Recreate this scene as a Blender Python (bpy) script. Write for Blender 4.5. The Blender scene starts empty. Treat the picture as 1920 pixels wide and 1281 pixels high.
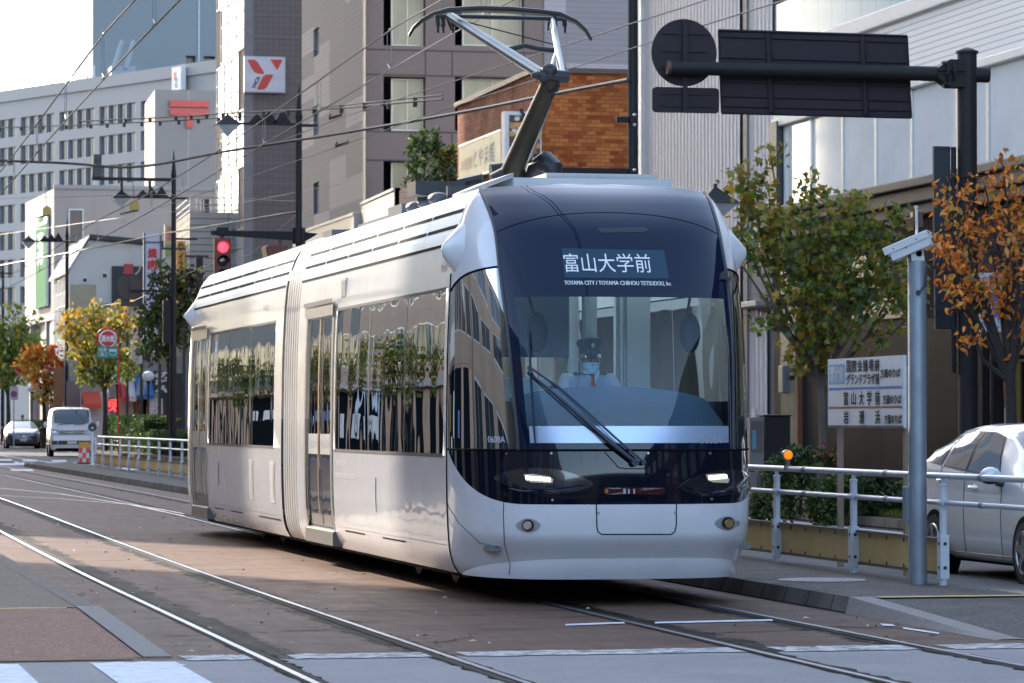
import bpy, bmesh, math, random
from mathutils import Vector, Matrix
import numpy as np
C = bpy.context.scene.collection
SC = bpy.context.scene
R = math.radians
# ------------------------------------------------------------------ camera
H = 1.42; FPX = 6400.0
YAW = math.atan(1416.5 / FPX); PIT = math.atan(150.0 / FPX)
cd = bpy.data.cameras.new('camera'); cam = bpy.data.objects.new('camera', cd); C.objects.link(cam)
cd.sensor_width = 36; cd.lens = FPX / 1920 * 36; cd.clip_start = 0.5; cd.clip_end = 6000
cam.location = (0, 0, H); cam.rotation_euler = (math.pi / 2 + PIT, 0, -YAW)
SC.camera = cam
cd.dof.use_dof = True; cd.dof.focus_distance = 27.5; cd.dof.aperture_fstop = 9.0
# ------------------------------------------------------------------ sky and sun
SUN_AZ, SUN_EL = R(-25), R(29)
w = bpy.data.worlds.new('World'); SC.world = w; w.use_nodes = True
sky = w.node_tree.nodes.new('ShaderNodeTexSky'); sky.sky_type = 'NISHITA'; sky.sun_disc = False
sky.sun_elevation = SUN_EL; sky.sun_rotation = SUN_AZ; sky.altitude = 20; sky.air_density = 0.75; sky.dust_density = 0.9; sky.ozone_density = 1.0
bgn = w.node_tree.nodes['Background']; wbm = w.node_tree.nodes.new('ShaderNodeVectorMath'); wbm.operation = 'MULTIPLY'; wbm.inputs[1].default_value = (1.10, 1.0, .86); w.node_tree.links.new(sky.outputs[0], wbm.inputs[0]); w.node_tree.links.new(wbm.outputs[0], bgn.inputs[0]); bgn.inputs[1].default_value = 0.15
sl = bpy.data.lights.new('sun', 'SUN'); sl.energy = 2.2; sl.angle = R(0.5); sl.color = (1, .89, .75)
so = bpy.data.objects.new('sun', sl); C.objects.link(so)
sd = Vector((math.sin(SUN_AZ) * math.cos(SUN_EL), math.cos(SUN_AZ) * math.cos(SUN_EL), math.sin(SUN_EL)))
so.rotation_euler = (-sd).to_track_quat('-Z', 'Y').to_euler()
SC.view_settings.view_transform = 'Standard'; SC.view_settings.look = 'None'
SC.view_settings.exposure = 2.52; SC.view_settings.gamma = 1
SC.render.engine = 'CYCLES'
SC.cycles.use_denoising = True; SC.cycles.max_bounces = 10; SC.cycles.transparent_max_bounces = 16
SC.cycles.sample_clamp_indirect = 6; SC.cycles.caustics_reflective = False; SC.cycles.caustics_refractive = False
# ------------------------------------------------------------------ pixel helpers (source photo pixels -> world)
CY, SY, CP, SP = math.cos(YAW), math.sin(YAW), math.cos(PIT), math.sin(PIT)
FW = Vector((SY * CP, CY * CP, SP)); RT = Vector((CY, -SY, 0)); UP = RT.cross(FW)
O = Vector((0, 0, H))
def ray(u, v): return FW + RT * ((u - 960) / FPX) + UP * ((640.5 - v) / FPX)
def at_D(u, v, D):
    d = ray(u, v); return O + d * (D / (d.x * SY + d.y * CY))
def at_X(u, v, X): d = ray(u, v); return O + d * (X / d.x)
def at_Y(u, v, Y): d = ray(u, v); return O + d * (Y / d.y)
def gnd(u, v, z=0.0): d = ray(u, v); return O + d * ((z - H) / d.z)
def pix(p):
    q = Vector(p) - O; d = q.dot(FW); return 960 + FPX * q.dot(RT) / d, 640.5 - FPX * q.dot(UP) / d
def YX(u, X): return at_X(u, 700, X).y
def XY(u, Y): return at_Y(u, 700, Y).x
# ------------------------------------------------------------------ materials
def S(r, g, b):
    f = lambda c: (c / 255) / 12.92 if c / 255 <= .04045 else ((c / 255 + .055) / 1.055) ** 2.4
    return (f(r), f(g), f(b))
def node(nt, t, **k):
    n = nt.nodes.new(t)
    for a, b in k.items():
        if a.startswith('_'):
            n.inputs[int(a[1:])].default_value = b
        else: setattr(n, a, b)
    return n
def mk(name, col, rough=.6, metal=0, var=.12, vs=2.0, bump=0, bs=40, coat=0, spec=.5, emit=0, ecol=None, stretch=None, dirt=0, ds=1.0, dcol=(.03, .025, .02), speck=0, ss=70, scol=(.5, .5, .5)):
    m = bpy.data.materials.new(name); m.use_nodes = True; nt = m.node_tree; L = nt.links.new
    b = nt.nodes['Principled BSDF']
    b.inputs['Roughness'].default_value = rough; b.inputs['Metallic'].default_value = metal
    b.inputs['Specular IOR Level'].default_value = spec
    if coat: b.inputs['Coat Weight'].default_value = coat; b.inputs['Coat Roughness'].default_value = .03
    tc = node(nt, 'ShaderNodeTexCoord'); vec = tc.outputs['Object']
    if stretch:
        mp = node(nt, 'ShaderNodeMapping'); mp.inputs['Scale'].default_value = stretch; L(vec, mp.inputs[0]); vec = mp.outputs[0]
    cs = None
    if var:
        nz = node(nt, 'ShaderNodeTexNoise'); nz.inputs['Scale'].default_value = vs; nz.inputs['Detail'].default_value = 6; nz.inputs['Roughness'].default_value = .65
        L(vec, nz.inputs['Vector'])
        mr = node(nt, 'ShaderNodeMapRange'); mr.inputs[1].default_value = .25; mr.inputs[2].default_value = .75; mr.inputs[3].default_value = 1 - var; mr.inputs[4].default_value = 1 + var
        L(nz.outputs['Fac'], mr.inputs[0])
        mx = node(nt, 'ShaderNodeVectorMath', operation='SCALE'); mx.inputs[0].default_value = col; L(mr.outputs[0], mx.inputs['Scale'])
        cs = mx.outputs[0]
    if dirt:
        n2 = node(nt, 'ShaderNodeTexNoise'); n2.inputs['Scale'].default_value = ds; n2.inputs['Detail'].default_value = 8; n2.inputs['Roughness'].default_value = .7
        L(vec, n2.inputs['Vector'])
        m2 = node(nt, 'ShaderNodeMapRange'); m2.inputs[1].default_value = .52; m2.inputs[2].default_value = .75; m2.inputs[4].default_value = dirt; L(n2.outputs['Fac'], m2.inputs[0])
        mm = node(nt, 'ShaderNodeMix', data_type='RGBA'); L(m2.outputs[0], mm.inputs[0])
        if cs: L(cs, mm.inputs[6])
        else: mm.inputs[6].default_value = (*col, 1)
        mm.inputs[7].default_value = (*dcol, 1); cs = mm.outputs[2]
    if speck:
        n4 = node(nt, 'ShaderNodeTexVoronoi'); n4.inputs['Scale'].default_value = ss; L(vec, n4.inputs['Vector'])
        m4 = node(nt, 'ShaderNodeMapRange'); m4.inputs[1].default_value = .55; m4.inputs[2].default_value = .95; m4.inputs[4].default_value = speck; sx = node(nt, 'ShaderNodeSeparateColor'); L(n4.outputs['Color'], sx.inputs[0]); L(sx.outputs[0], m4.inputs[0])
        m5 = node(nt, 'ShaderNodeMix', data_type='RGBA'); L(m4.outputs[0], m5.inputs[0]); L(cs, m5.inputs[6]); m5.inputs[7].default_value = (*scol, 1); cs = m5.outputs[2]
    if cs: L(cs, b.inputs['Base Color'])
    else: b.inputs['Base Color'].default_value = (*col, 1)
    if bump:
        n3 = node(nt, 'ShaderNodeTexNoise'); n3.inputs['Scale'].default_value = bs; n3.inputs['Detail'].default_value = 4; L(vec, n3.inputs['Vector'])
        bp = node(nt, 'ShaderNodeBump'); bp.inputs['Strength'].default_value = bump; bp.inputs['Distance'].default_value = .02
        L(n3.outputs['Fac'], bp.inputs['Height']); L(bp.outputs[0], b.inputs['Normal'])
    if emit:
        b.inputs['Emission Color'].default_value = (*(ecol or col), 1); b.inputs['Emission Strength'].default_value = emit
    return m
def mk_glass(name, tint, wav=0.0, ws=1.5, ior=1.5, stretch=(1, 1, 1), rough=.0):
    """thin window glass: tinted see-through plus a mirror share by fresnel"""
    m = bpy.data.materials.new(name); m.use_nodes = True; nt = m.node_tree; L = nt.links.new
    nt.nodes.remove(nt.nodes['Principled BSDF'])
    out = nt.nodes['Material Output']
    tr = node(nt, 'ShaderNodeBsdfTransparent'); tr.inputs[0].default_value = (*tint, 1)
    gl = node(nt, 'ShaderNodeBsdfGlossy'); gl.inputs['Roughness'].default_value = rough
    fr = node(nt, 'ShaderNodeFresnel'); fr.inputs[0].default_value = ior
    mx = node(nt, 'ShaderNodeMixShader'); L(fr.outputs[0], mx.inputs[0]); L(tr.outputs[0], mx.inputs[1]); L(gl.outputs[0], mx.inputs[2]); L(mx.outputs[0], out.inputs[0])
    if wav:
        tc = node(nt, 'ShaderNodeTexCoord'); mp = node(nt, 'ShaderNodeMapping'); mp.inputs['Scale'].default_value = stretch
        nz = node(nt, 'ShaderNodeTexNoise'); nz.inputs['Scale'].default_value = ws; nz.inputs['Detail'].default_value = 1.5
        L(tc.outputs['Object'], mp.inputs[0]); L(mp.outputs[0], nz.inputs['Vector'])
        bp = node(nt, 'ShaderNodeBump'); bp.inputs['Strength'].default_value = 1; bp.inputs['Distance'].default_value = wav
        L(nz.outputs['Fac'], bp.inputs['Height']); L(bp.outputs[0], gl.inputs['Normal']); L(bp.outputs[0], fr.inputs['Normal'])
    return m
def mk_tiles(name, c1, c2, mortar, bw, bh, ms=.01, rough=.6, off=.5, bump=.4, var=.15, vs=.4, cvar=0, spec=.06):
    """wall tiles or bricks, laid along x+y and up z"""
    m = bpy.data.materials.new(name); m.use_nodes = True; nt = m.node_tree; L = nt.links.new
    b = nt.nodes['Principled BSDF']; b.inputs['Roughness'].default_value = rough; b.inputs['Specular IOR Level'].default_value = spec
    tc = node(nt, 'ShaderNodeTexCoord'); sp = node(nt, 'ShaderNodeSeparateXYZ'); L(tc.outputs['Object'], sp.inputs[0])
    ad = node(nt, 'ShaderNodeMath', operation='ADD'); L(sp.outputs[0], ad.inputs[0]); L(sp.outputs[1], ad.inputs[1])
    cb = node(nt, 'ShaderNodeCombineXYZ'); L(ad.outputs[0], cb.inputs[0]); L(sp.outputs[2], cb.inputs[1])
    br = node(nt, 'ShaderNodeTexBrick'); br.offset = off; br.inputs['Scale'].default_value = 1
    br.inputs['Color1'].default_value = (*c1, 1); br.inputs['Color2'].default_value = (*c2, 1); br.inputs['Mortar'].default_value = (*mortar, 1)
    br.inputs['Brick Width'].default_value = bw; br.inputs['Row Height'].default_value = bh; br.inputs['Mortar Size'].default_value = ms; br.inputs['Bias'].default_value = cvar
    L(cb.outputs[0], br.inputs['Vector'])
    nz = node(nt, 'ShaderNodeTexNoise'); nz.inputs['Scale'].default_value = vs; nz.inputs['Detail'].default_value = 7; L(tc.outputs['Object'], nz.inputs['Vector'])
    mr = node(nt, 'ShaderNodeMapRange'); mr.inputs[1].default_value = .3; mr.inputs[2].default_value = .7; mr.inputs[3].default_value = 1 - var; mr.inputs[4].default_value = 1 + var; L(nz.outputs['Fac'], mr.inputs[0])
    mx = node(nt, 'ShaderNodeVectorMath', operation='SCALE'); L(br.outputs['Color'], mx.inputs[0]); L(mr.outputs[0], mx.inputs['Scale']); L(mx.outputs[0], b.inputs['Base Color'])
    if bump:
        iv = node(nt, 'ShaderNodeMath', operation='SUBTRACT'); iv.inputs[0].default_value = 1; L(br.outputs['Fac'], iv.inputs[1])
        bp = node(nt, 'ShaderNodeBump'); bp.inputs['Strength'].default_value = bump; bp.inputs['Distance'].default_value = .01; L(iv.outputs[0], bp.inputs['Height']); L(bp.outputs[0], b.inputs['Normal'])
    return m
# ------------------------------------------------------------------ mesh builder
class MB:
    def __init__(s): s.v = []; s.f = []; s.m = []
    def add(s, vs, fs, mi=0):
        n = len(s.v); s.v += [tuple(p) for p in vs]
        for f in fs: s.f.append(tuple(i + n for i in f)); s.m.append(mi)
        return s
    def poly(s, pts, mi=0): return s.add(pts, [tuple(range(len(pts)))], mi)
    def box(s, x0, y0, z0, x1, y1, z1, mi=0):
        return s.add([(x0, y0, z0), (x1, y0, z0), (x1, y1, z0), (x0, y1, z0), (x0, y0, z1), (x1, y0, z1), (x1, y1, z1), (x0, y1, z1)],
                     [(0, 3, 2, 1), (4, 5, 6, 7), (0, 1, 5, 4), (1, 2, 6, 5), (2, 3, 7, 6), (3, 0, 4, 7)], mi)
    def obox(s, c, a, b, d, mi=0):
        c, a, b, d = Vector(c), Vector(a), Vector(b), Vector(d)
        return s.add([c - a - b - d, c + a - b - d, c + a + b - d, c - a + b - d, c - a - b + d, c + a - b + d, c + a + b + d, c - a + b + d],
                     [(0, 3, 2, 1), (4, 5, 6, 7), (0, 1, 5, 4), (1, 2, 6, 5), (2, 3, 7, 6), (3, 0, 4, 7)], mi)
    def tube(s, pts, r, seg=10, mi=0, cap=True):
        pts = [Vector(p) for p in pts]; rs = r if isinstance(r, (list, tuple)) else [r] * len(pts)
        n0 = len(s.v); N = len(pts); prev = None
        for i, p in enumerate(pts):
            t = (pts[min(i + 1, N - 1)] - pts[max(i - 1, 0)]).normalized()
            if prev is None:
                a = t.cross(Vector((0, 0, 1)) if abs(t.z) < .9 else Vector((1, 0, 0))).normalized()
            else: a = (prev - t * prev.dot(t)).normalized()
            prev = a; b = t.cross(a)
            for k in range(seg):
                an = 2 * math.pi * k / seg; s.v.append(tuple(p + (a * math.cos(an) + b * math.sin(an)) * rs[i]))
        for i in range(N - 1):
            for k in range(seg):
                k2 = (k + 1) % seg; s.f.append((n0 + i * seg + k, n0 + i * seg + k2, n0 + (i + 1) * seg + k2, n0 + (i + 1) * seg + k)); s.m.append(mi)
        if cap:
            s.f.append(tuple(n0 + k for k in range(seg))[::-1]); s.m.append(mi)
            s.f.append(tuple(n0 + (N - 1) * seg + k for k in range(seg))); s.m.append(mi)
        return s
    def cyl(s, p0, p1, r, r1=None, seg=20, mi=0): return s.tube([p0, p1], [r, r if r1 is None else r1], seg, mi)
    def sphere(s, c, r, seg=20, rings=12, mi=0):
        rx, ry, rz = r if isinstance(r, (tuple, list)) else (r, r, r); n0 = len(s.v)
        for i in range(rings + 1):
            th = math.pi * i / rings
            for k in range(seg):
                ph = 2 * math.pi * k / seg; s.v.append((c[0] + rx * math.sin(th) * math.cos(ph), c[1] + ry * math.sin(th) * math.sin(ph), c[2] + rz * math.cos(th)))
        for i in range(rings):
            for k in range(seg):
                k2 = (k + 1) % seg; s.f.append((n0 + i * seg + k, n0 + (i + 1) * seg + k, n0 + (i + 1) * seg + k2, n0 + i * seg + k2)); s.m.append(mi)
        return s
    def grid(s, fn, nu, nv, mi=0, flip=False):
        n0 = len(s.v)
        for j in range(nv + 1):
            for i in range(nu + 1): s.v.append(tuple(fn(i / nu, j / nv)))
        for j in range(nv):
            for i in range(nu):
                a = n0 + j * (nu + 1) + i; q = (a, a + 1, a + nu + 2, a + nu + 1); s.f.append(q[::-1] if flip else q); s.m.append(mi)
        return s
    def prism(s, poly, d, mi=0):
        """extrude a closed polygon (3-D points) by the vector d"""
        n = len(poly); P = [Vector(p) for p in poly]; d = Vector(d)
        s.add(P + [p + d for p in P], [tuple(range(n))[::-1], tuple(range(n, 2 * n))] + [(i, (i + 1) % n, n + (i + 1) % n, n + i) for i in range(n)], mi)
        return s
    def build(s, name, mats, parent=None, smooth=None, bevel=0, weld=False, seg=2):
        me = bpy.data.meshes.new(name); me.from_pydata(s.v, [], s.f)
        if not isinstance(mats, (list, tuple)): mats = [mats]
        for m in mats: me.materials.append(m)
        me.polygons.foreach_set('material_index', s.m)
        if weld or smooth is not None:
            bm = bmesh.new(); bm.from_mesh(me)
            if weld: bmesh.ops.remove_doubles(bm, verts=bm.verts, dist=1e-5)
            bm.to_mesh(me); bm.free()
        if smooth is not None:
            me.polygons.foreach_set('use_smooth', [True] * len(me.polygons)); me.set_sharp_from_angle(angle=R(smooth))
        me.update()
        o = bpy.data.objects.new(name, me); C.objects.link(o)
        if parent: o.parent = parent
        if bevel:
            md = o.modifiers.new('bevel', 'BEVEL'); md.width = bevel; md.segments = seg; md.limit_method = 'ANGLE'
        return o
def T(name, label, cat, loc=(0, 0, 0), rz=0, group=None):
    o = bpy.data.objects.new(name, None); C.objects.link(o); o.location = loc; o.rotation_euler = (0, 0, rz)
    o['label'] = label; o['category'] = cat; o.empty_display_size = .2
    if group: o['group'] = group
    return o
def tag(o, label, cat, group=None):
    o['label'] = label; o['category'] = cat
    if group: o['group'] = group
    return o
def struct(o, kind='structure'): o['kind'] = kind; return o
def dup(root, loc=None, rz=None, label=None):
    def cp(o, par):
        c = o.copy(); C.objects.link(c)
        if par: c.parent = par
        for ch in o.children: cp(ch, c)
        return c
    c = cp(root, None)
    if loc is not None: c.location = loc
    if rz is not None: c.rotation_euler = (0, 0, rz)
    if label: c['label'] = label
    return c
_ft = {}
def text_mesh(s):
    if s in _ft: return _ft[s]
    cu = bpy.data.curves.new('f', 'FONT'); cu.body = s; cu.resolution_u = 3
    o = bpy.data.objects.new('f', cu); C.objects.link(o)
    bpy.context.view_layer.update()
    me = bpy.data.meshes.new_from_object(o.evaluated_get(bpy.context.evaluated_depsgraph_get()))
    v = [tuple(x.co) for x in me.vertices]; f = [tuple(p.vertices) for p in me.polygons]
    bpy.data.objects.remove(o); bpy.data.curves.remove(cu); bpy.data.meshes.remove(me)
    _ft[s] = (v, f); return v, f
def text_into(mb, s, org, xd, yd, W, Hh, mi=0, fn=None, bold=0):
    """lettering filling the box W x Hh from its lower left corner"""
    v, f = text_mesh(s)
    x0 = min(p[0] for p in v); x1 = max(p[0] for p in v); y0 = min(p[1] for p in v); y1 = max(p[1] for p in v)
    org, xd, yd = Vector(org), Vector(xd), Vector(yd)
    offs = [(0, 0)] if not bold else [(0, 0), (bold, 0), (-bold, 0), (0, bold), (0, -bold)]
    nrm = xd.cross(yd)
    for k, (bx, by) in enumerate(offs):
        pts = []
        for p in v:
            a = (p[0] - x0) / max(x1 - x0, 1e-6) * W + bx; b = (p[1] - y0) / max(y1 - y0, 1e-6) * Hh + by
            pts.append((fn(a, b, k) if bold else fn(a, b)) if fn else org + xd * a + yd * b + nrm * (.0006 * k))
        mb.add(pts, f, mi)
    return mb
def vtext_into(mb, s, org, xd, yd, W, Hh, mi=0, gap=.12, bold=0):
    """characters stacked top to bottom; org = lower left of the box"""
    n = len(s); ch = Hh / n; org, xd, yd = Vector(org), Vector(xd), Vector(yd)
    for i, c in enumerate(s):
        if c == ' ': continue
        text_into(mb, c, org + yd * (Hh - (i + 1) * ch + ch * gap / 2), xd, yd, W, ch * (1 - gap), mi, bold=bold)
    return mb
rnd = random.Random(7)
# ================================================================== ground
def sstep(t): t = max(0, min(1, t)); return t * t * (3 - 2 * t)
def off(y): return .33 * sstep((y - 28) / 40)
RAILX = (2.957, 4.073, 6.013, 7.163)
def bed_mat():
    m = bpy.data.materials.new('brown_track_paving'); m.use_nodes = True; nt = m.node_tree; L = nt.links.new
    b = nt.nodes['Principled BSDF']; b.inputs['Specular IOR Level'].default_value = .08
    tc = node(nt, 'ShaderNodeTexCoord'); sp = node(nt, 'ShaderNodeSeparateXYZ'); L(tc.outputs['Object'], sp.inputs[0])
    def noise(sc, det, st=None, rg=.65):
        v = tc.outputs['Object']
        if st:
            mp = node(nt, 'ShaderNodeMapping'); mp.inputs['Scale'].default_value = st; L(v, mp.inputs[0]); v = mp.outputs[0]
        n = node(nt, 'ShaderNodeTexNoise'); n.inputs['Scale'].default_value = sc; n.inputs['Detail'].default_value = det; n.inputs['Roughness'].default_value = rg; L(v, n.inputs['Vector']); return n.outputs['Fac']
    def mrange(x, a, c, d=0, e=1, it='LINEAR'):
        n = node(nt, 'ShaderNodeMapRange'); n.interpolation_type = it
        for i, q in zip((1, 2, 3, 4), (a, c, d, e)): n.inputs[i].default_value = q
        L(x, n.inputs[0]); return n.outputs[0]
    def mth(op, x, y=None):
        n = node(nt, 'ShaderNodeMath', operation=op)
        for i, q in ((0, x), (1, y)):
            if q is None: continue
            if isinstance(q, (int, float)): n.inputs[i].default_value = q
            else: L(q, n.inputs[i])
        return n.outputs[0]
    def mix(f, a, c):
        n = node(nt, 'ShaderNodeMix', data_type='RGBA'); L(f, n.inputs[0])
        for i, q in ((6, a), (7, c)):
            if isinstance(q, tuple): n.inputs[i].default_value = (*q, 1)
            else: L(q, n.inputs[i])
        return n.outputs[2]
    big = mrange(noise(.55, 8, (.35, 1.5, 1)), .3, .7)
    col = mix(big, (.122, .070, .049), (.142, .097, .077))
    col = mix(mrange(noise(1.3, 9, (1, 2.2, 1)), .48, .72, 0, .75), col, (.055, .038, .033))
    col = mix(mrange(noise(90, 3), .58, .72, 0, .45), col, (.26, .22, .2))
    xo = mth('SUBTRACT', sp.outputs[0], mrange(sp.outputs[1], 28, 68, 0, .33, 'SMOOTHSTEP'))
    mask = None
    for rx in RAILX:
        d = mth('ABSOLUTE', mth('SUBTRACT', xo, rx + (.12 if rx in (RAILX[0], RAILX[2]) else -.06)))
        g = mrange(d, 0.02, .30, 1, 0, 'SMOOTHSTEP'); mask = g if mask is None else mth('MAXIMUM', mask, g)
    n2 = noise(3.2, 12, (1.7, .45, 1), .8)
    st = mrange(mth('ADD', mth('MULTIPLY', mask, .38), n2), .73, .82, 0, .96)
    col = mix(st, col, (.006, .005, .004))
    jn = mth('ABSOLUTE', mth('SUBTRACT', mth('FRACT', mth('MULTIPLY', sp.outputs[1], 1 / 3.2)), .5))
    col = mix(mrange(jn, .0, .006, .75, 0), col, (.03, .024, .02))
    L(col, b.inputs['Base Color'])
    L(mrange(n2, .3, .7, .55, .8), b.inputs['Roughness'])
    bp = node(nt, 'ShaderNodeBump'); bp.inputs['Strength'].default_value = .55; bp.inputs['Distance'].default_value = .012
    L(mth('SUBTRACT', noise(45, 6), mth('MULTIPLY', st, .8)), bp.inputs['Height']); L(bp.outputs[0], b.inputs['Normal'])
    return m
asphalt = mk('asphalt', (.105, .106, .112), .8, spec=.12, speck=.35, ss=55, scol=(.2, .2, .21), var=.22, vs=1.2, bump=.5, bs=110, dirt=.35, ds=.5, dcol=(.05, .05, .052))
asph_pl = mk('platform_asphalt', (.100, .090, .080), .8, spec=.12, speck=.5, ss=60, scol=(.22, .21, .2), var=.3, vs=2.5, bump=.6, bs=70, dirt=.5, ds=1.6, dcol=(.035, .032, .03))
bedm = bed_mat()
conc = mk('crossing_concrete', (.25, .243, .243), .75, spec=.12, speck=.35, ss=60, scol=(.36, .35, .35), var=.14, vs=.9, bump=.25, bs=90, dirt=.35, ds=2.2, dcol=(.12, .11, .105))
kerbm = mk_tiles('kerb_stone', (.15, .135, .12), (.11, .10, .09), (.03, .027, .024), .6, 3, .012, .85, 0, .5, .35, 2.2)
kerbl = mk('light_kerb_stone', (.29, .26, .235), .85, spec=.1, speck=.4, ss=70, scol=(.4, .38, .36), var=.15, vs=40, bump=.5, bs=120, dirt=.3, ds=3, dcol=(.12, .1, .08))
terra = mk('terracotta_chip_paving', (.34, .19, .135), .9, spec=.1, speck=.6, ss=65, scol=(.45, .36, .3), var=.45, vs=55, bump=.8, bs=90, dirt=.3, ds=2, dcol=(.1, .06, .045))
paint = mk('worn_road_paint', (.50, .49, .48), .8, spec=.1, speck=.8, ss=16, scol=(.14, .135, .13), var=.3, vs=5, dirt=1, ds=3.2, dcol=(.15, .145, .14))
paintw = mk('white_road_paint', (.66, .68, .74), .7, spec=.1, speck=.35, ss=22, scol=(.3, .3, .31), var=.1, vs=9, dirt=.35, ds=3, dcol=(.3, .3, .3))
tact = mk_tiles('tactile_yellow_line', (.56, .40, .17), (.50, .38, .2), (.2, .15, .1), .3, .3, .01, .8, 0, .5, .2, 5)
steel = mk('rail_steel', (.55, .57, .60), .24, 1, var=.1, vs=6, stretch=(6, .4, 1))
steelo = mk('dull_rail_steel', (.20, .19, .20), .45, 1, var=.25, vs=6, stretch=(6, .4, 1))
groove = mk('rail_groove_dirt', (.018, .014, .011), .95, var=.5, vs=3)
pave = mk_tiles('sidewalk_brick', (.15, .085, .07), (.11, .075, .068), (.05, .04, .037), .4, .2, .01, .85, .5, .3, .25, .5)
g = MB(); g.poly([(-2500, -1500, -.016), (2500, -1500, -.016), (2500, 3500, -.016), (-2500, 3500, -.016)])
struct(g.build('ground', asphalt))
NS = 60
def strip(mb, xa, xb, y0, y1, z, mi=0, n=NS):
    za = z if callable(z) else (lambda y: z)
    return mb.grid(lambda i, j: ((xa + (xb - xa) * i) + off(y0 + (y1 - y0) * j), y0 + (y1 - y0) * j, za(y0 + (y1 - y0) * j)), 1, n, mi)
bed = MB(); strip(bed, -7, 7.88, 20.25, 113, 0.0); strip(bed, 7.88, 9.9, 20.25, 24.6, 0.0, n=4); struct(bed.build('track_bed', bedm))
cr = MB(); cr.poly([(-9, -4, 0), (15, -4, 0), (15, 20.25, 0), (-9, 20.25, 0)]); struct(cr.build('crossing_pavement', conc))
# four running rails with their flange grooves
for k, rx in enumerate(RAILX):
    mb = MB(); inner = 1 if k % 2 == 0 else -1
    strip(mb, rx - .022, rx + .022, 5, 240, .010, 0, 150); strip(mb, rx + inner * .024, rx + inner * .085, 5, 240, .005, 1, 150)
    strip(mb, rx - inner * .024, rx - inner * .045, 5, 240, .005, 1, 150)
    struct(mb.build('rail', [steel if k < 2 else steelo, groove]))
mb = MB()      # crossover between the two tracks
def path(mb, pts, wd, z, mi):
    P = [Vector(p) for p in pts]
    for a, b in zip(P, P[1:]):
        n = Vector((b.y - a.y, a.x - b.x, 0)).normalized() * wd / 2
        mb.poly([(a.x - n.x, a.y - n.y, z), (a.x + n.x, a.y + n.y, z), (b.x + n.x, b.y + n.y, z), (b.x - n.x, b.y - n.y, z)], mi)
path(mb, [gnd(-60, 914), gnd(0, 916.5), gnd(110, 927), gnd(300, 956), gnd(345, 965)], .06, .012, 0)
path(mb, [gnd(-60, 926), gnd(0, 930), gnd(110, 936), gnd(240, 947), gnd(345, 969)], .06, .011, 0)
struct(mb.build('crossover_rail', mk('worn_crossover_steel', (.52, .42, .33), .5, .6, var=.2, vs=4)))
# right-hand platform (a narrow boarding island) with kerb and ramp
PZ = .12
def pz(y): return PZ * max(0.0, min(1, (y - 21.2) / 3.0))
PE = 108
mb = MB(); strip(mb, 8.06, 9.36, 21.2, PE, lambda y: pz(y), 0, 90)
mb.grid(lambda i, j: (9.36 + off(21.2 + (PE - 21.2) * j), 21.2 + (PE - 21.2) * j, (1 - i) * pz(21.2 + (PE - 21.2) * j) - .012 * i), 1, 90)
mb.poly([(7.9 + off(PE), PE, -.01), (9.36 + off(PE), PE, -.01), (9.36 + off(PE), PE, PZ), (7.9 + off(PE), PE, PZ)])
struct(mb.build('platform', asph_pl))
mb = MB()
for (ya, yb, m) in ((24.15, PE, 0), (21.0, 24.15, 1)):
    strip(mb, 7.90, 8.07, ya, yb, lambda y: pz(y) + .006, m, 60)
    mb.grid(lambda i, j: (7.90 - .03 * i + off(ya + (yb - ya) * j), ya + (yb - ya) * j, (pz(ya + (yb - ya) * j) + .006) * (1 - i)), 1, 60, m)
struct(mb.build('kerb', [kerbm, kerbl]))
mb = MB(); mb.poly([(8.1, 24.0, PZ + .004), (9.3, 24.0, PZ + .004), (9.3, 24.16, PZ + .005), (8.1, 24.16, PZ + .005)]); struct(mb.build('tactile_line', tact))
# left platform end
mb = MB()
def lz(y): return .07 * max(0, min(1, (y - 20.5) / 4.3))
mb.grid(lambda i, j: (-6 + 8.28 * i, 24.95 + 30 * j, .07), 1, 1)
struct(mb.build('platform_left', mk('aggregate_paving', (.25, .20, .15), .9, spec=.1, speck=.6, ss=60, scol=(.36, .32, .27), var=.4, vs=60, bump=.8, bs=80, dirt=.45, ds=.8, dcol=(.07, .065, .062))))
mb = MB(); mb.grid(lambda i, j: (-6 + 8.27 * i, 20.55 + 4.25 * j, lz(20.55 + 4.25 * j) + .002), 1, 4); struct(mb.build('ramp_paving', terra))
mb = MB()
for (a, b, z) in ((24.8, 24.95, .073), (20.35, 20.55, .006)): mb.poly([(-6, a, z), (2.2, a, z), (2.2, b, z), (-6, b, z)])
struct(mb.build('tactile_line', tact))
mb = MB()
mb.grid(lambda i, j: (2.27 + .17 * i, 20.5 + 4.4 * j, lz(20.5 + 4.4 * j) + .012), 1, 4); mb.grid(lambda i, j: (2.44 + .012 * i, 20.5 + 4.4 * j, (lz(20.5 + 4.4 * j) + .012) * (1 - i)), 1, 4)
mb.poly([(2.27, 20.5, .0), (2.45, 20.5, .0), (2.44, 20.5, .012), (2.27, 20.5, .012)])
struct(mb.build('kerb_left', kerbl))
mb = MB(); mb.grid(lambda i, j: (2.28 + .16 * i, 24.95 + 30 * j, .072), 1, 1); mb.grid(lambda i, j: (2.44 + .02 * i, 24.95 + 30 * j, .072 * (1 - i)), 1, 1); struct(mb.build('kerb_left', mk('mossy_kerb', (.17, .145, .12), .9, var=.3, vs=12, bump=.6, bs=60)))
mb = MB(); rr = random.Random(12)      # broken asphalt beside the rails where they cross the concrete
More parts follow.
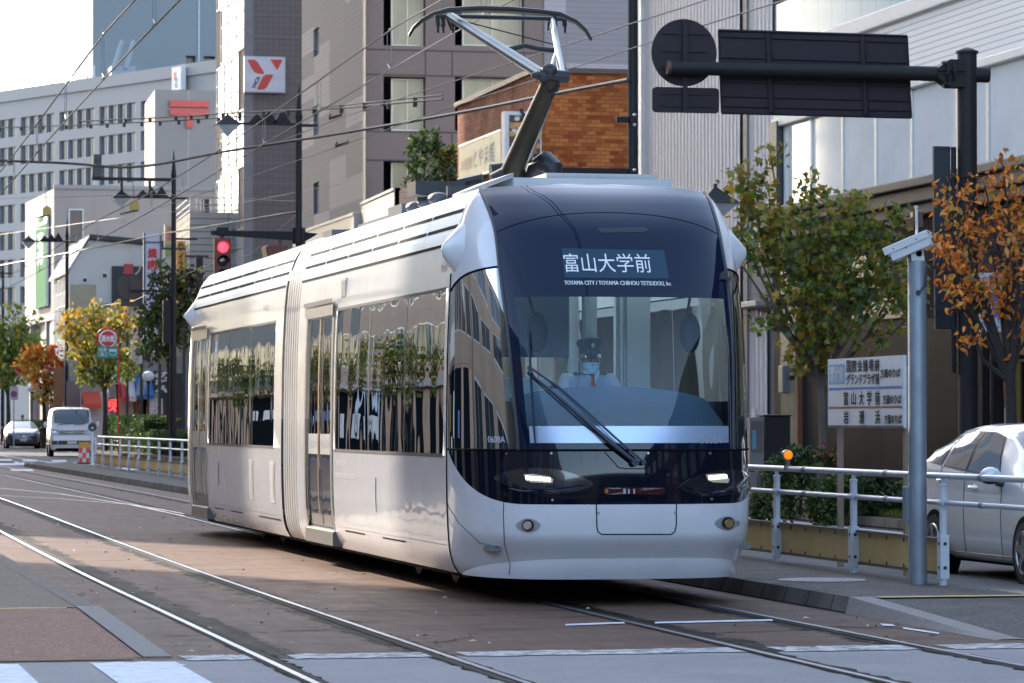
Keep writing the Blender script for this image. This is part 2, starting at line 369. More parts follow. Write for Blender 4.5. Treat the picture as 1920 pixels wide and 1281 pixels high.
for k, rx in enumerate(RAILX):
    for sd_, wd in ((1 if k % 2 == 0 else -1, .085), (-1 if k % 2 == 0 else 1, .035)):
        ys = np.arange(9, 21.6, .13); W_r = [wd * rr.uniform(.45, 1.25) for _ in ys]
        for a in range(len(ys) - 1): mb.poly([(rx + sd_ * .03, ys[a], .004), (rx + sd_ * (.03 + W_r[a]), ys[a], .004), (rx + sd_ * (.03 + W_r[a + 1]), ys[a + 1], .004), (rx + sd_ * .03, ys[a + 1], .004)])
for (x0, y0, x1, y1) in ((2.6, 22.5, 4.0, 23.1), (4.2, 25.2, 5.9, 25.0), (4.3, 30, 5.8, 30.4), (6.2, 22, 7.1, 22.3), (7.25, 22.6, 7.85, 22.2), (2.5, 27.5, 2.9, 29.5), (4.2, 21.2, 4.9, 22.8), (7.3, 24.5, 7.5, 28)):
    p = Vector((x0, y0, 0)); q = Vector((x1, y1, 0)); n = 14; P_ = [p.lerp(q, i / n) + Vector((rr.uniform(-.05, .05), rr.uniform(-.08, .08), 0)) for i in range(n + 1)]
    for a, b in zip(P_, P_[1:]):
        w_ = rr.uniform(.006, .02); mb.poly([(a.x - .3 * w_, a.y - w_, .004), (a.x + .3 * w_, a.y + w_, .004), (b.x + .3 * w_, b.y + w_, .004), (b.x - .3 * w_, b.y - w_, .004)])
struct(mb.build('paving_crack', mk('crack_dirt', (.030, .024, .02), .95, spec=.05, var=.4, vs=8)))
# worn painted band on the edge of the crossing, zebra bars
def ragged(mb, x0, x1, y0, y1, z, mi=0, n=26, amp=.05, sd=1):
    rr = random.Random(sd); t = [(x0 + (x1 - x0) * i / n) for i in range(n + 1)]
    A = [(x, y0 + rr.uniform(-amp, amp) * .6, z) for x in t]; B = [(x, y1 + rr.uniform(-amp, amp), z) for x in t]
    for i in range(n): mb.poly([A[i], A[i + 1], B[i + 1], B[i]], mi)
mb = MB()
for i, (a, b) in enumerate(((2.5, 2.9), (3.15, 4.0), (4.2, 5.95), (6.2, 7.1), (7.3, 9.2))): ragged(mb, a, b, 20.2, 20.62, .005, 0, 18, .05, i)
struct(mb.build('crossing_edge_paint', paint))
mb = MB()
def gpoly(mb, pts, z, mi=0): mb.poly([tuple(gnd(u, v, z)) for u, v in pts], mi)
for i, (a, b) in enumerate(((1.05, 1.5), (1.92, 2.42))): ragged(mb, a, b, 12, 20.15, .005, 0, 8, .05, 20 + i)
gpoly(mb, [(285, 1247), (300, 1241), (350, 1246), (318, 1252)], .006)
gpoly(mb, [(1228, 1166), (1447, 1161), (1450, 1164), (1228, 1169)], .006); gpoly(mb, [(1060, 1170), (1170, 1166), (1172, 1169), (1060, 1173)], .006)
gpoly(mb, [(1650, 1169), (1675, 1171), (1678, 1174), (1655, 1173)], .006); gpoly(mb, [(1692, 1176), (1760, 1186), (1762, 1189), (1694, 1179)], .006)
for x in (9.68, 14.2): mb.grid(lambda i, j: (x + .13 * i + off(22 + 160 * j), 22 + 160 * j, -.011), 1, 40)
for x in np.arange(8.9, 15, .95):
    for (ya, yb) in ((101, 106), (113, 120)): mb.poly([(x, ya, .006 if x < 9.7 and ya < 110 else -.010), (x + .5, ya, -.010), (x + .5, yb, -.010), (x, yb, -.010)])
for (ua, ub, v) in ((-30, 55, 869), (-30, 20, 861), (40, 68, 862), (95, 122, 863), (18, 60, 880), (66, 100, 876), (25, 33, 866), (52, 60, 870)): gpoly(mb, [(ua, v), (ub, v), (ub + 4, v + 3), (ua + 4, v + 3)], .006)
struct(mb.build('road_marking', paintw))
# sidewalk on the right
mb = MB(); mb.poly([(14.9, 10, .12), (60, 10, .12), (60, 260, .12), (14.9, 260, .12)]); struct(mb.build('sidewalk', pave))
mb = MB(); mb.box(14.72, 10, -.02, 14.9, 260, .125); struct(mb.build('sidewalk_kerb', kerbm))
mb = MB(); mb.poly([(-60, 10, .1), (-9.5, 10, .1), (-9.5, 260, .1), (-60, 260, .1)]); mb.poly([(-9.5, 10, .1), (-9.5, 260, .1), (-9.48, 260, -.02), (-9.48, 10, -.02)]); struct(mb.build('sidewalk_left', pave))
# manhole lid set in the platform, litter of dry leaves on the paving
mc = gnd(1541, 1088, PZ)
mb = MB()
mb.poly([(mc.x + .36 * math.cos(a), mc.y + .36 * math.sin(a), PZ + .005) for a in np.linspace(0, 2 * math.pi, 40, endpoint=False)], 0)
for k in range(-4, 5):
    hw = math.sqrt(max(0, .33 ** 2 - (k * .075) ** 2)); mb.poly([(mc.x + k * .075 - .012, mc.y - hw, PZ + .007), (mc.x + k * .075 + .012, mc.y - hw, PZ + .007), (mc.x + k * .075 + .012, mc.y + hw, PZ + .007), (mc.x + k * .075 - .012, mc.y + hw, PZ + .007)], 1)
o = mb.build('manhole_cover', [mk('manhole_pink', (.42, .36, .40), .7, var=.25, vs=8), mk('manhole_rib', (.22, .2, .24), .7)])
tag(o, 'round pinkish ribbed manhole cover set in the platform by the railing', 'manhole cover')
mb = MB(); rr = random.Random(4)
for i in range(150):
    x, y = rr.uniform(1.5, 7.8), 20.8 + 30 * rr.random() ** 1.6; a = rr.uniform(0, 6.3); s = rr.uniform(.01, .032); z = .014
    mb.poly([(x + s * math.cos(a), y + s * math.sin(a), z), (x - s * .5 * math.sin(a), y + s * .5 * math.cos(a), z + .012), (x - s * math.cos(a), y - s * math.sin(a), z), (x + s * .5 * math.sin(a), y - s * .5 * math.cos(a), z + .004)], 0 if rr.random() < .55 else 1)
struct(mb.build('fallen_leaf_litter', [mk('pale_dry_leaf', (.55, .48, .36), .8), mk('brown_dry_leaf', (.09, .05, .03), .8)]), 'stuff')
# ================================================================== buildings
dark_glass = mk('dark_window_glass', (.03, .036, .042), .06, var=0, spec=.8)
pale_glass = mk('pale_window_glass', (.70, .72, .74), .06, var=.12, vs=.6, spec=.5)
curtain = mk('curtained_window_glass', (.33, .265, .165), .12, var=.35, vs=.8, spec=.3, stretch=(1.5, 1.5, .35))
sky_glass = mk('blue_window_glass', (.34, .39, .43), .12, var=.25, vs=.25, spec=.2)
alu = mk('aluminium_frame', (.55, .56, .58), .4, .6, var=.05)
darkf = mk('dark_frame', (.03, .03, .034), .5)
creamf = mk('cream_frame', (.62, .54, .44), .5)
_wm = {}
def window(par, p, facing, w, h, frame=alu, pane=dark_glass, nx=2, ny=1, t=.06, name='window'):
    """window part with its pane; p = lower left seen from outside; facing 'S' (towards -Y), 'W' (towards -X), 'E' (+X)"""
    key = (round(w, 3), round(h, 3), frame.name, pane.name, nx, ny)
    if key not in _wm:
        f = MB(); d = .05
        f.box(0, -.03, 0, w, d, t); f.box(0, -.03, h - t, w, d, h); f.box(0, -.03, t, t, d, h - t); f.box(w - t, -.03, t, w, d, h - t)
        for i in range(1, nx): x = w * i / nx; f.box(x - t * .4, -.02, t, x + t * .4, d, h - t)
        for i in range(1, ny): z = h * i / ny; f.box(t, -.018, z - t * .4, w - t, d, z + t * .4)
        q = MB(); q.poly([(t * .5, .02, t * .5), (w - t * .5, .02, t * .5), (w - t * .5, .02, h - t * .5), (t * .5, .02, h - t * .5)])
        a = f.build(name, frame); b = q.build('pane', pane); _wm[key] = (a.data, b.data)
        bpy.data.objects.remove(a); bpy.data.objects.remove(b)
    a = bpy.data.objects.new(name, _wm[key][0]); C.objects.link(a); a.parent = par
    b = bpy.data.objects.new('pane', _wm[key][1]); C.objects.link(b); b.parent = a
    a.location = p; a.rotation_euler = (0, 0, {'S': 0, 'W': -math.pi / 2, 'E': math.pi / 2}[facing] if isinstance(facing, str) else facing)
    return a
def wall(mb, org, ud, nrm, W, Hh, ops, dep=.12, mi=0, mr=None):
    """flat wall W x Hh with rectangular openings (u0,z0,u1,z1) and their reveals"""
    org, ud, nrm = Vector(org), Vector(ud), Vector(nrm)
    us = sorted({0, W, *[o[0] for o in ops], *[o[2] for o in ops]}); zs = sorted({0, Hh, *[o[1] for o in ops], *[o[3] for o in ops]})
    us = [u for u in us if 0 <= u <= W]; zs = [z for z in zs if 0 <= z <= Hh]
    P = lambda u, z, d=0: org + ud * u + Vector((0, 0, z)) - nrm * d
    for a, b in zip(us, us[1:]):
        z0 = None
        for c, d in zip(zs, zs[1:]):
            m_u, m_z = (a + b) / 2, (c + d) / 2
            hole = any(o[0] < m_u < o[2] and o[1] < m_z < o[3] for o in ops)
            if hole:
                if z0 is not None: mb.poly([P(a, z0), P(b, z0), P(b, c), P(a, c)], mi); z0 = None
            elif z0 is None: z0 = c
        if z0 is not None: mb.poly([P(a, z0), P(b, z0), P(b, Hh), P(a, Hh)], mi)
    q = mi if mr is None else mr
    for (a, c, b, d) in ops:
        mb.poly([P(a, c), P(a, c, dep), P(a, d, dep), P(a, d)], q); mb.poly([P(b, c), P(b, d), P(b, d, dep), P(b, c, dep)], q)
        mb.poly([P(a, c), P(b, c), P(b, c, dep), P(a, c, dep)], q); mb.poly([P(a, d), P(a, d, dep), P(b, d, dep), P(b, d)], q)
def Zx(u, v, X): return at_X(u, v, X).z
def Zy(u, v, Y): return at_Y(u, v, Y).z
XB = 24.0
# ---- shop building on the right: stone base, window band, white cladding
wclad = mk_tiles('white_ribbed_cladding', (.80, .78, .78), (.78, .76, .765), (.5, .49, .5), 50, .13, .016, .45, 0, .6, .04, .2)
stone = mk_tiles('brown_stone_tiles', (.050, .039, .035), (.072, .055, .049), (.018, .016, .015), 1.5, .95, .012, .6, .5, .2, .3, .25, cvar=.1, spec=0)
dstone = mk_tiles('black_stone_tiles', (.016, .015, .016), (.026, .022, .021), (.012, .012, .012), 1.5, 1.3, .012, .3, 0, .2, .3, .3, spec=.015)
wmetal = mk('white_moulding', (.60, .59, .60), .4, var=.05)
YA0, YA1 = 38.0, YX(1450, XB)
shop = T('shop_building', 'shop building with a dark stone base, a band of tall panes and white ribbed cladding', 'building', (XB, YA0, 0))
La = YA1 - YA0
zb, zt = Zx(1640, 358, XB), Zx(1707, 160, XB)
zmold = Zx(1560, 55, XB)
def Yl(u): return YX(u, XB) - YA0
mb = MB()
mb.box(.0, 0, 3.6, 12, La, zb - .75)       # stone wall
struct_y = [Yl(1480), Yl(1837)]
o = mb.build('stone_wall', stone, shop)
mb = MB(); mb.box(-.25, 0, zb - .75, .3, La, zb - .5); mb.box(-.4, 0, zb - .5, .3, La, zb - .2); mb.box(-.55, 0, zb - .2, .3, La, zb); mb.box(.3, 0, zb - .75, 12, La, zb)
mb.build('cornice', mk('stone_cornice', (.045, .038, .037), .5, var=.2, vs=1.5), shop, bevel=.03)
mb = MB(); mb.box(0, 0, zt, 12, La, zmold - .35)
mb.build('cladding', wclad, shop)
mb = MB(); mb.box(-.12, 0, zmold - .35, 12, La, zmold); mb.box(-.06, 0, zt - .08, .2, La, zt + .12); mb.build('moulding', wmetal, shop, bevel=.03)
mb = MB(); mb.box(.05, 0, zmold, 12, La, zmold + 1.1); mb.build('blue_panel_band', mk_tiles('blue_glass_panels', (.27, .38, .45), (.30, .41, .48), (.1, .14, .17), 1.05, 4, .012, .15, 0, .2, .1, .3, spec=.8), shop)
mb = MB(); mb.box(.05, 0, zmold + 1.25, .3, La, zmold + 1.32); mb.box(.3, 0, zmold + 1.1, 12, La, zmold + 6.5); mb.build('upper_wall', wmetal, shop)
for k in range(8):
    y0 = Yl(1462) - .2 - k * 3.1
    if y0 > 4: window(shop, (.12, y0, zmold + 1.35), 'W', 3.0, 2.6, alu, sky_glass, 2, 1)
mb = MB(); mb.box(.35, 0, zb, 12, La, zt); mb.build('back_wall', mk('pale_blind', (.7, .56, .56), .7), shop)
mb = MB(); mb.box(-.1, Yl(1464), zb - .1, .5, La, zt + .05); mb.build('corner_post', mk('dark_corner_panel', (.05, .055, .065), .4), shop)
edges = [1466, 1517, 1575.5, 1638, 1705, 1790, 1848, 1925]
for a, b in zip(edges, edges[1:]):
    ya, yb = Yl(a), Yl(b); window(shop, (.08, ya, zb), 'W', ya - yb, zt - zb, alu, pale_glass, 1, 1, .07)
for k in range(5):
    ya = Yl(1925) - k * 3.4; window(shop, (.08, ya, zb), 'W', 3.4, zt - zb, alu, pale_glass, 2, 1, .07)
# ground floor: black polished bays, entrance with glass doors
mb = MB(); E0, E1 = Yl(1840), Yl(1935)
mb.box(.02, E0, .12, 12, La, 3.6); mb.box(.02, 0, .12, 12, E1, 3.6); mb.box(3.2, E1, .12, 12, E0, 3.6); mb.build('ground_floor_wall', dstone, shop)
mb = MB()
wpm = [mk('grey_stone_panel', (.10, .095, .095), .25, var=.15), mk('olive_poster_glass', (.16, .16, .10), .15, var=.2), mk('pinkish_lit_patch', (.30, .18, .135), .3, var=.25, vs=1.2)]
for (ua, ub, za, zz, m) in ((1466, 1497, 2.5, 5.2, 0), (1466, 1497, .3, 2.4, 1), (1590, 1652, 4.15, 5.1, 2), (1600, 1698, 3.65, 4.1, 2)):  # last two are pinkish patches of light painted on the stone
    mb = MB(); mb.box(-.03, Yl(ub), za, .02, Yl(ua), zz, 0); mb.build('panel_or_lit_patch', wpm[m], shop)
mb = MB(); mb.box(-.1, Yl(1503), .12, .05, Yl(1498), 3.6); mb.build('drain_pipe', mk('rust_brown_pipe', (.17, .07, .035), .6), shop)
mb = MB(); mb.box(-.2, Yl(1482), 2.1, .02, Yl(1474), 2.75); mb.build('wall_lamp', mk('lamp_box_grey', (.2, .21, .23), .3, .5), shop, bevel=.02)
mb = MB(); mb.box(1.0, E1, .12, 3.1, E0, .16); mb.box(3.0, E1, .16, 3.18, E0, 3.6)
mb.build('entrance_hall', mk('glowing_hall', (.5, .42, .26), .5, var=.5, vs=1.2, emit=.25, ecol=(.9, .75, .4)), shop)  # floor and back wall glow on their own, no lamp inside
for k in range(4):
    yy = E0 - (E0 - E1) * k / 4; window(shop, (.5, yy, .16), 'W', (E0 - E1) / 4, 2.5, mk('brass_frame', (.4, .3, .15), .3, .8) if k == 0 else bpy.data.materials['brass_frame'], bpy.data.materials.get('entry_glass') or mk_glass('entry_glass', (.7, .75, .7)), 1, 1, .05, 'glass_door')
mb = MB(); mb.box(.3, E1, 2.75, .7, E0, 3.6); mb.build('entrance_header', mk('brown_header', (.16, .1, .06), .4), shop)
mb = MB()
for (u, v0, v1, wd, m) in ((1872, 700, 742, 14, 0), (1872, 745, 760, 14, 1), (1862, 765, 800, 16, 2), (1893, 765, 800, 16, 2), (1853, 690, 720, 5, 2), (1886, 715, 745, 6, 3)):
    p, q = at_X(u - wd / 2, v1, XB + .46), at_X(u + wd / 2, v0, XB + .46); mb.box(.44, q.y - YA0, p.z, .46, p.y - YA0, q.z, m)
mb.build('door_poster', [mk('green_poster', (.2, .5, .15), .5), mk('yellow_poster', (.75, .6, .08), .5), mk('white_poster', (.7, .7, .68), .5), mk('red_poster', (.6, .12, .1), .5)], shop)
# ---- ribbed metal building
ribm = bpy.data.materials.new('ribbed_metal'); ribm.use_nodes = True
nt = ribm.node_tree; b_ = nt.nodes['Principled BSDF']; b_.inputs['Base Color'].default_value = (.50, .48, .50, 1); b_.inputs['Roughness'].default_value = .45; b_.inputs['Specular IOR Level'].default_value = .1
YB0, YB1 = YA1 + .02, YX(1195, XB)
rib = T('ribbed_building', 'tall windowless building clad in pale vertical ribbed metal beside the shop', 'building', (XB, YB0, 0))
Lb = YB1 - YB0
mb = MB()
def ribbed(mb, y0, y1, z0, z1, x=0.0, pitch=.33):
    n = int((y1 - y0) / pitch); p = (y1 - y0) / n
    for k in range(n):
        a = y0 + k * p
        pr = [(x, a), (x, a + p * .62), (x + .06, a + p * .70), (x + .06, a + p * .92), (x, a + p)]
        for (xa, ya), (xb, yb) in zip(pr, pr[1:]): mb.poly([(xa, ya, z0), (xb, yb, z0), (xb, yb, z1), (xa, ya, z1)])
j1, j2 = YX(1405, XB) - YB0, YX(1388, XB) - YB0
ribbed(mb, 0, j1, 5.7, 16); ribbed(mb, j2, Lb - .9, 0.1, 16); ribbed(mb, 0.5, j1, .1, 4.2)
mb.build('ribbed_wall', ribm, rib)
mb = MB(); mb.box(.08, 0, .1, 10, Lb, 16); mb.build('core_wall', mk('grey_joint', (.16, .16, .175), .6), rib)
mb = MB(); mb.box(-.01, 0, 4.35, .09, j1, 5.65); mb.build('tile_band', mk_tiles('grey_band_tiles', (.2, .195, .2), (.23, .22, .225), (.1, .1, .1), .9, .65, .012, .5, .5, .2, .15), rib)
mb = MB(); mb.box(-.5, -.2, 4.2, .07, j1 + .3, 4.34); mb.build('canopy', mk('canopy_metal', (.3, .31, .33), .4, .4), rib, bevel=.02)
for k, (a, b) in enumerate(((Lb - .9, Lb - .6), (Lb - .5, Lb - .3))):
    mb = MB(); mb.box(-.12, a, .1, .1, b, 16); mb.build('edge_trim', mk('pale_edge_trim', (.55, .56, .58), .4, .3) if k == 0 else bpy.data.materials['pale_edge_trim'], rib)
mb = MB(); mb.box(-.05, j1, .1, .08, j1 + .35, 16); mb.build('down_pipe', mk('dark_grey_pipe', (.12, .12, .135), .5), rib)  # plain dark grey strip beside the vertical joint
mb = MB(); mb.box(-.06, 1.4, 1.5, 0, 1.6, 1.75); mb.build('meter_box', alu, rib)
# ---- brick restaurant building
brick = mk_tiles('orange_brick', (.25, .052, .016), (.46, .16, .05), (.18, .075, .035), .30, .125, .010, .8, .5, .5, .22, .8)
brickp = mk_tiles('pale_brick', (.30, .13, .085), (.40, .19, .13), (.17, .10, .075), .30, .125, .010, .8, .5, .5, .25, .8)  # paler, less orange brick on the street and rear faces
YC0 = YX(1005, XB); YC1 = YX(858, XB); zc = Zy(1090, 138, YC0)
br = T('brick_building', 'low building of mottled orange brick with sushi restaurant signs', 'building', (XB, YC0, 0))
mb = MB(); W_ = 14
mb.poly([(0, 0, .1), (W_, 0, .1), (W_, 0, zc), (0, 0, zc)], 0); mb.poly([(0, YC1 - YC0, .1), (0, 0, .1), (0, 0, zc), (0, YC1 - YC0, zc)], 1)
mb.poly([(0, YC1 - YC0, .1), (W_, YC1 - YC0, .1), (W_, YC1 - YC0, zc), (0, YC1 - YC0, zc)], 1); mb.poly([(0, 0, zc), (W_, 0, zc), (W_, YC1 - YC0, zc), (0, YC1 - YC0, zc)], 0)
mb.build('brick_wall', [brick, brickp], br)
mb = MB(); mb.box(-.12, -.12, zc, W_, YC1 - YC0 + .1, zc + .16); mb.build('roof_edge', mk('dark_roof_edge', (.10, .06, .05), .5), br)
mb = MB(); mb.box(-.05, 3.4, .1, 0, 3.48, zc); mb.build('wall_joint', brickp, br)
mb = MB()
A_, B_ = at_X(866, 282, XB - .1), at_X(944, 249, XB - .1); c_ = at_X(866, 345, XB - .1); d_ = at_X(944, 318, XB - .1)
y0, y1 = B_.y - YC0, A_.y - YC0; z0, z1 = c_.z + .1, A_.z + .1
mb.box(-.2, y0, z0, 0, y1, z1, 0); mb.box(-.22, y0 - .05, z1, 0, y1 + .05, z1 + .07, 1); mb.box(-.22, y0 - .05, z0 - .07, 0, y1 + .05, z0, 1)
hh = z1 - z0
text_into(mb, 'お座敷', (-.21, y1 - .35, z0 + hh * .25), (0, -1, 0), (0, 0, 1), (y1 - y0) * .28, hh * .36, 2)
text_into(mb, 'とやま鮨', (-.21, y1 - (y1 - y0) * .37, z0 + hh * .2), (0, -1, 0), (0, 0, 1), (y1 - y0) * .5, hh * .6, 3)
mb.build('billboard', [mk('pale_yellow_sign', (.68, .66, .42), .5), alu, mk('faded_pink', (.62, .42, .36), .6), mk('faded_blue_letter', (.28, .38, .45), .6)], br)
p, q = at_Y(941, 335, YC0 - .2), at_Y(1010, 212, YC0 - .2)
x0, x1 = p.x - XB, q.x - XB; z0, z1 = p.z, q.z
mb = MB(); mb.box(x0, -.6, z0, x1, -.12, z1, 0); mb.box(x0 + .15, -.62, z1 - 1.45, x1 - .05, -.6, z1 - .12, 1); mb.box(x0 + .15, -.62, z0 + .1, x1 - .05, -.6, z1 - 1.45, 2)
vtext_into(mb, 'とやま', (x0 + .45, -.63, z0 + .2), (1, 0, 0), (0, 0, 1), .6, 2.0, 3, bold=.02)
rr = random.Random(3)
for i in range(60):
    a, b, r_ = rr.uniform(x0 + .2, x1 - .1), rr.uniform(z1 - 1.4, z1 - .2), rr.uniform(.05, .14)
    mb.poly([(a + r_ * math.cos(t), -.625 - .0005 * i, b + r_ * .7 * math.sin(t)) for t in np.linspace(0, 6.28, 9)[:-1]], 4 + i % 4)
mb.build('projecting_sign', [mk('sign_white_box', (.62, .62, .66), .5), mk('food_photo_dark', (.08, .04, .025), .5), mk('sign_cream', (.62, .58, .33), .5), mk('ink_black', (.01, .01, .012), .6),
    mk('food_red', (.4, .1, .05), .5), mk('food_white', (.6, .56, .5), .5), mk('food_green', (.2, .26, .1), .5), mk('food_orange', (.55, .26, .08), .5)], br)
# ---- mauve hotel block with its striped street face
mauve = mk('mauve_panel_wall', (.175, .116, .10), .6, var=.06, vs=.5)
def stripe_mat(name, a, b, period, off_=0.0):
    m = bpy.data.materials.new(name); m.use_nodes = True; nt = m.node_tree; L = nt.links.new; bb = nt.nodes['Principled BSDF']; bb.inputs['Roughness'].default_value = .6; bb.inputs['Specular IOR Level'].default_value = .03
    tc = node(nt, 'ShaderNodeTexCoord'); sp = node(nt, 'ShaderNodeSeparateXYZ'); L(tc.outputs['Object'], sp.inputs[0])
    ad = node(nt, 'ShaderNodeMath', operation='ADD'); L(sp.outputs[0], ad.inputs[0]); L(sp.outputs[1], ad.inputs[1])
    fl = node(nt, 'ShaderNodeMath', operation='FLOOR'); dv = node(nt, 'ShaderNodeMath', operation='DIVIDE'); dv.inputs[1].default_value = 4.2; L(ad.outputs[0], dv.inputs[0]); L(dv.outputs[0], fl.inputs[0])
    wn = node(nt, 'ShaderNodeTexWhiteNoise', noise_dimensions='2D'); zd = node(nt, 'ShaderNodeMath', operation='DIVIDE'); zd.inputs[1].default_value = period; L(sp.outputs[2], zd.inputs[0])
    zf = node(nt, 'ShaderNodeMath', operation='FLOOR'); L(zd.outputs[0], zf.inputs[0]); cb = node(nt, 'ShaderNodeCombineXYZ'); L(fl.outputs[0], cb.inputs[0]); L(zf.outputs[0], cb.inputs[1]); L(cb.outputs[0], wn.inputs['Vector'])
    gt = node(nt, 'ShaderNodeMath', operation='GREATER_THAN'); gt.inputs[1].default_value = .62; L(wn.outputs['Value'], gt.inputs[0])
    mx = node(nt, 'ShaderNodeMix', data_type='RGBA'); L(gt.outputs[0], mx.inputs[0]); mx.inputs[6].default_value = (*a, 1); mx.inputs[7].default_value = (*b, 1)
    br = node(nt, 'ShaderNodeTexBrick'); br.offset = 0; br.inputs['Scale'].default_value = 1; br.inputs['Brick Width'].default_value = 4.2; br.inputs['Row Height'].default_value = .22; br.inputs['Mortar Size'].default_value = .015
    c2 = node(nt, 'ShaderNodeCombineXYZ'); L(ad.outputs[0], c2.inputs[0]); L(sp.outputs[2], c2.inputs[1]); L(c2.outputs[0], br.inputs['Vector'])
    m2 = node(nt, 'ShaderNodeMix', data_type='RGBA'); m2.blend_type = 'MULTIPLY'; m2.inputs[0].default_value = 1; L(mx.outputs[2], m2.inputs[6]); 
    br.inputs['Color1'].default_value = (1, 1, 1, 1); br.inputs['Color2'].default_value = (.97, .97, .97, 1); br.inputs['Mortar'].default_value = (.78, .78, .8, 1); L(br.outputs['Color'], m2.inputs[7]); L(m2.outputs[2], bb.inputs['Base Color'])
    return m
strp = stripe_mat('grey_striped_cladding', (.165, .185, .235), (.28, .305, .36), 1.05)
strp2 = stripe_mat('mauve_striped_cladding', (.26, .235, .255), (.38, .34, .36), .95)
YD = YX(681, XB); YE1 = YX(565, XB)
hotel = T('hotel_building', 'mauve panelled hotel block with curtained windows and a grey striped street face', 'building', (XB, YD, 0))
ZT = 34
Wm = XY(1020, YD) - XB
rows = [(v0, v1) for v0, v1 in ((-175, -75), (-15, 85), (145, 245), (303, 403))]
colsw = [(719, 798), (853, 983)]
ops = []
for (v0, v1) in rows:
    for (ua, ub) in colsw:
        a, b = at_Y(ua, v1, YD), at_Y(ub, v0, YD); ops.append((a.x - XB, a.z, b.x - XB, b.z))
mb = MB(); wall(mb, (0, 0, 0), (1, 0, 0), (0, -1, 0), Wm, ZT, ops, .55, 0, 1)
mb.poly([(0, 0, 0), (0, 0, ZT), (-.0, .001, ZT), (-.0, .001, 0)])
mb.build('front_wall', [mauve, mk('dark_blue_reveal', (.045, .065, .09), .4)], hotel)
for (a, c, b, d) in ops: window(hotel, (a + .38, .4, c + .02), 'S', b - a - .4, d - c - .06, creamf, curtain, 2, 1, .07)
mb = MB(); gz = [at_Y(800, v, YD).z for v in (95, 142, 248, 302, -20)]
for z in gz: mb.box(0, -.02, z - .03, Wm, 0.0, z + .03)
for u in (798, 848, 983): 
    for (va, vb) in ((142, 95), (302, 248)):
        x = at_Y(u, 200, YD).x - XB; mb.box(x - .02, -.018, at_Y(u, va, YD).z, x + .02, 0.0, at_Y(u, vb, YD).z)
mb.build('panel_joint', mk('joint_dark', (.07, .05, .05), .7), hotel)
mb = MB(); mb.poly([(Wm, -.05, 0), (Wm + 16, -.05, 0), (Wm + 16, -.05, ZT), (Wm, -.05, ZT)]); mb.poly([(Wm, -.05, 0), (Wm, 0, 0), (Wm, 0, ZT), (Wm, -.05, ZT)]); mb.box(Wm, .0, 0, Wm + 16, 16, ZT - .01)
mb.build('striped_wall', strp2, hotel)
slo = []
for (v0, v1) in ((-100, -45), (50, 108), (195, 255), (340, 402)):
    a, b = at_X(588, v1, XB), at_X(598, v0, XB); slo.append((YE1 - a.y, a.z, YE1 - b.y, b.z))
mb = MB(); wall(mb, (0, YE1 - YD, 0), (0, -1, 0), (-1, 0, 0), YE1 - YD, ZT, slo, .3); mb.poly([(0, 0, ZT), (12, 0, ZT), (12, 17, ZT), (0, 17, ZT)]); mb.poly([(0, YE1 - YD, 0), (12, YE1 - YD, 0), (12, YE1 - YD, ZT), (0, YE1 - YD, ZT)])
mb.build('street_wall', strp, hotel)
for (a, c, b, d) in slo: window(hotel, (.2, YE1 - YD - a, c), 'W', b - a, d - c, alu, dark_glass, 1, 1, .05)
mb = MB(); mb.box(-.02, -.6, 0, .0, .0, ZT); mb.build('corner_strip', mk('dark_corner_strip', (.11, .105, .115), .6), hotel)
zpod = Zx(640, 412, XB - .4)
mb = MB(); mb.box(-.4, -.05, .1, 0, YE1 - YD, zpod); mb.box(-.45, -.05, zpod, 0, YE1 - YD, zpod + .12); mb.build('podium_wall', mk('grey_blue_parapet', (.33, .35, .38), .5, var=.05), hotel)
# roof terrace with planting in front of the hotel
YT = YD - 9
ter = T('terrace_block', 'low beige walled roof terrace in front of the mauve hotel block', 'building', (XB - .35, YT, 0))
p, q = at_Y(740, 392, YT), at_Y(862, 354, YT)
zt0, zt1 = p.z, q.z; xl = p.x - XB + .35
mb = MB(); mb.box(xl, 0, zt0 - .3, xl + 6, .35, zt1); mb.build('parapet', mk_tiles('beige_wood_cladding', (.46, .33, .25), (.44, .32, .24), (.3, .2, .15), 9, .22, .012, .6, 0, .2, .06), ter)
xq = xl
mb = MB(); Pw = [(xq - .02, 0), (at_Y(677, 380, YT + 9).x - XB + .35, 9)]
(xa, ya), (xb, yb) = Pw
mb.prism([(xa, ya, zt0 - .3), (xb, yb, zt0 - .3), (xb, yb, zt1 - .1), (xa, ya, zt1 - .1)], (.2, 0, 0)); mb.prism([(xa - .05, ya, zt1 - .1), (xb - .05, yb, zt1 - .1), (xb - .05, yb, zt1), (xa - .05, ya, zt1)], (.3, 0, 0))
mb.build('side_parapet', mk_tiles('white_side_panels', (.52, .51, .5), (.5, .5, .5), (.3, .3, .3), 2.2, 5, .02, .6, 0, .2, .06), ter)
mb = MB(); mb.box(xl + .3, .4, .1, xl + 8, 8, zt0 - .35); mb.box(xl - .3, .1, .1, xl + 8, .4, zt0 - .3); mb.build('dark_base', mk('dark_mauve_base', (.09, .065, .07), .6), ter)
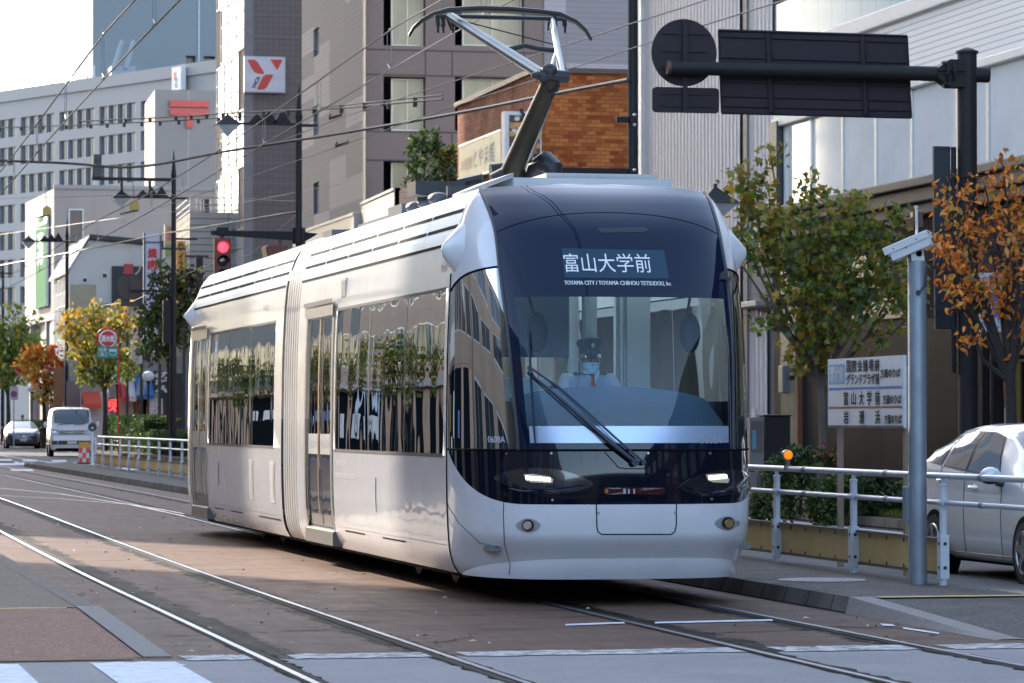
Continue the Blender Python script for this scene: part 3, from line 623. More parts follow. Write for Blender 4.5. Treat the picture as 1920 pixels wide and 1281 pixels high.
# ---- tower with glass stair and sign
ym = T('sign_tower', 'narrow brown-grey tower with a glazed street corner and a square red and white sign', 'building', (XB, 0, 0))
YF = YX(460, XB); YF1 = YX(404, XB)
ym.location = (XB, YF, 0); ZF = 44
brown = mk_tiles('brown_grey_fine_tiles', (.215, .178, .175), (.23, .19, .185), (.17, .145, .14), .28, .28, .02, .7, 0, .1, .10, .12)
mb = MB(); mb.box(0.0, 0, .1, 13, YF1 - YF, ZF); mb.build('tower_wall', brown, ym)
mb = MB(); mb.box(-.12, -.12, .1, .35, .0, ZF); mb.build('corner_pier', mk('pier_grey', (.25, .23, .24), .6), ym)
mb = MB()
for v in (30, 71, 118, 168, 200, 305, 345): z = Zy(520, v, YF); mb.box(.35, -.015, z, 12, 0, z + .05)
mb.build('wall_band', mk('tile_joint', (.22, .2, .2), .7), ym)
Lf = YF1 - YF
for k in range(13):
    z = 2.3 + k * 3.0
    window(ym, (-.03, Lf - (.6 if k % 2 else 2.2), z), 'W', Lf - (2.9 if k % 2 else 2.5), 2.95, mk('mullion_grey', (.3, .3, .32), .4, .3) if k == 0 else bpy.data.materials['mullion_grey'], sky_glass, 3, 3, .1)
sg = MB(); p, q = at_Y(458, 173, YF - .35), at_Y(535, 107, YF - .35)
x0, x1, z0, z1 = p.x - XB, q.x - XB, p.z, q.z; ws = x1 - x0; hs = z1 - z0
sg.box(x0, -.4, z0, x1, -.15, z1, 0); sg.box(x0 + .06, -.42, z0 + .06, x1 - .06, -.4, z1 - .06, 1)
def curvy(pts): return [(x0 + a * ws, -.43, z0 + b * hs) for a, b in pts]
sg.poly(curvy([(.06, .90), (.25, .90), (.33, .82), (.48, .55), (.46, .50), (.30, .52), (.22, .58)]), 2)
sg.poly(curvy([(.62, .92), (.93, .92), (.80, .62)]), 2)
sg.poly(curvy([(.71, .50), (.52, .50), (.45, .44), (.30, .08), (.34, .07), (.47, .08), (.55, .15)]), 2)
a_ = Vector((.34, 0, .94)); ang = R(66)
text_into(sg, 'YMCA', (x0 + .255 * ws, -.432, z0 + .08 * hs), (math.cos(ang), 0, math.sin(ang)), (-math.sin(ang), 0, math.cos(ang)), hs * .36, hs * .10, 3, bold=.012)
sg.build('square_sign', [alu, mk('sign_face_white', (.72, .70, .76), .4), mk('sign_red', (.72, .085, .06), .4), mk('sign_navy', (.05, .05, .12), .4)], ym)
# ---- post office block
YG = at_D(330, 300, 270).y
po = T('post_office_building', 'plain grey block with a red postal mark on its wall', 'building')
xg = at_Y(290, 300, YG).x; po.location = (xg, YG, 0); zg = at_Y(340, 169, YG).z
gconc = mk('grey_tile_wall', (.29, .26, .245), .7, var=.05, vs=.3)
mb = MB(); mb.poly([(0, 0, 0), (14, 0, 0), (14, 0, zg), (0, 0, zg)]); a = at_Y(271, 300, YG + 6).x - xg
mb.poly([(0, 0, 0), (0, 0, zg), (a, 6, zg - .6), (a, 6, 0)]); mb.poly([(0, 0, zg), (14, 0, zg), (14, 20, zg), (a, 6, zg - .6)]); mb.build('block_wall', gconc, po)
mb = MB()
for (ua, ub, va, vb) in ((318, 391, 190, 200.5), (318, 391, 205, 216), (349, 361, 216.2, 240)):
    p, q = at_Y(ua, vb, YG), at_Y(ub, va, YG); mb.box(p.x - xg, -.25, p.z, q.x - xg, .0, q.z)
mb.build('postal_mark', mk('postal_red', (.62, .09, .07), .5), po)
mb = MB(); p = at_Y(353, 300, YG).x - xg; mb.box(p - .04, -.03, 0, p + .04, 0, zg); mb.build('wall_joint', mk('joint_pale', (.42, .4, .39), .7), po)
# ---- bank with green banner
YH = at_D(200, 500, 222).y; xh = at_Y(101, 500, YH).x; zh = at_Y(250, 356, YH).z
bank = T('bank_building', 'pinkish beige bank with a tall green banner on its side', 'building', (xh, YH, 0))
beige = mk_tiles('pink_beige_cladding', (.43, .36, .33), (.42, .35, .325), (.38, .31, .29), 2.6, 90, .03, .7, 0, .1, .05)
beiges = mk('beige_side_wall', (.36, .34, .35), .7, var=.05)
wn_ = at_Y(405, 500, YH).x - xh
q = at_D(47, 500, 236); qx, qy = q.x - xh, q.y - YH; zq = at_D(47, 385, 236).z
mb = MB(); zbot = at_D(75, 605, 228).z
mb.poly([(0, 0, 0), (wn_, 0, 0), (wn_, 0, zh), (0, 0, zh)], 0); mb.poly([(0, 0, zh), (wn_, 0, zh), (wn_, 18, zh), (qx, qy, zh)], 0)
mb.poly([(qx, qy, zbot), (0, 0, zbot), (0, 0, zh), (qx, qy, zh)], 1)
mb.poly([(qx, qy, zbot), (0, 0, zbot), (0, 14, zbot), (qx, qy + 14, zbot)], 1); mb.poly([(.02, .5, 0), (.02, 14, 0), (.02, 14, zbot), (.02, .5, zbot)], 1)
mb.build('bank_wall', [beige, beiges], bank)
mb = MB(); mb.box(qx * .25, qy * .25, 0, qx * .25 + .7, qy * .25 + .7, zbot); mb.box(qx * .8, qy * .8, 0, qx * .8 + .7, qy * .8 + .7, zbot); mb.build('column', beiges, bank)
mb = MB(); mb.box(-.03, -.1, zh, wn_, 0.3, zh + .25); mb.build('roof_edge', beiges, bank)
sdv = Vector((-qx, -qy, 0)).normalized(); ssn = Vector((sdv.y, -sdv.x, 0)); ang_s = math.atan2(sdv.y, sdv.x); Ls = math.hypot(qx, qy)
def sp(t, z, d=.1): p = Vector((qx, qy, 0)) + sdv * (t * Ls) + ssn * d; return (p.x, p.y, z)
def zs(v): return at_D(85, v, 226).z
mb = MB()
A, B = sp(.50, zs(577)), sp(.90, zs(577)); mb.prism([sp(.46, zs(577)), sp(.88, zs(577)), sp(.88, zs(392)), sp(.46, zs(392))], ssn * .12, 0); mb.prism([sp(.50, zs(577), .23), sp(.87, zs(577), .23), sp(.87, zs(423), .23), sp(.50, zs(423), .23)], ssn * .02, 1)
vtext_into(mb, 'ゆうちょ銀行', sp(.57, zs(497), .26), sdv, (0, 0, 1), Ls * .2, zs(436) - zs(497), 2, bold=.03)
mb.poly([sp(.55, zs(414), .26), sp(.7, zs(418), .26), sp(.8, zs(406), .26), sp(.66, zs(405), .26)], 1)
mb.build('banner', [mk('banner_white', (.68, .70, .74), .5), mk('banner_green', (.008, .17, .07), .7, spec=.1), bpy.data.materials['banner_white']], bank)
for (va, vb) in ((436, 488), (526, 580)):
    window(bank, Vector(sp(.17, zs(vb), -.02)), ang_s, Ls * .28, zs(va) - zs(vb), alu, pale_glass, 3, 1, .08)
window(bank, (at_Y(128, 455, YH).x - xh, -.03, at_Y(128, 455, YH).z), 'S', 1.0, 2.2, alu, mk('brown_shutter', (.2, .15, .13), .6), 1, 1, .1)
# ---- white gabled house with its annex
YJ = at_D(250, 500, 180).y
def xz(u, v, Y=YJ): p = at_Y(u, v, Y); return p.x, p.z
hx = xz(130, 600)[0]
house = T('white_house', 'white gabled shophouse with a dark signboard and rust-stained annex', 'building', (hx, YJ, 0))
mb = MB(); pl = [xz(u, v) for u, v in ((130, 830), (372, 830), (372, 470), (167, 451), (130, 512))]
mb.poly([(x - hx, 0, max(0, z)) for x, z in pl], 0)
xs, ys = at_D(100, 600, 190).x - hx, at_D(100, 600, 190).y - YJ
z5 = xz(130, 512)[1]
mb.poly([(xs, ys, 0), (0, 0, 0), (0, 0, z5), (xs, ys, z5 - .2)], 0)
mb.build('house_wall', mk('white_render', (.80, .79, .77), .7, var=.05, vs=.5, dirt=.25, ds=.4, dcol=(.42, .36, .26)), house)
mb = MB(); a = xz(130, 512); b = xz(167, 451); c = xz(372, 470)
mb.prism([(a[0] - hx - .1, -.2, a[1]), (b[0] - hx, -.2, b[1] + .12), (b[0] - hx, 12, b[1] + .12), (a[0] - hx - .1, 12, a[1])], (0, 0, .12), 0)
mb.prism([(b[0] - hx, -.3, b[1] + .1), (c[0] - hx, -.3, c[1] + .1), (c[0] - hx, 12, c[1] + .1), (b[0] - hx, 12, b[1] + .1)], (0, 0, .22), 1)
mb.build('roof', [mk('grey_blue_roof', (.28, .33, .40), .5), mk('dark_slate_edge', (.06, .07, .08), .6)], house)
for (u0, u1, v0, v1) in ((153, 165, 520, 531), (190, 202, 511, 523)):
    x0, z0 = xz(u0, v1); x1, z1 = xz(u1, v0); window(house, (x0 - hx, -.05, z0), 'S', x1 - x0, z1 - z0, alu, dark_glass, 1, 1, .06)
for k in range(3):
    p = Vector((xs, ys, 0)).lerp(Vector((0, 0, 0)), .18 + k * .25); ang = math.atan2(-ys, -xs)
    for zc_, hh in ((xz(110, 640)[1], 2.0), (xz(110, 545)[1], 1.2)): window(house, (p.x, p.y - .04, zc_), ang, Vector((xs, ys, 0)).length * .16, hh, alu, sky_glass, 1, 1, .06)
mb = MB(); x0, z0 = xz(209, 573); x1, z1 = xz(272, 500); mb.box(x0 - hx, -.25, z0, x1 - hx, -.02, z1, 0)
x2, z2 = xz(231, 515); mb.box(x2 - hx, -.3, z2, x2 - hx + .5, -.26, z2 + .55, 1); text_into(mb, 'ノル', (xz(252, 512)[0] - hx, -.27, xz(252, 516)[1]), (1, 0, 0), (0, 0, 1), .9, .55, 2, bold=.02)
mb.build('signboard', [mk('charcoal_board', (.055, .06, .075), .6), mk('red_mark', (.55, .08, .08), .5), mk('white_stroke', (.6, .58, .52), .5)], house)
mb = MB(); x0, z0 = xz(131, 640); x1, z1 = xz(180, 534); mb.box(x0 - hx, -.06, 0, x1 - hx, 0, z1); mb.build('stained_patch', mk('cream_stained', (.55, .50, .38), .8, var=.1, dirt=.5, ds=1.2, dcol=(.35, .22, .1)), house)
x0, _ = xz(188, 600); x1, z1 = xz(372, 577)
mb = MB(); mb.box(x0 - hx, -1.5, 0, x1 - hx, -.07, z1, 0); mb.box(x0 - hx - .1, -1.6, z1, x1 - hx, 0, z1 + .1, 1); mb.build('annex', [mk_tiles('cream_corrugated', (.58, .53, .42), (.56, .51, .41), (.4, .36, .28), .3, 60, .03, .7, 0, .4, .06), bpy.data.materials['dark_slate_edge']], house)
# ---- tiled narrow building beside the tram
YI = at_D(360, 500, 176).y; ix = at_Y(356, 500, YI).x; iz = at_Y(380, 398, YI).z
tb = T('tiled_building', 'narrow building of small white tiles with roof railing left of the tower', 'building', (ix, YI, 0))
mb = MB(); wtile = mk_tiles('white_strip_tiles', (.52, .50, .48), (.48, .46, .44), (.22, .2, .19), 2.0, .34, .03, .5, 0, .3, .08)
mb.poly([(0, 0, 0), (4, 0, 0), (4, 0, iz), (0, 0, iz)]); lx = at_D(329, 500, 186); mb.poly([(lx.x - ix, lx.y - YI, 0), (0, 0, 0), (0, 0, iz), (lx.x - ix, lx.y - YI, iz)]); mb.poly([(0, 0, iz), (4, 0, iz), (4, 12, iz), (lx.x - ix, lx.y - YI, iz)])
mb.build('tile_wall', wtile, tb)
mb = MB()
for i in range(12): t = i / 11; mb.cyl((4 * t, .1, iz), (4 * t, .1, iz + .75), .025, seg=5)
for z in (.1, .4, .75): mb.cyl((0, .1, iz + z), (4, .1, iz + z), .03, seg=5); mb.cyl((0, .1, iz + z), (lx.x - ix, lx.y - YI, iz + z), .03, seg=5)
mb.build('roof_railing', alu, tb)
p = at_Y(378, 394, YI + 2); q = at_Y(392, 374, YI + 2); mb = MB(); mb.box(p.x - ix, 2, iz, q.x - ix, 2.6, q.z); mb.build('roof_door', mk('maroon_door', (.12, .05, .06), .6), tb)
p = at_Y(345, 545, YI); window(tb, (.25, -.04, p.z), 'S', .5, 1.9, creamf, dark_glass, 1, 1, .06)
# ---- big curved grey office behind
p0 = at_D(420, 400, 330); dirv = Vector((-.445, .896, 0)); nrm = Vector((-.896, -.445, 0))
off_ = T('office_building', 'long grey office with rows of strip windows behind the post office', 'building', (p0.x, p0.y, 0), math.atan2(-dirv.y, -dirv.x))
def hit(u, v):
    d = ray(u, v); den = d.x * nrm.x + d.y * nrm.y; t = ((p0.x) * nrm.x + p0.y * nrm.y) / den; p = O + d * t
    return (Vector((p.x - p0.x, p.y - p0.y, 0)).dot(-dirv)), p.z
sL = hit(-40, 300)[0]; zo = hit(330, 129)[1]
base_bands = []
m_off = mk('office_grey', (.205, .222, .245), .7, var=.04, vs=.1); m_offw = mk('office_window_dark', (.075, .09, .11), .25, var=.3, vs=.3)
mb = MB(); zrows = [hit(250, v)[1] for v in (192, 248, 305, 362, 415, 470, 525)]
opsO = []; wwn = 1.62; hw_ = 1.95
x = 1.0; k = 0; tot = -sL
cells = []
while x < tot - 8:
    for i in range(4): cells.append(x + i * (wwn + .10))
    x += 4 * (wwn + .10) + .9
opsO = [(c, z - hw_, c + wwn, z) for c in cells for z in zrows if z - hw_ > 0]
wall(mb, (-tot, 0, 0), (1, 0, 0), (0, -1, 0), tot, zo, [(c, a, d, b) for (c, a, d, b) in opsO], .5)
mb.poly([(-tot, 0, zo), (0, 0, zo), (0, 30, zo), (-tot, 30, zo)]); mb.poly([(0, 0, 0), (0, 30, 0), (0, 30, zo), (0, 0, zo)]); mb.poly([(-tot, .55, 0), (0, .55, 0), (0, .55, zo), (-tot, .55, zo)], 1)
mb.build('office_wall', [m_off, m_offw], off_)
vis = []
for (c, a, d, b) in opsO:
    P = off_.matrix_basis if False else None
    wp = p0 + (-dirv) * (-tot + c); u_, v_ = pix((wp.x, wp.y, b))
    if -10 < u_ < 405 and v_ < 560: vis.append((c, a, d, b))
vis = vis[:98]
for (c, a, d, b) in vis: window(off_, (-tot + c, .3, a), 0.0, d - c, b - a, m_off, m_offw, 2, 1, .05)
mb = MB(); mb.box(-tot, -.25, zo - .9, .0, .0, zo + .3); mb.build('roof_parapet', m_off, off_)
sx, sz1 = hit(345, 127); _, sz0 = hit(345, 170)
mb = MB(); mb.box(sx - .8, -.9, sz0, sx + .8, -.3, sz1, 0); mb.box(sx - .45, -.93, sz1 - 1.2, sx - .05, -.9, sz1 - .5, 1); vtext_into(mb, '住友', (sx - .3, -.94, sz0 + .15), (1, 0, 0), (0, 0, 1), .6, 1.1, 2)
mb.build('roof_sign', [mk('sign_pale', (.6, .62, .66), .5), bpy.data.materials['sign_red'], darkf], off_)
# ---- plain blue-grey tower block, far
YL = at_D(290, 50, 430).y; xl0 = at_Y(174, 50, YL).x
blk = T('tower_block', 'tall plain blue-grey slab tower rising behind the long office', 'building', (xl0, YL, 0))
bm_ = mk('blue_grey_render', (.145, .172, .195), .7, var=.05, vs=.1)
z0 = at_Y(290, 128, YL).z; zr = at_Y(375, 105, YL).z; wl = at_Y(440, 50, YL).x - xl0
x3, x4, x5, x6 = [at_Y(u, 50, YL).x - xl0 for u in (349, 367, 382, 404)]
mb = MB(); wall(mb, (0, 0, 0), (1, 0, 0), (0, -1, 0), wl, 90, [(x3, z0, x4, zr), (x5, z0, x6, zr)], 1.5); mb.poly([(0, 0, 0), (0, 0, 90), (0, 25, 90), (0, 25, 0)]); mb.poly([(x3 - 1, 1.5, z0 - 1), (x6 + 1, 1.5, z0 - 1), (x6 + 1, 1.5, zr + 1), (x3 - 1, 1.5, zr + 1)], 1)
mb.build('tower_wall', [bm_, m_offw], blk)
mb = MB(); x7 = at_Y(373, 50, YL).x - xl0; mb.box(x7 - .1, -.12, z0, x7 + .1, 0, 90); mb.build('wall_joint', mk('joint_light_blue', (.33, .4, .47), .7), blk)
mb = MB(); xa = at_Y(92, 140, YL).x - xl0; xe = at_Y(176, 140, YL).x - xl0; zA, zB = at_Y(92, 160, YL).z, at_Y(130, 132, YL).z
for x in np.arange(xa, xe, .9): mb.box(x, -2, 0 if x < xa + 1 else zA - 6, x + .12, -1.9, zB + (x - xa) * .08)
for z in np.arange(zA - 2, zB, 1.0): mb.box(xa, -2.02, z, xe, -1.92, z + .12)
mb.box(xa, -1.8, 0, xe, 20, zA - .5)
mb.build('roof_screen', mk('pale_blue_screen', (.40, .46, .54), .6), blk)
mb = MB()
for (ua, ub) in ((213, 231), (236, 252)):
    pts = [at_Y(u, v, YL - 25) - Vector((xl0, YL, 0)) for u, v in ((ua, 130), (ua + (ub - ua) * .35, 108), (ua + (ub - ua) * .75, 84), (ub, 77))]; mb.tube(pts, .28, 7)
p, q = at_Y(209, 140, YL - 25), at_Y(255, 124, YL - 25); mb.box(p.x - xl0, -25, p.z - 4, q.x - xl0, -21, q.z)
mb.build('roof_duct', mk('duct_grey', (.2, .24, .29), .6), blk)
# ---- ground-floor shop row under the far signs
sr = T('shop_row', 'low row of small shops with awnings behind the street trees', 'building')
YS = at_D(250, 700, 172).y; sxx = at_Y(100, 700, YS).x; sr.location = (sxx, YS, 0)
mb = MB(); xe = at_Y(420, 700, YS).x - sxx; zt_ = at_Y(250, 668, YS).z
def sx_(u): return at_Y(u, 700, YS).x - sxx
def sz_(v): return at_Y(250, v, YS).z
mb.box(sx_(120), 0, 0, xe, .3, zt_, 0)
for (ua, ub, va, vb, m) in ((100, 118, 690, 800, 3), (124, 150, 715, 800, 5), (150, 205, 735, 800, 4), (215, 250, 740, 800, 2), (252, 262, 750, 800, 3), (262, 345, 700, 800, 1), (265, 300, 700, 760, 1), (286, 300, 730, 800, 2)):
    mb.box(sx_(ua), -.06 - .02 * m, 0, sx_(ub), 0, sz_(va), m)
mb.build('shop_wall', [mk('shop_grey', (.3, .28, .27), .7, var=.15), mk('shop_dark', (.035, .03, .035), .4, var=.3), mk('shop_cream', (.55, .46, .33), .6), mk('shop_brown', (.25, .1, .04), .6), mk('shop_white', (.6, .58, .58), .6), mk('shop_mauve', (.17, .12, .12), .5, var=.3)], sr)
def awning(ua, ub, va, vb, mats, label_m):
    mb = MB(); x0, x1 = sx_(ua), sx_(ub); za, zb_ = sz_(va), sz_(vb); n = max(2, int((x1 - x0) / .8))
    for i in range(n):
        a, b = x0 + (x1 - x0) * i / n, x0 + (x1 - x0) * (i + 1) / n
        mb.poly([(a, -1.4, zb_), (b, -1.4, zb_), (b, -.2, za), (a, -.2, za)], i % len(mats)); mb.poly([(a, -1.4, zb_), (b, -1.4, zb_), (b, -1.4, zb_ - .25), (a, -1.4, zb_ - .25)], i % len(mats))
    mb.poly([(x0, -1.4, zb_), (x0, -.2, za), (x0, -.2, zb_)], 0); mb.poly([(x1, -1.4, zb_), (x1, -.2, za), (x1, -.2, zb_)], 0)
    mb.build('awning', mats, sr)
ared = mk('awning_red', (.62, .035, .045), .6); awht = mk('awning_white', (.7, .66, .66), .6); ablu = mk('awning_blue', (.04, .16, .42), .6); aorg = mk('awning_scarlet', (.65, .09, .04), .6)
awning(224, 250, 715, 744, [ared, awht], 0); awning(251, 283, 705, 740, [ablu], 0); awning(152, 186, 735, 757, [aorg], 0)
mb = MB(); p = [(247, 742), (263, 742), (275, 692), (259, 694)]; mb.poly([(sx_(u), -1.6, sz_(v)) for u, v in p], 0); mb.poly([(sx_(u), -1.61, sz_(v)) for u, v in ((254, 728), (262, 730), (264, 722), (256, 720))], 1)
mb.build('banner_cloth', [mk('pale_blue_cloth', (.35, .5, .6), .7), mk('ochre_cloth', (.5, .42, .2), .7)], sr)
mb = MB(); mb.box(sx_(283), -1.2, sz_(738), sx_(302), -1.1, sz_(696), 0); vtext_into(mb, 'のれん', (sx_(286), -1.22, sz_(736)), (1, 0, 0), (0, 0, 1), .9, sz_(698) - sz_(736), 1, bold=.03); mb.build('black_banner', [darkf, awht], sr)
mb = MB(); mb.box(sx_(271), -.9, sz_(782), sx_(303), -.8, sz_(760), 0); text_into(mb, '焼肉', (sx_(274), -.92, sz_(780)), (1, 0, 0), (0, 0, 1), sx_(300) - sx_(274), 1.0, 1, bold=.03); mb.build('red_sign', [ared, awht], sr)
mb = MB(); mb.box(sx_(196), -2.0, sz_(773), sx_(202), -1.9, sz_(747), 0); vtext_into(mb, 'ごはん', (sx_(197), -2.02, sz_(771)), (1, 0, 0), (0, 0, 1), .5, sz_(749) - sz_(771), 1, bold=.02); mb.build('lit_sign', [mk('led_sign_dark', (.1, .005, .005), .5), mk('led_red', (.8, .02, .02), .5, emit=1.2)], sr)
# ---- street row on the left: out of frame, but mirrored in the tram windows; heights and gaps shaped to shade the street
LX = -14.0
pinkw = mk_tiles('pink_beige_stone', (.40, .26, .185), (.37, .25, .18), (.26, .17, .12), 1.2, .8, .015, .6, .5, .2, .1)
greeng = mk('green_grey_glass', (.035, .062, .052), .3, var=.5, vs=.5, spec=.02)
greyb = mk('grey_band_wall', (.12, .135, .145), .6, var=.08, spec=.03)
def left_block(name, label, y0, y1, h, mat, wmat, floors, nb, pos=LX, canopy=True, dep=18, z1st=3.6, wwf=.6):
    t = T(name, label, 'building', (pos, y0, 0), 0)
    L_ = y1 - y0; ops = []; bw = L_ / nb
    fh = (h - z1st) / max(floors, 1)
    for f in range(-1, min(floors, 3)):
        for b in range(nb):
            a = b * bw + bw * (1 - wwf) / 2
            z = .5 if f < 0 else z1st + f * fh + fh * .25; hh = 2.6 if f < 0 else fh * .6
            ops.append((a, z, a + bw * wwf, z + hh))
    mb = MB(); wall(mb, (0, 0, 0), (0, 1, 0), (1, 0, 0), L_, h, ops, .06); mb.poly([(0, 0, 0), (-dep, 0, 0), (-dep, 0, h), (0, 0, h)]); mb.poly([(0, L_, 0), (-dep, L_, 0), (-dep, L_, h), (0, L_, h)]); mb.poly([(0, 0, h), (0, L_, h), (-dep, L_, h), (-dep, 0, h)]); mb.poly([(-dep, 0, 0), (-dep, L_, 0), (-dep, L_, h), (-dep, 0, h)])
    mb.build('facade', mat, t)
    for (a, c, b, d) in ops: window(t, (-.05, a, c), 'E', b - a, d - c, alu if nb % 2 else creamf, wmat, 2, 1, .07)
    if y0 >= 44:
        rr = random.Random(int(y0)); mb = MB(); mb.box(.02, .2, .1, .10, L_ - .2, 3.1, 0)
        a = .4
        while a < L_ - 3:
            w_ = rr.uniform(2.0, 5.0); z_ = rr.uniform(.3, 1.9); m_k = rr.choices(range(1, 6), [2, .6, .6, .8, 5])[0]
            if m_k == 5: mb.box(.10, a, .1, .20, min(a + w_ * .8, L_ - .3), 3.1, 5)
            else: mb.box(.10, a, z_, .16, min(a + w_, L_ - .3), z_ + rr.uniform(.5, 1.2), m_k)
            a += w_ + rr.uniform(1.0, 4.0)
        M_ = bpy.data.materials; mb.build('shopfront', [M_.get('shopfront_dark') or mk('shopfront_dark', (.012, .014, .016), .4, spec=0), M_.get('poster_white') or mk('poster_white', (.7, .7, .68), .6), M_.get('poster_red') or mk('poster_red', (.5, .05, .05), .6), M_.get('poster_blue') or mk('poster_blue', (.05, .16, .42), .6), M_.get('poster_yellow') or mk('poster_yellow', (.7, .5, .06), .6), M_.get('poster_peach') or mk('poster_peach', (.46, .30, .21), .6, spec=.03)], t)
    if not canopy: return t
    mb = MB(); mb.box(0, 0, z1st - .35, .5, L_, z1st - .05); mb.build('canopy', mk(name + '_canopy', (.14, .05, .045) if nb % 2 == 0 else (.2, .2, .21), .5), t)
    return t
left_block('office_block', 'tan office block on the far side of the street, mirrored in the tram', 44, 70.5, 64, mk_tiles('tan_stone_facade', (.36, .25, .18), (.33, .235, .17), (.24, .17, .12), 1.2, .8, .015, .6, .5, .2, .1), dark_glass, 17, 5, wwf=.74, canopy=False)
left_block('arcade_building', 'low tan arcade building beside the viewpoint across the street', -30, 43.5, 11, bpy.data.materials['tan_stone_facade'], dark_glass, 2, 13, wwf=.74, canopy=False)
left_block('corner_shop', 'two-storey corner shop on the far side of the street', 71, 92, 9, mk('pale_render', (.6, .56, .5), .7), greeng, 1, 4)
left_block('flats_building', 'pink stone flats with green tinted windows across the street', 92.5, 146, 80, pinkw, greeng, 22, 9, wwf=.74, dep=6)
left_block('round_store', 'grey banded store with long windows across the street', 146.5, 198, 80, greyb, greeng, 20, 6, wwf=.92)
left_block('hall_building', 'low pale hall between the banded store and the added shade block', 198.5, 229.5, 8, mk('hall_render', (.5, .49, .47), .7), greeng, 1, 5)
left_block('shade_block', 'long unseen block across the street, added to shade the hotel and tower', 230, 292, 86, pinkw, greeng, 24, 8, dep=6)  # stands out of view, added to shade the hotel face and tower glass
# ---- dark glazed block behind the viewer, mirrored in the lower mask of the tram
bk_ = T('plaza_building', 'dark glazed block closing the street behind the viewpoint', 'building', (0, -42, 0))
mb = MB(); ops = [(2 + 4.2 * i, 3.8 * f + .8, 5.4 + 4.2 * i, 3.8 * f + 3.2) for i in range(46) for f in range(3)]
wall(mb, (-42, 0, 0), (1, 0, 0), (0, 1, 0), 200, 12, ops, .2); mb.poly([(-42, 0, 12), (158, 0, 12), (158, -20, 12), (-42, -20, 12)]); mb.poly([(-42, -.3, 0), (158, -.3, 0), (158, -.3, 12), (-42, -.3, 12)], 1)
mb.build('facade', [mk('charcoal_cladding', (.022, .024, .03), .6, spec=.2), mk('charcoal_glass', (.008, .012, .018), .2, spec=.3)], bk_)
# ---- next block along the right pavement, beside the viewer, mirrored in the right side of the tram nose
nb_ = T('corner_block', 'dark stone corner block along the right pavement beside the viewpoint', 'building', (XB, -30, 0))
mb = MB(); ops = [(1.5 + 5.5 * i, 3.9 * f + .9, 5.2 + 5.5 * i, 3.9 * f + 3.3) for i in range(12) for f in range(3)]
wall(mb, (0, 67.5, 0), (0, -1, 0), (-1, 0, 0), 67.5, 13, ops, .25); mb.poly([(0, 0, 13), (0, 67.5, 13), (14, 67.5, 13), (14, 0, 13)]); mb.poly([(0, 0, 0), (14, 0, 0), (14, 0, 13), (0, 0, 13)]); mb.poly([(0, 67.5, 0), (14, 67.5, 0), (14, 67.5, 13), (0, 67.5, 13)])
mb.build('facade', stone, nb_)
for (a, c, b, d) in ops: window(nb_, (.2, 67.5 - a, c), 'W', b - a, d - c, alu, dark_glass, 2, 1, .07)
# ================================================================== tram
TX, TY, TL = 6.58, 26.71, 16.6
tram = T('tram', 'two-section white low-floor tram with a dark blue glass nose, pantograph raised', 'tram', (TX, TY, 0))
TO = Vector((TX, TY, 0))
def mk_pearl(name, col, wav, rough=.22, dirt=.25):
    m = mk(name, col, rough, 0, .03, 3, coat=.8, spec=.5, dirt=dirt, ds=1.2, dcol=(.40, .37, .34))
    nt = m.node_tree; L = nt.links.new; b = nt.nodes['Principled BSDF']
    tc = node(nt, 'ShaderNodeTexCoord'); mp = node(nt, 'ShaderNodeMapping'); mp.inputs['Scale'].default_value = (1, .8, 1.2); L(tc.outputs['Object'], mp.inputs[0])
    nz = node(nt, 'ShaderNodeTexNoise'); nz.inputs['Scale'].default_value = 2.2; nz.inputs['Detail'].default_value = 2; L(mp.outputs[0], nz.inputs['Vector'])
    bp = node(nt, 'ShaderNodeBump'); bp.inputs['Strength'].default_value = 1; bp.inputs['Distance'].default_value = wav; L(nz.outputs['Fac'], bp.inputs['Height']); L(bp.outputs[0], b.inputs['Coat Normal'])
    return m
pearl = mk_pearl('pearl_white_paint', (.66, .665, .69), .006)
noseW = mk_pearl('nose_white_paint', (.78, .77, .785), .0)
silver = mk('brushed_silver', (.24, .235, .23), .38, .5, var=.08, vs=3, stretch=(1, 1, .3))
dkgrey = mk('dark_rubber', (.035, .035, .038), .6)
gap_m = mk('panel_gap_black', (.008, .008, .009), .7, spec=.05)
navy = mk('navy_glass_mask', (.003, .009, .032), .03, 0, var=0, spec=.42)
blackm = mk('black_gloss_mask', (.004, .006, .014), .04, 0, var=0, spec=.5)
cabglass = mk_glass('cab_side_glass', (.50, .60, .60), .004, 1.3, 1.5)
sideglass = mk_glass('mirror_side_glass', (.05, .06, .06), .008, .9, 1.62, (1, 1.0, .5))
doorglass = mk_glass('door_glass', (.25, .30, .29), .004, 2.0, 1.55, (1, 1, .5))
screen = mk_glass('windscreen_glass', (.62, .86, 1.0), .0, 1, 1.48)
wht = mk('lettering_white', (.75, .76, .80), .5, var=0)
gry = mk('lettering_grey', (.42, .42, .44), .5, var=0)
ROW = [(.21, 1.10, .80, .95, 1.14), (.30, 1.150, .84, 1.03, 1.25), (.45, 1.18, .862, 1.10, 1.33), (.78, 1.197, .872, 1.12, 1.37), (1.2, 1.20, .857, 1.09, 1.34), (1.62, 1.197, .878, 1.015, 1.27), (2.05, 1.19, .897, .92, 1.17),
       (2.36, 1.178, .909, .80, 1.055), (2.63, 1.163, .9165, .667, .92), (2.87, 1.138, .9135, .53, .76), (3.0, 1.10, .918, .42, .63), (3.12, 1.055, .927, .27, .45), (3.20, 1.01, .934, .15, .29), (3.255, .965, .936, .05, .13), (3.285, .93, .93, .0, .0)]
RM = len(ROW) - 1
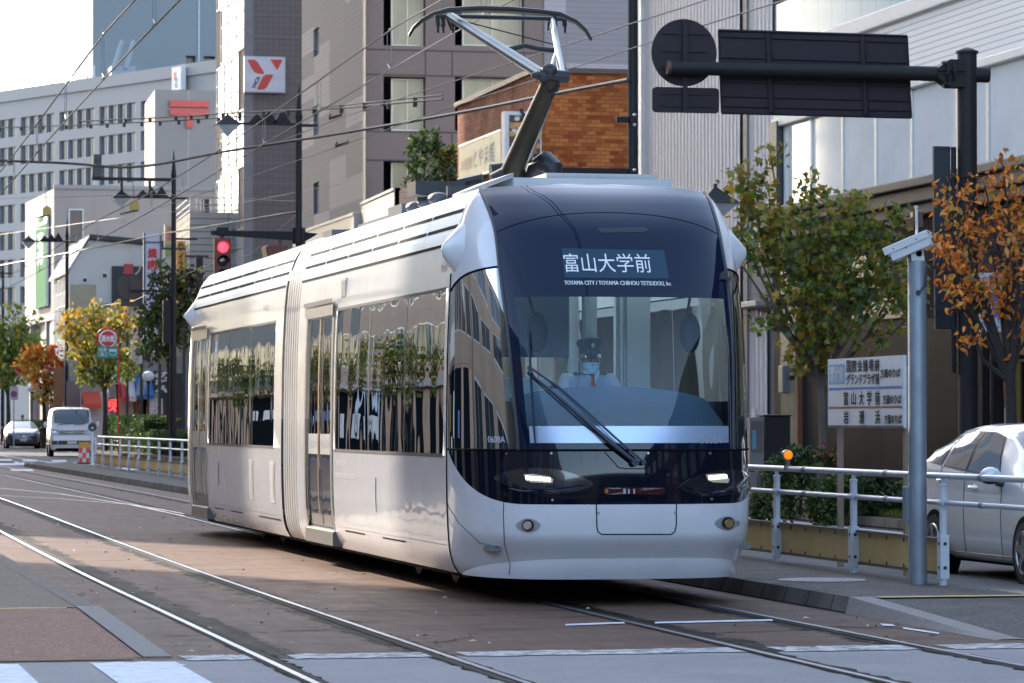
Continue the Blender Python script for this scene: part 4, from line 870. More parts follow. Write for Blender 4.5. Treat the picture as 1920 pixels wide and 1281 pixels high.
def prm(r):
    r = max(0, min(RM, r)); i = min(int(r), RM - 1); t = r - i
    a = ROW[max(i - 1, 0)]; b = ROW[i]; c = ROW[i + 1]; d = ROW[min(i + 2, RM)]
    return [b[k] + .5 * t * (c[k] - a[k] + t * (2 * a[k] - 5 * b[k] + 4 * c[k] - d[k] + t * (3 * (b[k] - c[k]) + d[k] - a[k]))) for k in range(5)]
def rz(z):
    lo, hi = 0.0, float(RM)
    for _ in range(40):
        m = (lo + hi) / 2
        if prm(m)[0] < z: lo = m
        else: hi = m
    return lo
def bez(P, t): u = 1 - t; return [u ** 3 * P[0][k] + 3 * u * u * t * P[1][k] + 3 * u * t * t * P[2][k] + t ** 3 * P[3][k] for k in (0, 1)]
def NS_(s, r):
    """nose surface: s = -1 left joint, -.5 left pillar, 0 middle, .5 / 1 right"""
    z, W, p, q, n = prm(r); a = abs(s); sg = 1 if s >= 0 else -1
    l1 = math.hypot(p - W, q) + 1e-6; d1 = ((p - W) / l1, -q / l1); l2 = math.hypot(p, n - q) + 1e-6; d2 = (-p / l2, -(n - q) / l2)
    tx, ty = d1[0] * .55 + d2[0] * .45, d1[1] * .55 + d2[1] * .45; tl = math.hypot(tx, ty) + 1e-6; tx /= tl; ty /= tl
    if a >= .5:
        t = (1 - min(a, 1)) / .5; x, y = bez([(W, 0), (W, -.36 * l1), (p - tx * .3 * l1, -q - ty * .3 * l1), (p, -q)], t)
    else:
        t = (.5 - a) / .5; x, y = bez([(p, -q), (p + tx * .30 * l2, -q + ty * .30 * l2), (p * .42, -n), (0, -n)], t)
    cr = .05 * (r / RM) ** 5
    return Vector((sg * x, y, z + cr * (1 - (x / max(W, .01)) ** 2)))
def NN(s, r):
    e = .01; n = (NS_(s + e, r) - NS_(s - e, r)).cross(NS_(s, min(RM, r + e)) - NS_(s, r - e)); n.normalize()
    c = NS_(s, r); 
    if n.dot(Vector((c.x * .6, -1 if abs(s) < .6 else -.1, .05))) < 0: n = -n
    return n
def conf(s, r, o=0.0): return NS_(s, r) + NN(s, r) * o
def patch(mb, s0, s1, lo, hi, ns, nr, mi=0, o=0.0):
    lo = lo if callable(lo) else (lambda s, v=lo: v); hi = hi if callable(hi) else (lambda s, v=hi: v)
    def fn(i, j):
        s = s0 + (s1 - s0) * i; r = lo(s) + (hi(s) - lo(s)) * j; p = NS_(s, r); return p + NN(s, r) * o if o else p
    return mb.grid(fn, ns, nr, mi)
_samp = [(s, r) for s in np.linspace(-1, 1, 81) for r in np.linspace(0, RM, 113)]
_spx = np.array([pix(NS_(s, r) + TO) for s, r in _samp])
def sr_of(u, v):
    """nose coordinates seen at a photo pixel"""
    k = int(np.argmin(((_spx - (u, v)) ** 2).sum(1))); s, r = _samp[k]; st = [.02, .1]
    for _ in range(40):
        best = min(((s + a * st[0], r + b * st[1]) for a in (-1, 0, 1) for b in (-1, 0, 1)), key=lambda q: (Vector(pix(NS_(*q) + TO)) - Vector((u, v))).length)
        if best == (s, r): st = [x * .6 for x in st]
        s, r = max(-1, min(1, best[0])), max(0, min(RM, best[1]))
    return s, r
def decal(mb, uv, o=.004, mi=0, rings=3, skirt=True):
    """plate following the nose, outline given in photo pixels"""
    U = []
    for (a, b), (c, d) in zip(uv, list(uv[1:]) + [uv[0]]):
        n = max(1, int(math.hypot(c - a, d - b) / 14)); U += [(a + (c - a) * k / n, b + (d - b) * k / n) for k in range(n)]
    P = [sr_of(u, v) for u, v in U]; decal_sr(mb, P, o, mi, rings, skirt)
def decal_sr(mb, P, o=.004, mi=0, rings=3, skirt=True):
    cs, cr = sum(p[0] for p in P) / len(P), sum(p[1] for p in P) / len(P); n = len(P); vs = [conf(cs, cr, o)]; fs = []
    for k in range(1, rings + 1): vs += [conf(cs + (p[0] - cs) * k / rings, cr + (p[1] - cr) * k / rings, o) for p in P]
    for i in range(n): fs.append((0, 1 + i, 1 + (i + 1) % n))
    for k in range(rings - 1):
        for i in range(n): a, b = 1 + k * n + i, 1 + k * n + (i + 1) % n; fs.append((a, a + n, b + n, b))
    if skirt:
        base = len(vs); vs += [conf(p[0], p[1], -.002) for p in P]; l = 1 + (rings - 1) * n
        for i in range(n): fs.append((l + i, base + i, base + (i + 1) % n, l + (i + 1) % n))
    mb.add(vs, fs, mi)
def line_on(mb, uv, rad, mi=0, o=.002, sub=4):
    P = []
    for (a, b), (c, d) in zip(uv, uv[1:]): P += [(a + (c - a) * k / sub, b + (d - b) * k / sub) for k in range(sub)]
    P.append(uv[-1]); mb.tube([conf(*sr_of(*p), o) for p in P], rad, 6, mi)
rw, rb = rz(1.20), rz(.785)
def lowz(s): a = max(0, (abs(s) - .46) / .52); return min(1.19, .785 + .40 * a ** 2.1)
def lowr(s): return rz(lowz(s))
def topcab(s): a = (abs(s) - .5) / .5; return rz(2.63 - .05 * a - .13 * a ** 3)
SG0, SG1 = -.445, .455
rA, rB, rC = rz(1.255), rz(1.385), rz(2.385)
# windscreen and the blue mask round it
mb = MB()
patch(mb, -.5, SG0, rw, rC, 6, 40); patch(mb, SG1, .5, rw, rC, 6, 40); patch(mb, SG0, SG1, rw, rA, 40, 3); patch(mb, -.5, .5, rC, RM, 44, 60)
mb.build('windshield_mask', navy, tram, smooth=50, weld=True)
mb = MB(); patch(mb, SG0, SG1, rB, rC, 40, 30); wsh = mb.build('windshield', screen, tram, smooth=50)
mb = MB(); patch(mb, SG0 + .01, SG1, rA, rB, 40, 4, 0, .002)
s0, r0 = sr_of(1312, 832); s1, r1 = sr_of(1352, 818)
text_into(mb, '0608A', (0, 0, 0), (1, 0, 0), (0, 1, 0), s1 - s0, r1 - r0, 1, lambda a, b: conf(s0 + a, r0 + b, .006))
mb.build('reflective_strip', [mk('sky_tinted_film', (.46, .56, .72), .25, .45, var=.03), gry], tram, smooth=50)  # reflected sky is put into the film as pale blue
# lower mask, side cheeks
mb = MB(); patch(mb, -.97, .97, lowr, rw, 90, 14); mb.build('lower_mask', blackm, tram, smooth=50)
for sg in (-1, 1): mb = MB(); patch(mb, sg * .502, sg * .985, rw, topcab, 24, 24); mb.build('cab_side_window', cabglass, tram, smooth=50)
for sg in (-1, 1):
    mb = MB(); patch(mb, sg * .5, sg * 1.0, topcab, RM, 26, 40); patch(mb, sg * .985, sg * 1.0, rw, topcab, 2, 20); patch(mb, sg * .97, sg * 1.0, lowr, rw, 2, 10)
    mb.build('shoulder_panel', noseW, tram, smooth=60, weld=True)
mb = MB(); rl = rz(.33)
def lipr(s): return rz(.215 + .155 * max(0, 1 - (abs(s) / .95) ** 3))
def tuck(s, z): k = max(0, 1 - (abs(s) / .95) ** 3); return .08 * k * sstep((.56 - z) / .22)
def bump_f(i, j):
    s = -1 + 2 * i; a, b = lipr(s), lowr(s); r = a + (b - a) * j; p = NS_(s, r); n = NN(s, r); return p - Vector((n.x, n.y, 0)) * tuck(s, p.z)
mb.grid(bump_f, 110, 40)
def lip(s, r): return NS_(s, r)
mb.build('bumper', noseW, tram, smooth=50)
mb = MB()
def lipf(i, j):
    s = -.95 + 1.9 * i; r = lipr(s); top = NS_(s, r); nn_ = NN(s, r); top = top - Vector((nn_.x, nn_.y, 0)) * (tuck(s, top.z) + .003); bot = NS_(s, 0); n = NN(s, 0); k = 1 - (abs(s) / .95) ** 2
    out = n * (.045 * k * j ** .8 + .01 * k * math.sin(3.14 * j)); p = top.lerp(bot, j) + Vector((out.x, out.y, 0)) ; p.z = top.z + (.205 - top.z) * j; return p
mb.grid(lipf, 80, 10); mb.build('lower_lip', noseW, tram, smooth=60)
pst = mk('pillar_seal_grey', (.06, .06, .07), .35)
for sg in (-1, 1): mb = MB(); mb.tube([conf(sg * .5, r, .003) for r in np.linspace(rw, RM - .05, 50)], .013, 6); mb.build('pillar_trim', pst, tram, smooth=40)
mb = MB(); mb.tube([conf(s, rw, .001) for s in np.linspace(-.985, .985, 70)], .010, 6)
for sg in (-1, 1): mb.tube([conf(sg * s, topcab(s), .001) for s in np.linspace(.502, .985, 24)], .009, 6)
mb.tube([conf(s, rz(2.90 + .16 * (1 - (s / .5) ** 2)), -.004) for s in np.linspace(-.49, .49, 40)], .007, 5)
line_on(mb, [(1134, 848), (1160, 877), (1172, 879), (1208, 879), (1218, 872), (1240, 848)], .004)
a0 = [(1118 + dx, 945 + dy) for dx, dy in ((0, 0), (1, 40), (3, 52), (10, 57), (140, 57), (147, 52), (150, 40), (150, 0))]; line_on(mb, a0, .0045)
line_on(mb, [(945, 938), (944, 960), (946, 1020), (957, 1060), (954, 1078)], .003); line_on(mb, [(836, 942), (860, 980), (900, 1018), (945, 1028)], .002)
line_on(mb, [(1283 - 26 + 19 * math.cos(t), 866 + 19 * math.sin(t)) for t in np.linspace(0, 6.28, 18)], .003, sub=1)
mb.build('panel_seam', gap_m, tram, smooth=40)
mb = MB()
for (u, v, r_) in ((1034, 850, 5), (1215, 850, 5), (1331, 850, 5), (950, 851, 4), (1036, 938, 5), (1334, 936, 5), (1122, 962, 5), (1266, 961, 5)): decal(mb, [(u + r_ * .5 * math.cos(t), v + r_ * .5 * math.sin(t)) for t in np.linspace(0, 6.28, 10)[:-1]], .006, 0, 1)
mb.build('fastener', mk('fastener_silver', (.4, .4, .42), .3, .8), tram)
decs = MB(); decal(decs, [(1118, 428), (1206, 426), (1219, 432), (1205, 436), (1128, 437)], .003); decs.build('camera_port', dkgrey, tram)
mb = MB(); decal(mb, [(1350, 514), (1356, 509), (1361, 516), (1359, 526), (1348, 525)], .02, 0, 2); mb.build('side_camera', dkgrey, tram)
# headlights in dark almond-shaped pods, fog lamps, marker strip
def almond(cx, cy, hw, hh, n=22, tilt=0.0, pw=.75): 
    o = []
    for t in np.linspace(0, 2 * math.pi, n, endpoint=False):
        x = math.cos(t); y = math.copysign(abs(math.sin(t)) ** pw, math.sin(t)) * (1 - .55 * abs(x) ** 2.5); o.append((cx + hw * x, cy + hh * y + tilt * x))
    return o
hl = mk('headlamp_led', (.9, .95, .9), .3, emit=.9, ecol=(1, 1, .86)); hh_ = mk('headlamp_housing', (.012, .013, .02), .08, spec=.8, coat=1); chrome = mk('lamp_chrome', (.6, .6, .62), .15, 1); amber = mk('fog_lens_amber', (.35, .22, .04), .1, coat=1)
for (cx, cy, hw, led, tl) in ((1020, 902, 92, (986, 1038), 6), (1350, 906, 76, (1324, 1364), -8)):
    mb = MB(); decal(mb, almond(cx, cy, hw, 24, n=40, tilt=tl), .010, 0, 12); h = mb.build('headlight', hh_, tram, smooth=40)
    m2 = MB(); yb = 890 if cx < 1200 else 890; x0, x1 = led; nL = 6
    decal(m2, [(x0 - 2, yb), (x0 + 14, yb - 1), (x1 - 8, yb + (4 if cx < 1200 else -2)), (x1, yb + 9), (x1 - 2, yb + 16), (x0 + 12, yb + 15), (x0 + 2, yb + 11)], .019, 1, 2)
    for i in range(nL):
        a = x0 + 2 + (x1 - x0 - 6) * i / nL; b = a + (x1 - x0 - 6) / nL * .78; sl_ = (4 if cx < 1200 else -3) * i / nL
        decal(m2, [(a, yb + 3 + sl_), (b, yb + 3 + sl_), (b, yb + 10 + sl_), (a + 1, yb + 10 + sl_)], .024, 0, 1)
    m2.build('led_bar', [hl, mk('led_reflector', (.26, .26, .18), .3, emit=.03, ecol=(1, 1, .85))], h)
    m3 = MB(); decal(m3, [(cx - hw * .9, cy + 8), (cx - hw * .4, cy + 13), (cx, cy + 17), (cx + hw * .5, cy + 12), (cx + hw * .9, cy + 6), (cx + hw * .5, cy + 18), (cx, cy + 23), (cx - hw * .5, cy + 19)], .02, 0, 1); m3.build('lamp_brow', navy, h)
for (cx, cy) in ((991, 985), (1363, 981)):
    mb = MB(); decal(mb, almond(cx, cy, 23, 13, tilt=0), .006, 0, 3); f = mb.build('fog_lamp', mk('fog_recess', (.35, .34, .36), .4), tram, smooth=40)
    m2 = MB()
    circ = lambda r_: [(cx + r_ * math.cos(t), cy + r_ * math.sin(t)) for t in np.linspace(0, 6.283, 20)[:-1]]
    decal(m2, circ(12), .012, 0, 2); decal(m2, circ(10.4), .016, 1, 2); decal(m2, circ(8.5), .020, 2, 2); decal(m2, circ(6.8), .026, 3, 2)
    m2.build('fog_lens', [chrome, gap_m, chrome, amber if cx > 1200 else mk('fog_lens_clear', (.45, .42, .33), .15, coat=1)], f)
mb = MB(); decal(mb, [(1132, 917), (1136, 915), (1244, 915), (1247, 918), (1247, 925), (1243, 927), (1136, 927), (1132, 925)], .006, 0, 10)
decal(mb, [(1168, 917), (1173, 917), (1173, 926), (1168, 926)], .009, 2, 1, False); decal(mb, [(1177, 917), (1180, 917), (1180, 926), (1177, 926)], .009, 2, 1, False); decal(mb, [(1187, 917), (1190, 917), (1190, 926), (1187, 926)], .009, 2, 1, False); decal(mb, [(1134, 917), (1140, 917), (1140, 925), (1134, 925)], .009, 1, 1, False)
mb.build('marker_light', [mk('marker_red_dark', (.055, .008, .009), .12, coat=1), mk('marker_amber', (.4, .13, .01), .3), gry], tram)
# destination display, operator name, fleet number
mb = MB(); decal(mb, [(1053, 466), (1245, 470), (1254, 523), (1059, 521)], .003, 0, 8)
v, f = text_mesh('富山大学前'); s0, r0 = sr_of(1060, 511); s1, _ = sr_of(1222, 511); _, r1 = sr_of(1062, 476)
text_into(mb, '富山大学前', (0, 0, 0), (1, 0, 0), (0, 1, 0), s1 - s0, r1 - r0, 1, lambda a, b: conf(s0 + a, r0 + b, .007))
mb.build('destination_display', [mk('display_teal', (.022, .055, .095), .15, spec=.4), mk('display_led', (.5, .55, .62), .5, emit=.05, ecol=(.85, .92, 1))], tram)
mb = MB(); s0, r0 = sr_of(1059, 536); s1, _ = sr_of(1258, 537); _, r1 = sr_of(1060, 527)
text_into(mb, 'TOYAMA CITY / TOYAMA CHIHOU TETSUDOU, Inc', (0, 0, 0), (1, 0, 0), (0, 1, 0), s1 - s0, r1 - r0, 0, lambda a, b, k=0: conf(s0 + a, r0 + b, .004 + .0007 * k), bold=.0008)
mb.build('operator_lettering', wht, tram); mb = MB()
s0, r0 = sr_of(916, 830); s1, _ = sr_of(948, 830); _, r1 = sr_of(917, 818)
text_into(mb, '0608A', (0, 0, 0), (1, 0, 0), (0, 1, 0), s1 - s0, r1 - r0, 0, lambda a, b: conf(s0 + a, r0 + b, .006))
mb.build('fleet_number', wht, tram)
# side marker fairings (cones on the shoulders)
for sg in (-1, 1):
    mb = MB(); base = NS_(sg * .93, rz(2.74)); ctr = Vector((sg * 1.125, -.06, 2.76))
    prof = [(0, .27), (.05, .22), (.10, .155), (.15, .09), (.18, .045), (.19, .0)]
    def fair(i, j):
        a = 2 * math.pi * i; k = j * (len(prof) - 1); q = min(int(k), len(prof) - 2); t = k - q; d = prof[q][0] * (1 - t) + prof[q + 1][0] * t; rr_ = prof[q][1] * (1 - t) + prof[q + 1][1] * t
        return ctr + Vector((sg * (d - .05), rr_ * .78 * math.cos(a) - d * .1, rr_ * .95 * math.sin(a) + d * .12))
    mb.grid(fair, 28, 15); mb.build('lamp_fairing', noseW, tram, smooth=60, weld=True)
# ---- body sides
WR = 1.146; RT_ = 2.486
def prof_x(z): return prm(rz(z))[1]
def side(mb, sg, y0, y1, z0, z1, mi=0, ny=1, nz=6, o=0.0):
    return mb.grid(lambda i, j: (sg * (prof_x(z0 + (z1 - z0) * j) + o), y0 + (y1 - y0) * i, z0 + (z1 - z0) * j), ny, nz, mi)
def line_y(mb, sg, y0, y1, z, hgt, o=.003, mi=0):
    mb.add([(sg * (prof_x(z - hgt / 2) + o), y0, z - hgt / 2), (sg * (prof_x(z - hgt / 2) + o), y1, z - hgt / 2), (sg * (prof_x(z + hgt / 2) + o), y1, z + hgt / 2), (sg * (prof_x(z + hgt / 2) + o), y0, z + hgt / 2)], [(0, 1, 2, 3)], mi)
def line_z(mb, sg, y, z0, z1, wd, o=.003, mi=0, n=14):
    mb.grid(lambda i, j: (sg * (prof_x(z0 + (z1 - z0) * j) + o), y + wd * (i - .5), z0 + (z1 - z0) * j), 1, n, mi)
YTOP = 3.284
MODS = [(0.0, 7.78, (.16, 5.42), (5.52, 7.22), [1.88, 3.62]), (8.82, TL, (9.35, 14.72), (14.86, 16.42), [11.2, 13.0])]
gloss_roof = mk('roof_white_sky_tint', (.60, .70, .79), .3, 0, .02, 2, spec=.35)  # white roof, coloured with the blue of the sky it mirrors
for (ya, yb, (wa, wb), (da, db), mull) in MODS:
    shell = MB(); gl = []
    for sg in (-1, 1):
        for (a, b) in ((ya, wa), (wb, da), (db, yb)):
            if b - a > .01: side(shell, sg, a, b, WR, RT_, 0, 1, 6)
        for (a, b) in ((ya, da), (db, yb)):
            side(shell, sg, a, b, .21, WR, 0, 1, 12)
        side(shell, sg, ya, yb, RT_ + .03, 2.84, 0, 1, 5)
        for (a, b) in ((ya, da), (db, yb)): side(shell, sg, a, b, RT_, RT_ + .03, 0, 1, 1)
        # reveal of the window band
        for (z, ) in ((WR,), (RT_,)):
            shell.add([(sg * prof_x(z), wa, z), (sg * prof_x(z), wb, z), (sg * (prof_x(z) - .02), wb, z), (sg * (prof_x(z) - .02), wa, z)], [(0, 1, 2, 3)], 0)
    # roof between the shoulders
    top = MB()
    for sg in (-1, 1): side(top, sg, ya, yb, 2.84, YTOP, 0, 1, 14)
    top.grid(lambda i, j: (-.93 + 1.86 * i, ya + (yb - ya) * j, 3.285 + .05 * (1 - (2 * i - 1) ** 2)), 12, 1)
    shell.build('car_body', pearl, tram, smooth=40, weld=True)
    rf = top.build('roof', gloss_roof, tram, smooth=40, weld=True)
    gr = MB()
    for sg in (-1, 1):
        line_y(gr, sg, ya + .05, yb - .02, 2.845, .026, mi=0)
        n = 6; L_ = yb - ya
        for z in (3.115, 2.985):
            for k in range(n): line_y(gr, sg, ya + L_ * k / n + .03, ya + L_ * (k + 1) / n - .03, z, .030, mi=0)
        for k in range(1, n): line_z(gr, sg, ya + L_ * k / n, 2.85, 3.28, .008, mi=1)
    gr.build('groove', [gap_m, mk('seam_pale', (.30, .34, .38), .5)], rf)
    # windows: each pane its own part
    ed = [wa] + sorted(mull) + [wb]
    for a, b in zip(ed, ed[1:]):
        for sg in (-1, 1):
            m_ = MB(); side(m_, sg, a + .006, b - .006, WR + .012, RT_ - .012, 0, 1, 5, -.008); m_.build('side_window', sideglass, tram, smooth=40)
    fr = MB()
    for sg in (-1, 1):
        line_y(fr, sg, wa - .02, wb + .02, WR, .028, .004); line_y(fr, sg, wa - .02, wb + .02, RT_, .026, .004)
        for y in (wa, wb, *mull): line_z(fr, sg, y, WR, RT_, .024, -.003)
    fr.build('window_seal', dkgrey, tram)
    # doors: two glazed leaves in a silver frame
    for sg in (-1, 1):
        d = MB(); fx = lambda z, o=0: sg * (prof_x(z) + o)
        for (a, b) in ((da, da + .10), (db - .10, db)): side(d, sg, a, b, .30, 2.56, 0, 1, 8, .012)
        side(d, sg, da, db, 2.44, 2.56, 0, 1, 2, .03); side(d, sg, da + .1, db - .1, .40, .52, 0, 1, 2, -.02)
        d.add([(sg * 1.0, da, .2), (sg * 1.0, db, .2), (sg * 1.18, db, .36), (sg * 1.18, da, .36)], [(0, 1, 2, 3)], 0)
        mid = (da + db) / 2; side(d, sg, mid - .035, mid + .035, .42, 2.44, 1, 1, 8, .006)
        for y in (da + .13, db - .13): side(d, sg, y - .03, y + .03, .42, 2.44, 2, 1, 8, .002)
        dr = d.build('door', [silver, mk('door_edge_bronze', (.26, .16, .10), .3, .4), dkgrey], tram, smooth=40)
        m_ = MB(); side(m_, sg, da + .16, mid - .03, .52, 2.44, 0, 1, 8, -.012); side(m_, sg, mid + .03, db - .16, .52, 2.44, 0, 1, 8, -.012); m_.build('door_glass', doorglass, dr, smooth=40)
        m_ = MB()
        m_.add([(fx(.38, .025), da + .02, .36), (fx(.38, .025), db - .02, .36), (fx(.38, .025), db - .02, .23), (fx(.38, .025), da + .02, .23), (fx(.38, -.1), da - .03, .40), (fx(.38, -.1), db + .03, .40), (fx(.38, -.1), db + .03, .22), (fx(.38, -.1), da - .03, .22)], [(0, 1, 2, 3), (4, 5, 1, 0), (3, 2, 6, 7), (0, 3, 7, 4), (1, 5, 6, 2)])
        m_.build('door_step', mk('sill_dark_silver', (.16, .15, .145), .4, .5) if 'sill_dark_silver' not in bpy.data.materials else bpy.data.materials['sill_dark_silver'], dr)
        m_ = MB(); side(m_, sg, da - .02, db + .02, 2.56, 2.60, 0, 1, 1, .045); m_.build('rain_strip', dkgrey, dr)
        m_ = MB()
        for (a, b) in ((da + .18, mid - .05), (mid + .05, db - .18)):
            side(m_, sg, a, b, 1.10, 1.30, 0, 1, 1, -.006)
            if sg < 0: text_into(m_, 'ENTRANCE', (-(prof_x(1.2) - .004), b - .04, 1.16), (0, -1, 0), (0, 0, 1), (b - a) - .08, .08, 1)
        m_.build('door_label', [mk('label_grey', (.3, .3, .3), .5), gry], dr)
    # details: panel slots, access hatches, handle arcs
    dt = MB()
    for sg in (-1, 1):
        base = ya + .0
        if ya < 1:
            for (a, b) in ((1.9, 3.0), (3.9, 4.95)): line_y(dt, sg, a, b, .395, .012, .004, 0)
            dt.tube([(sg * (prof_x(z) + .006), 3.1 + .10 * math.cos((z - .75) * 4), z) for z in np.linspace(.62, .92, 9)], .003, 5, 0)
            line_z(dt, sg, 3.7, .22, .42, .008, .003, 1, 3); line_z(dt, sg, 2.55, .22, 1.13, .004, .003, 1, 8); line_y(dt, sg, .05, 5.4, .43, .004, .003, 1)
        else:
            for (a, b) in ((9.0, 10.6), (11.9, 12.9), (13.5, 14.3)): line_y(dt, sg, a, b, .38, .014, .004, 0)
            for (a, b) in ((9.3, 9.62), (10.9, 11.2)):
                line_y(dt, sg, 8.9, 14.8, .43, .004, .003, 1); side(dt, sg, a, b, .55, 1.0, 1, 1, 3, .004); side(dt, sg, a + .06, b - .06, .6, .95, 2, 1, 3, .007)
            dt.tube([(sg * (prof_x(z) + .006), 13.7 + .08 * math.cos((z - .75) * 4), z) for z in np.linspace(.66, .94, 9)], .003, 5, 0)
    dt.build('panel_detail', [gap_m, mk('seam_light', (.45, .43, .42), .4), mk('hatch_grey', (.42, .42, .42), .4)], tram)
# joint between cab and body
mb = MB()
for sg in (-1, 1): mb.tube([(sg * (prm(r)[1] + .001), 0, prm(r)[0]) for r in np.linspace(0, rz(2.6), 40)], .008, 6)
mb.build('cab_joint', gap_m, tram)
mb = MB()
text_into(mb, 'TOYAMA CITY', (-(prof_x(.95) + .004), 5.30, 1.0), (0, -1, 0), (0, 0, 1), .55, .05); text_into(mb, 'TOYAMA CHIHOU TETSUDOU, Inc', (-(prof_x(.95) + .004), 5.30, .88), (0, -1, 0), (0, 0, 1), 1.15, .055)
mb.build('side_lettering', gry, tram); mb = MB()
text_into(mb, '0608', (-(prof_x(2.7) + .006), .42, 2.62), (0, -1, 0), (0, 0, 1), .28, .09); text_into(mb, '0608', (-(prof_x(2.7) + .006), 10.3, 2.6), (0, -1, 0), (0, 0, 1), .32, .10)
mb.build('side_lettering', gry, tram)
mb = MB()
for k in range(9): z = 2.60 + k * .018; mb.box(-1.172, 5.0, z, -1.158, 5.22, z + .010)
mb.box(-1.166, 4.98, 2.585, -1.15, 5.24, 2.775); mb.build('side_vent', mk('vent_silver', (.5, .5, .5), .4, .5), tram)
# bellows
bell = mk('bellows_grey', (.36, .35, .345), .45, .35, var=.15, vs=1.5)
mb = MB(); nb_ = 7
zz = [prm(r)[0] for r in np.linspace(0, RM, 40)]; xx = [prm(r)[1] for r in np.linspace(0, RM, 40)]
ring = [(-x, z) for x, z in zip(xx, zz)] + [(-.6, 3.31), (0, 3.33), (.6, 3.31)] + [(x, z) for x, z in zip(xx[::-1], zz[::-1])]
ysx = []
for k in range(nb_):
    a = 7.78 + 1.04 * k / nb_; ysx += [(a + .0, .0 if k in (0, 3) else -.03), (a + .012, .018), (a + 1.04 / nb_ - .03, .018), (a + 1.04 / nb_ - .015, -.03)]
ysx.append((8.82, 0))
def bl(i, j):
    x, z = ring[round(i * (len(ring) - 1))]; y, o = ysx[round(j * (len(ysx) - 1))]; return (x * (1 - .015) + (o - .02) * (1 if x > 0 else -1), y, z + (o if z > 3.2 else 0))
mb.grid(bl, len(ring) - 1, len(ysx) - 1); mb.build('bellows', bell, tram, smooth=30)
# rear nose: the same cab mirrored at the far end, simpler
mb = MB()
mir = lambda p: Vector((p.x, TL - p.y, p.z))
mb.grid(lambda i, j: mir(NS_(-1 + 2 * i, j * RM)), 80, 60); mb.build('rear_cab', [noseW], tram, smooth=50)
mb = MB(); mb.grid(lambda i, j: mir(conf(-.5 + 1.0 * i, rw + (RM - 1 - rw) * j, .004)), 40, 40); mb.build('rear_windshield', navy, tram, smooth=50)
for sg in (-1, 1):
    mb = MB(); ctr = Vector((sg * 1.125, TL + .1, 2.76))
    mb.grid(fair, 28, 15) if False else mb.grid(lambda i, j: ctr + Vector((sg * (.2 * j - .05), (.27 * (1 - j) ** 1.1) * .8 * math.cos(6.2832 * i), (.27 * (1 - j) ** 1.1) * math.sin(6.2832 * i))), 24, 10); mb.build('lamp_fairing', noseW, tram, smooth=60)
# underframe, bogies
mb = MB(); mb.box(-.98, .15, .16, .98, TL - .15, .42); mb.build('underframe', gap_m, tram)
wheelm = mk('wheel_dark', (.05, .045, .04), .6, .3)
for yb_ in (2.6, 12.6, 14.2, 4.3):
    bg = MB(); bg.box(-.85, yb_ - .9, .13, .85, yb_ + .9, .4); b = bg.build('bogie', wheelm, tram)
    for x in (-.55, .55):
        m_ = MB(); m_.cyl((x - .05, yb_, .27), (x + .05, yb_, .27), .26, seg=24); m_.build('wheel', wheelm, b)
# ---- interior seen through the glass
inw = mk('cab_wall_pale', (.74, .80, .80), .6, var=.1); ind = mk('cab_dark_panel', (.05, .10, .16), .5); inteal = mk('cab_grey_panel', (.5, .6, .64), .5, var=.1)
mb = MB(); mb.box(-1.05, -.9, .42, 1.05, TL + .5, .46); mb.build('cabin_floor', mk('floor_grey', (.2, .2, .2), .7), tram)
mb = MB(); mb.poly([(-1.0, .2, 3.1), (1.0, .2, 3.1), (1.0, TL, 3.1), (-1.0, TL, 3.1)]); mb.poly([(-.9, -.5, 2.75), (.9, -.5, 2.75), (1.0, .2, 3.1), (-1.0, .2, 3.1)]); mb.build('cabin_ceiling', mk('ceiling_pale', (.62, .64, .64), .6), tram)
for sg in (-1, 1):
    mb = MB(); mb.box(sg * .62 - .06, .5, 3.06, sg * .62 + .06, TL - .5, 3.09); mb.build('ceiling_light', mk('tube_light', (.9, .9, .9), .5, emit=1.6, ecol=(1, .98, .94)) if sg < 0 else bpy.data.materials['tube_light'], tram)
mb = MB(); mb.box(-.5, -.3, 2.86, .5, -.2, 2.88); mb.build('cab_light', bpy.data.materials['tube_light'], tram)
mb = MB(); rD = rz(1.50)
def dash(i, j):
    s = -.47 + .94 * i; p = NS_(s, rB); p = p + Vector((0, .06, 0)); q = Vector((p.x * .96, -.48 - .12 * (1 - (s / .47) ** 2) * 0, 1.60 + .10 * (1 - (s / .47) ** 2)))
    z = p.z - .02; a = Vector((p.x, p.y, z)); return a.lerp(q, j) 
mb.grid(dash, 30, 8); mb.build('dashboard', mk('dashboard_blue_grey', (.06, .13, .20), .7), tram, smooth=50)
mb = MB(); mb.box(-1.0, -.45, .46, 1.0, -.40, 1.58); mb.build('console_back', ind, tram)
mb = MB()
mb.box(-.75, .75, 1.95, .02, .82, 2.72, 0); mb.box(-.78, .72, .46, -.70, .8, 2.8, 1); mb.box(-.02, .72, .46, .06, .8, 2.8, 1); mb.box(.42, .9, .46, .72, 1.0, 2.55, 1); mb.box(.12, .74, .46, .22, .8, 2.5, 2); mb.box(-.62, .6, 1.2, -.2, .68, 1.78, 2)
mb.build('cab_partition', [ind, inw, inteal], tram, bevel=.012)
mb = MB()
for x in (-.73, .07, .36, .42): mb.cyl((x, .6, .5), (x, .6, 2.75), .018, seg=8)
mb.build('grab_pole', mk('pole_steel', (.6, .62, .62), .25, .8), tram)
mb = MB(); mb.box(-.30, -.02, .46, .30, .4, 1.14, 0); mb.box(-.29, .36, 1.1, .29, .46, 1.72, 0); mb.build('driver_seat', mk('seat_dark_blue', (.03, .04, .07), .7), tram, bevel=.05)
for sg in (-1, 1):
    mb = MB(); mb.sphere((sg * .62 + .02, -.62, 2.12), (.085, .03, .16), 16, 10); mb.tube([(sg * .62, -.6, 2.26), (sg * .66, -.55, 2.42)], .012, 6); mb.build('cab_mirror', dkgrey, tram, smooth=50)
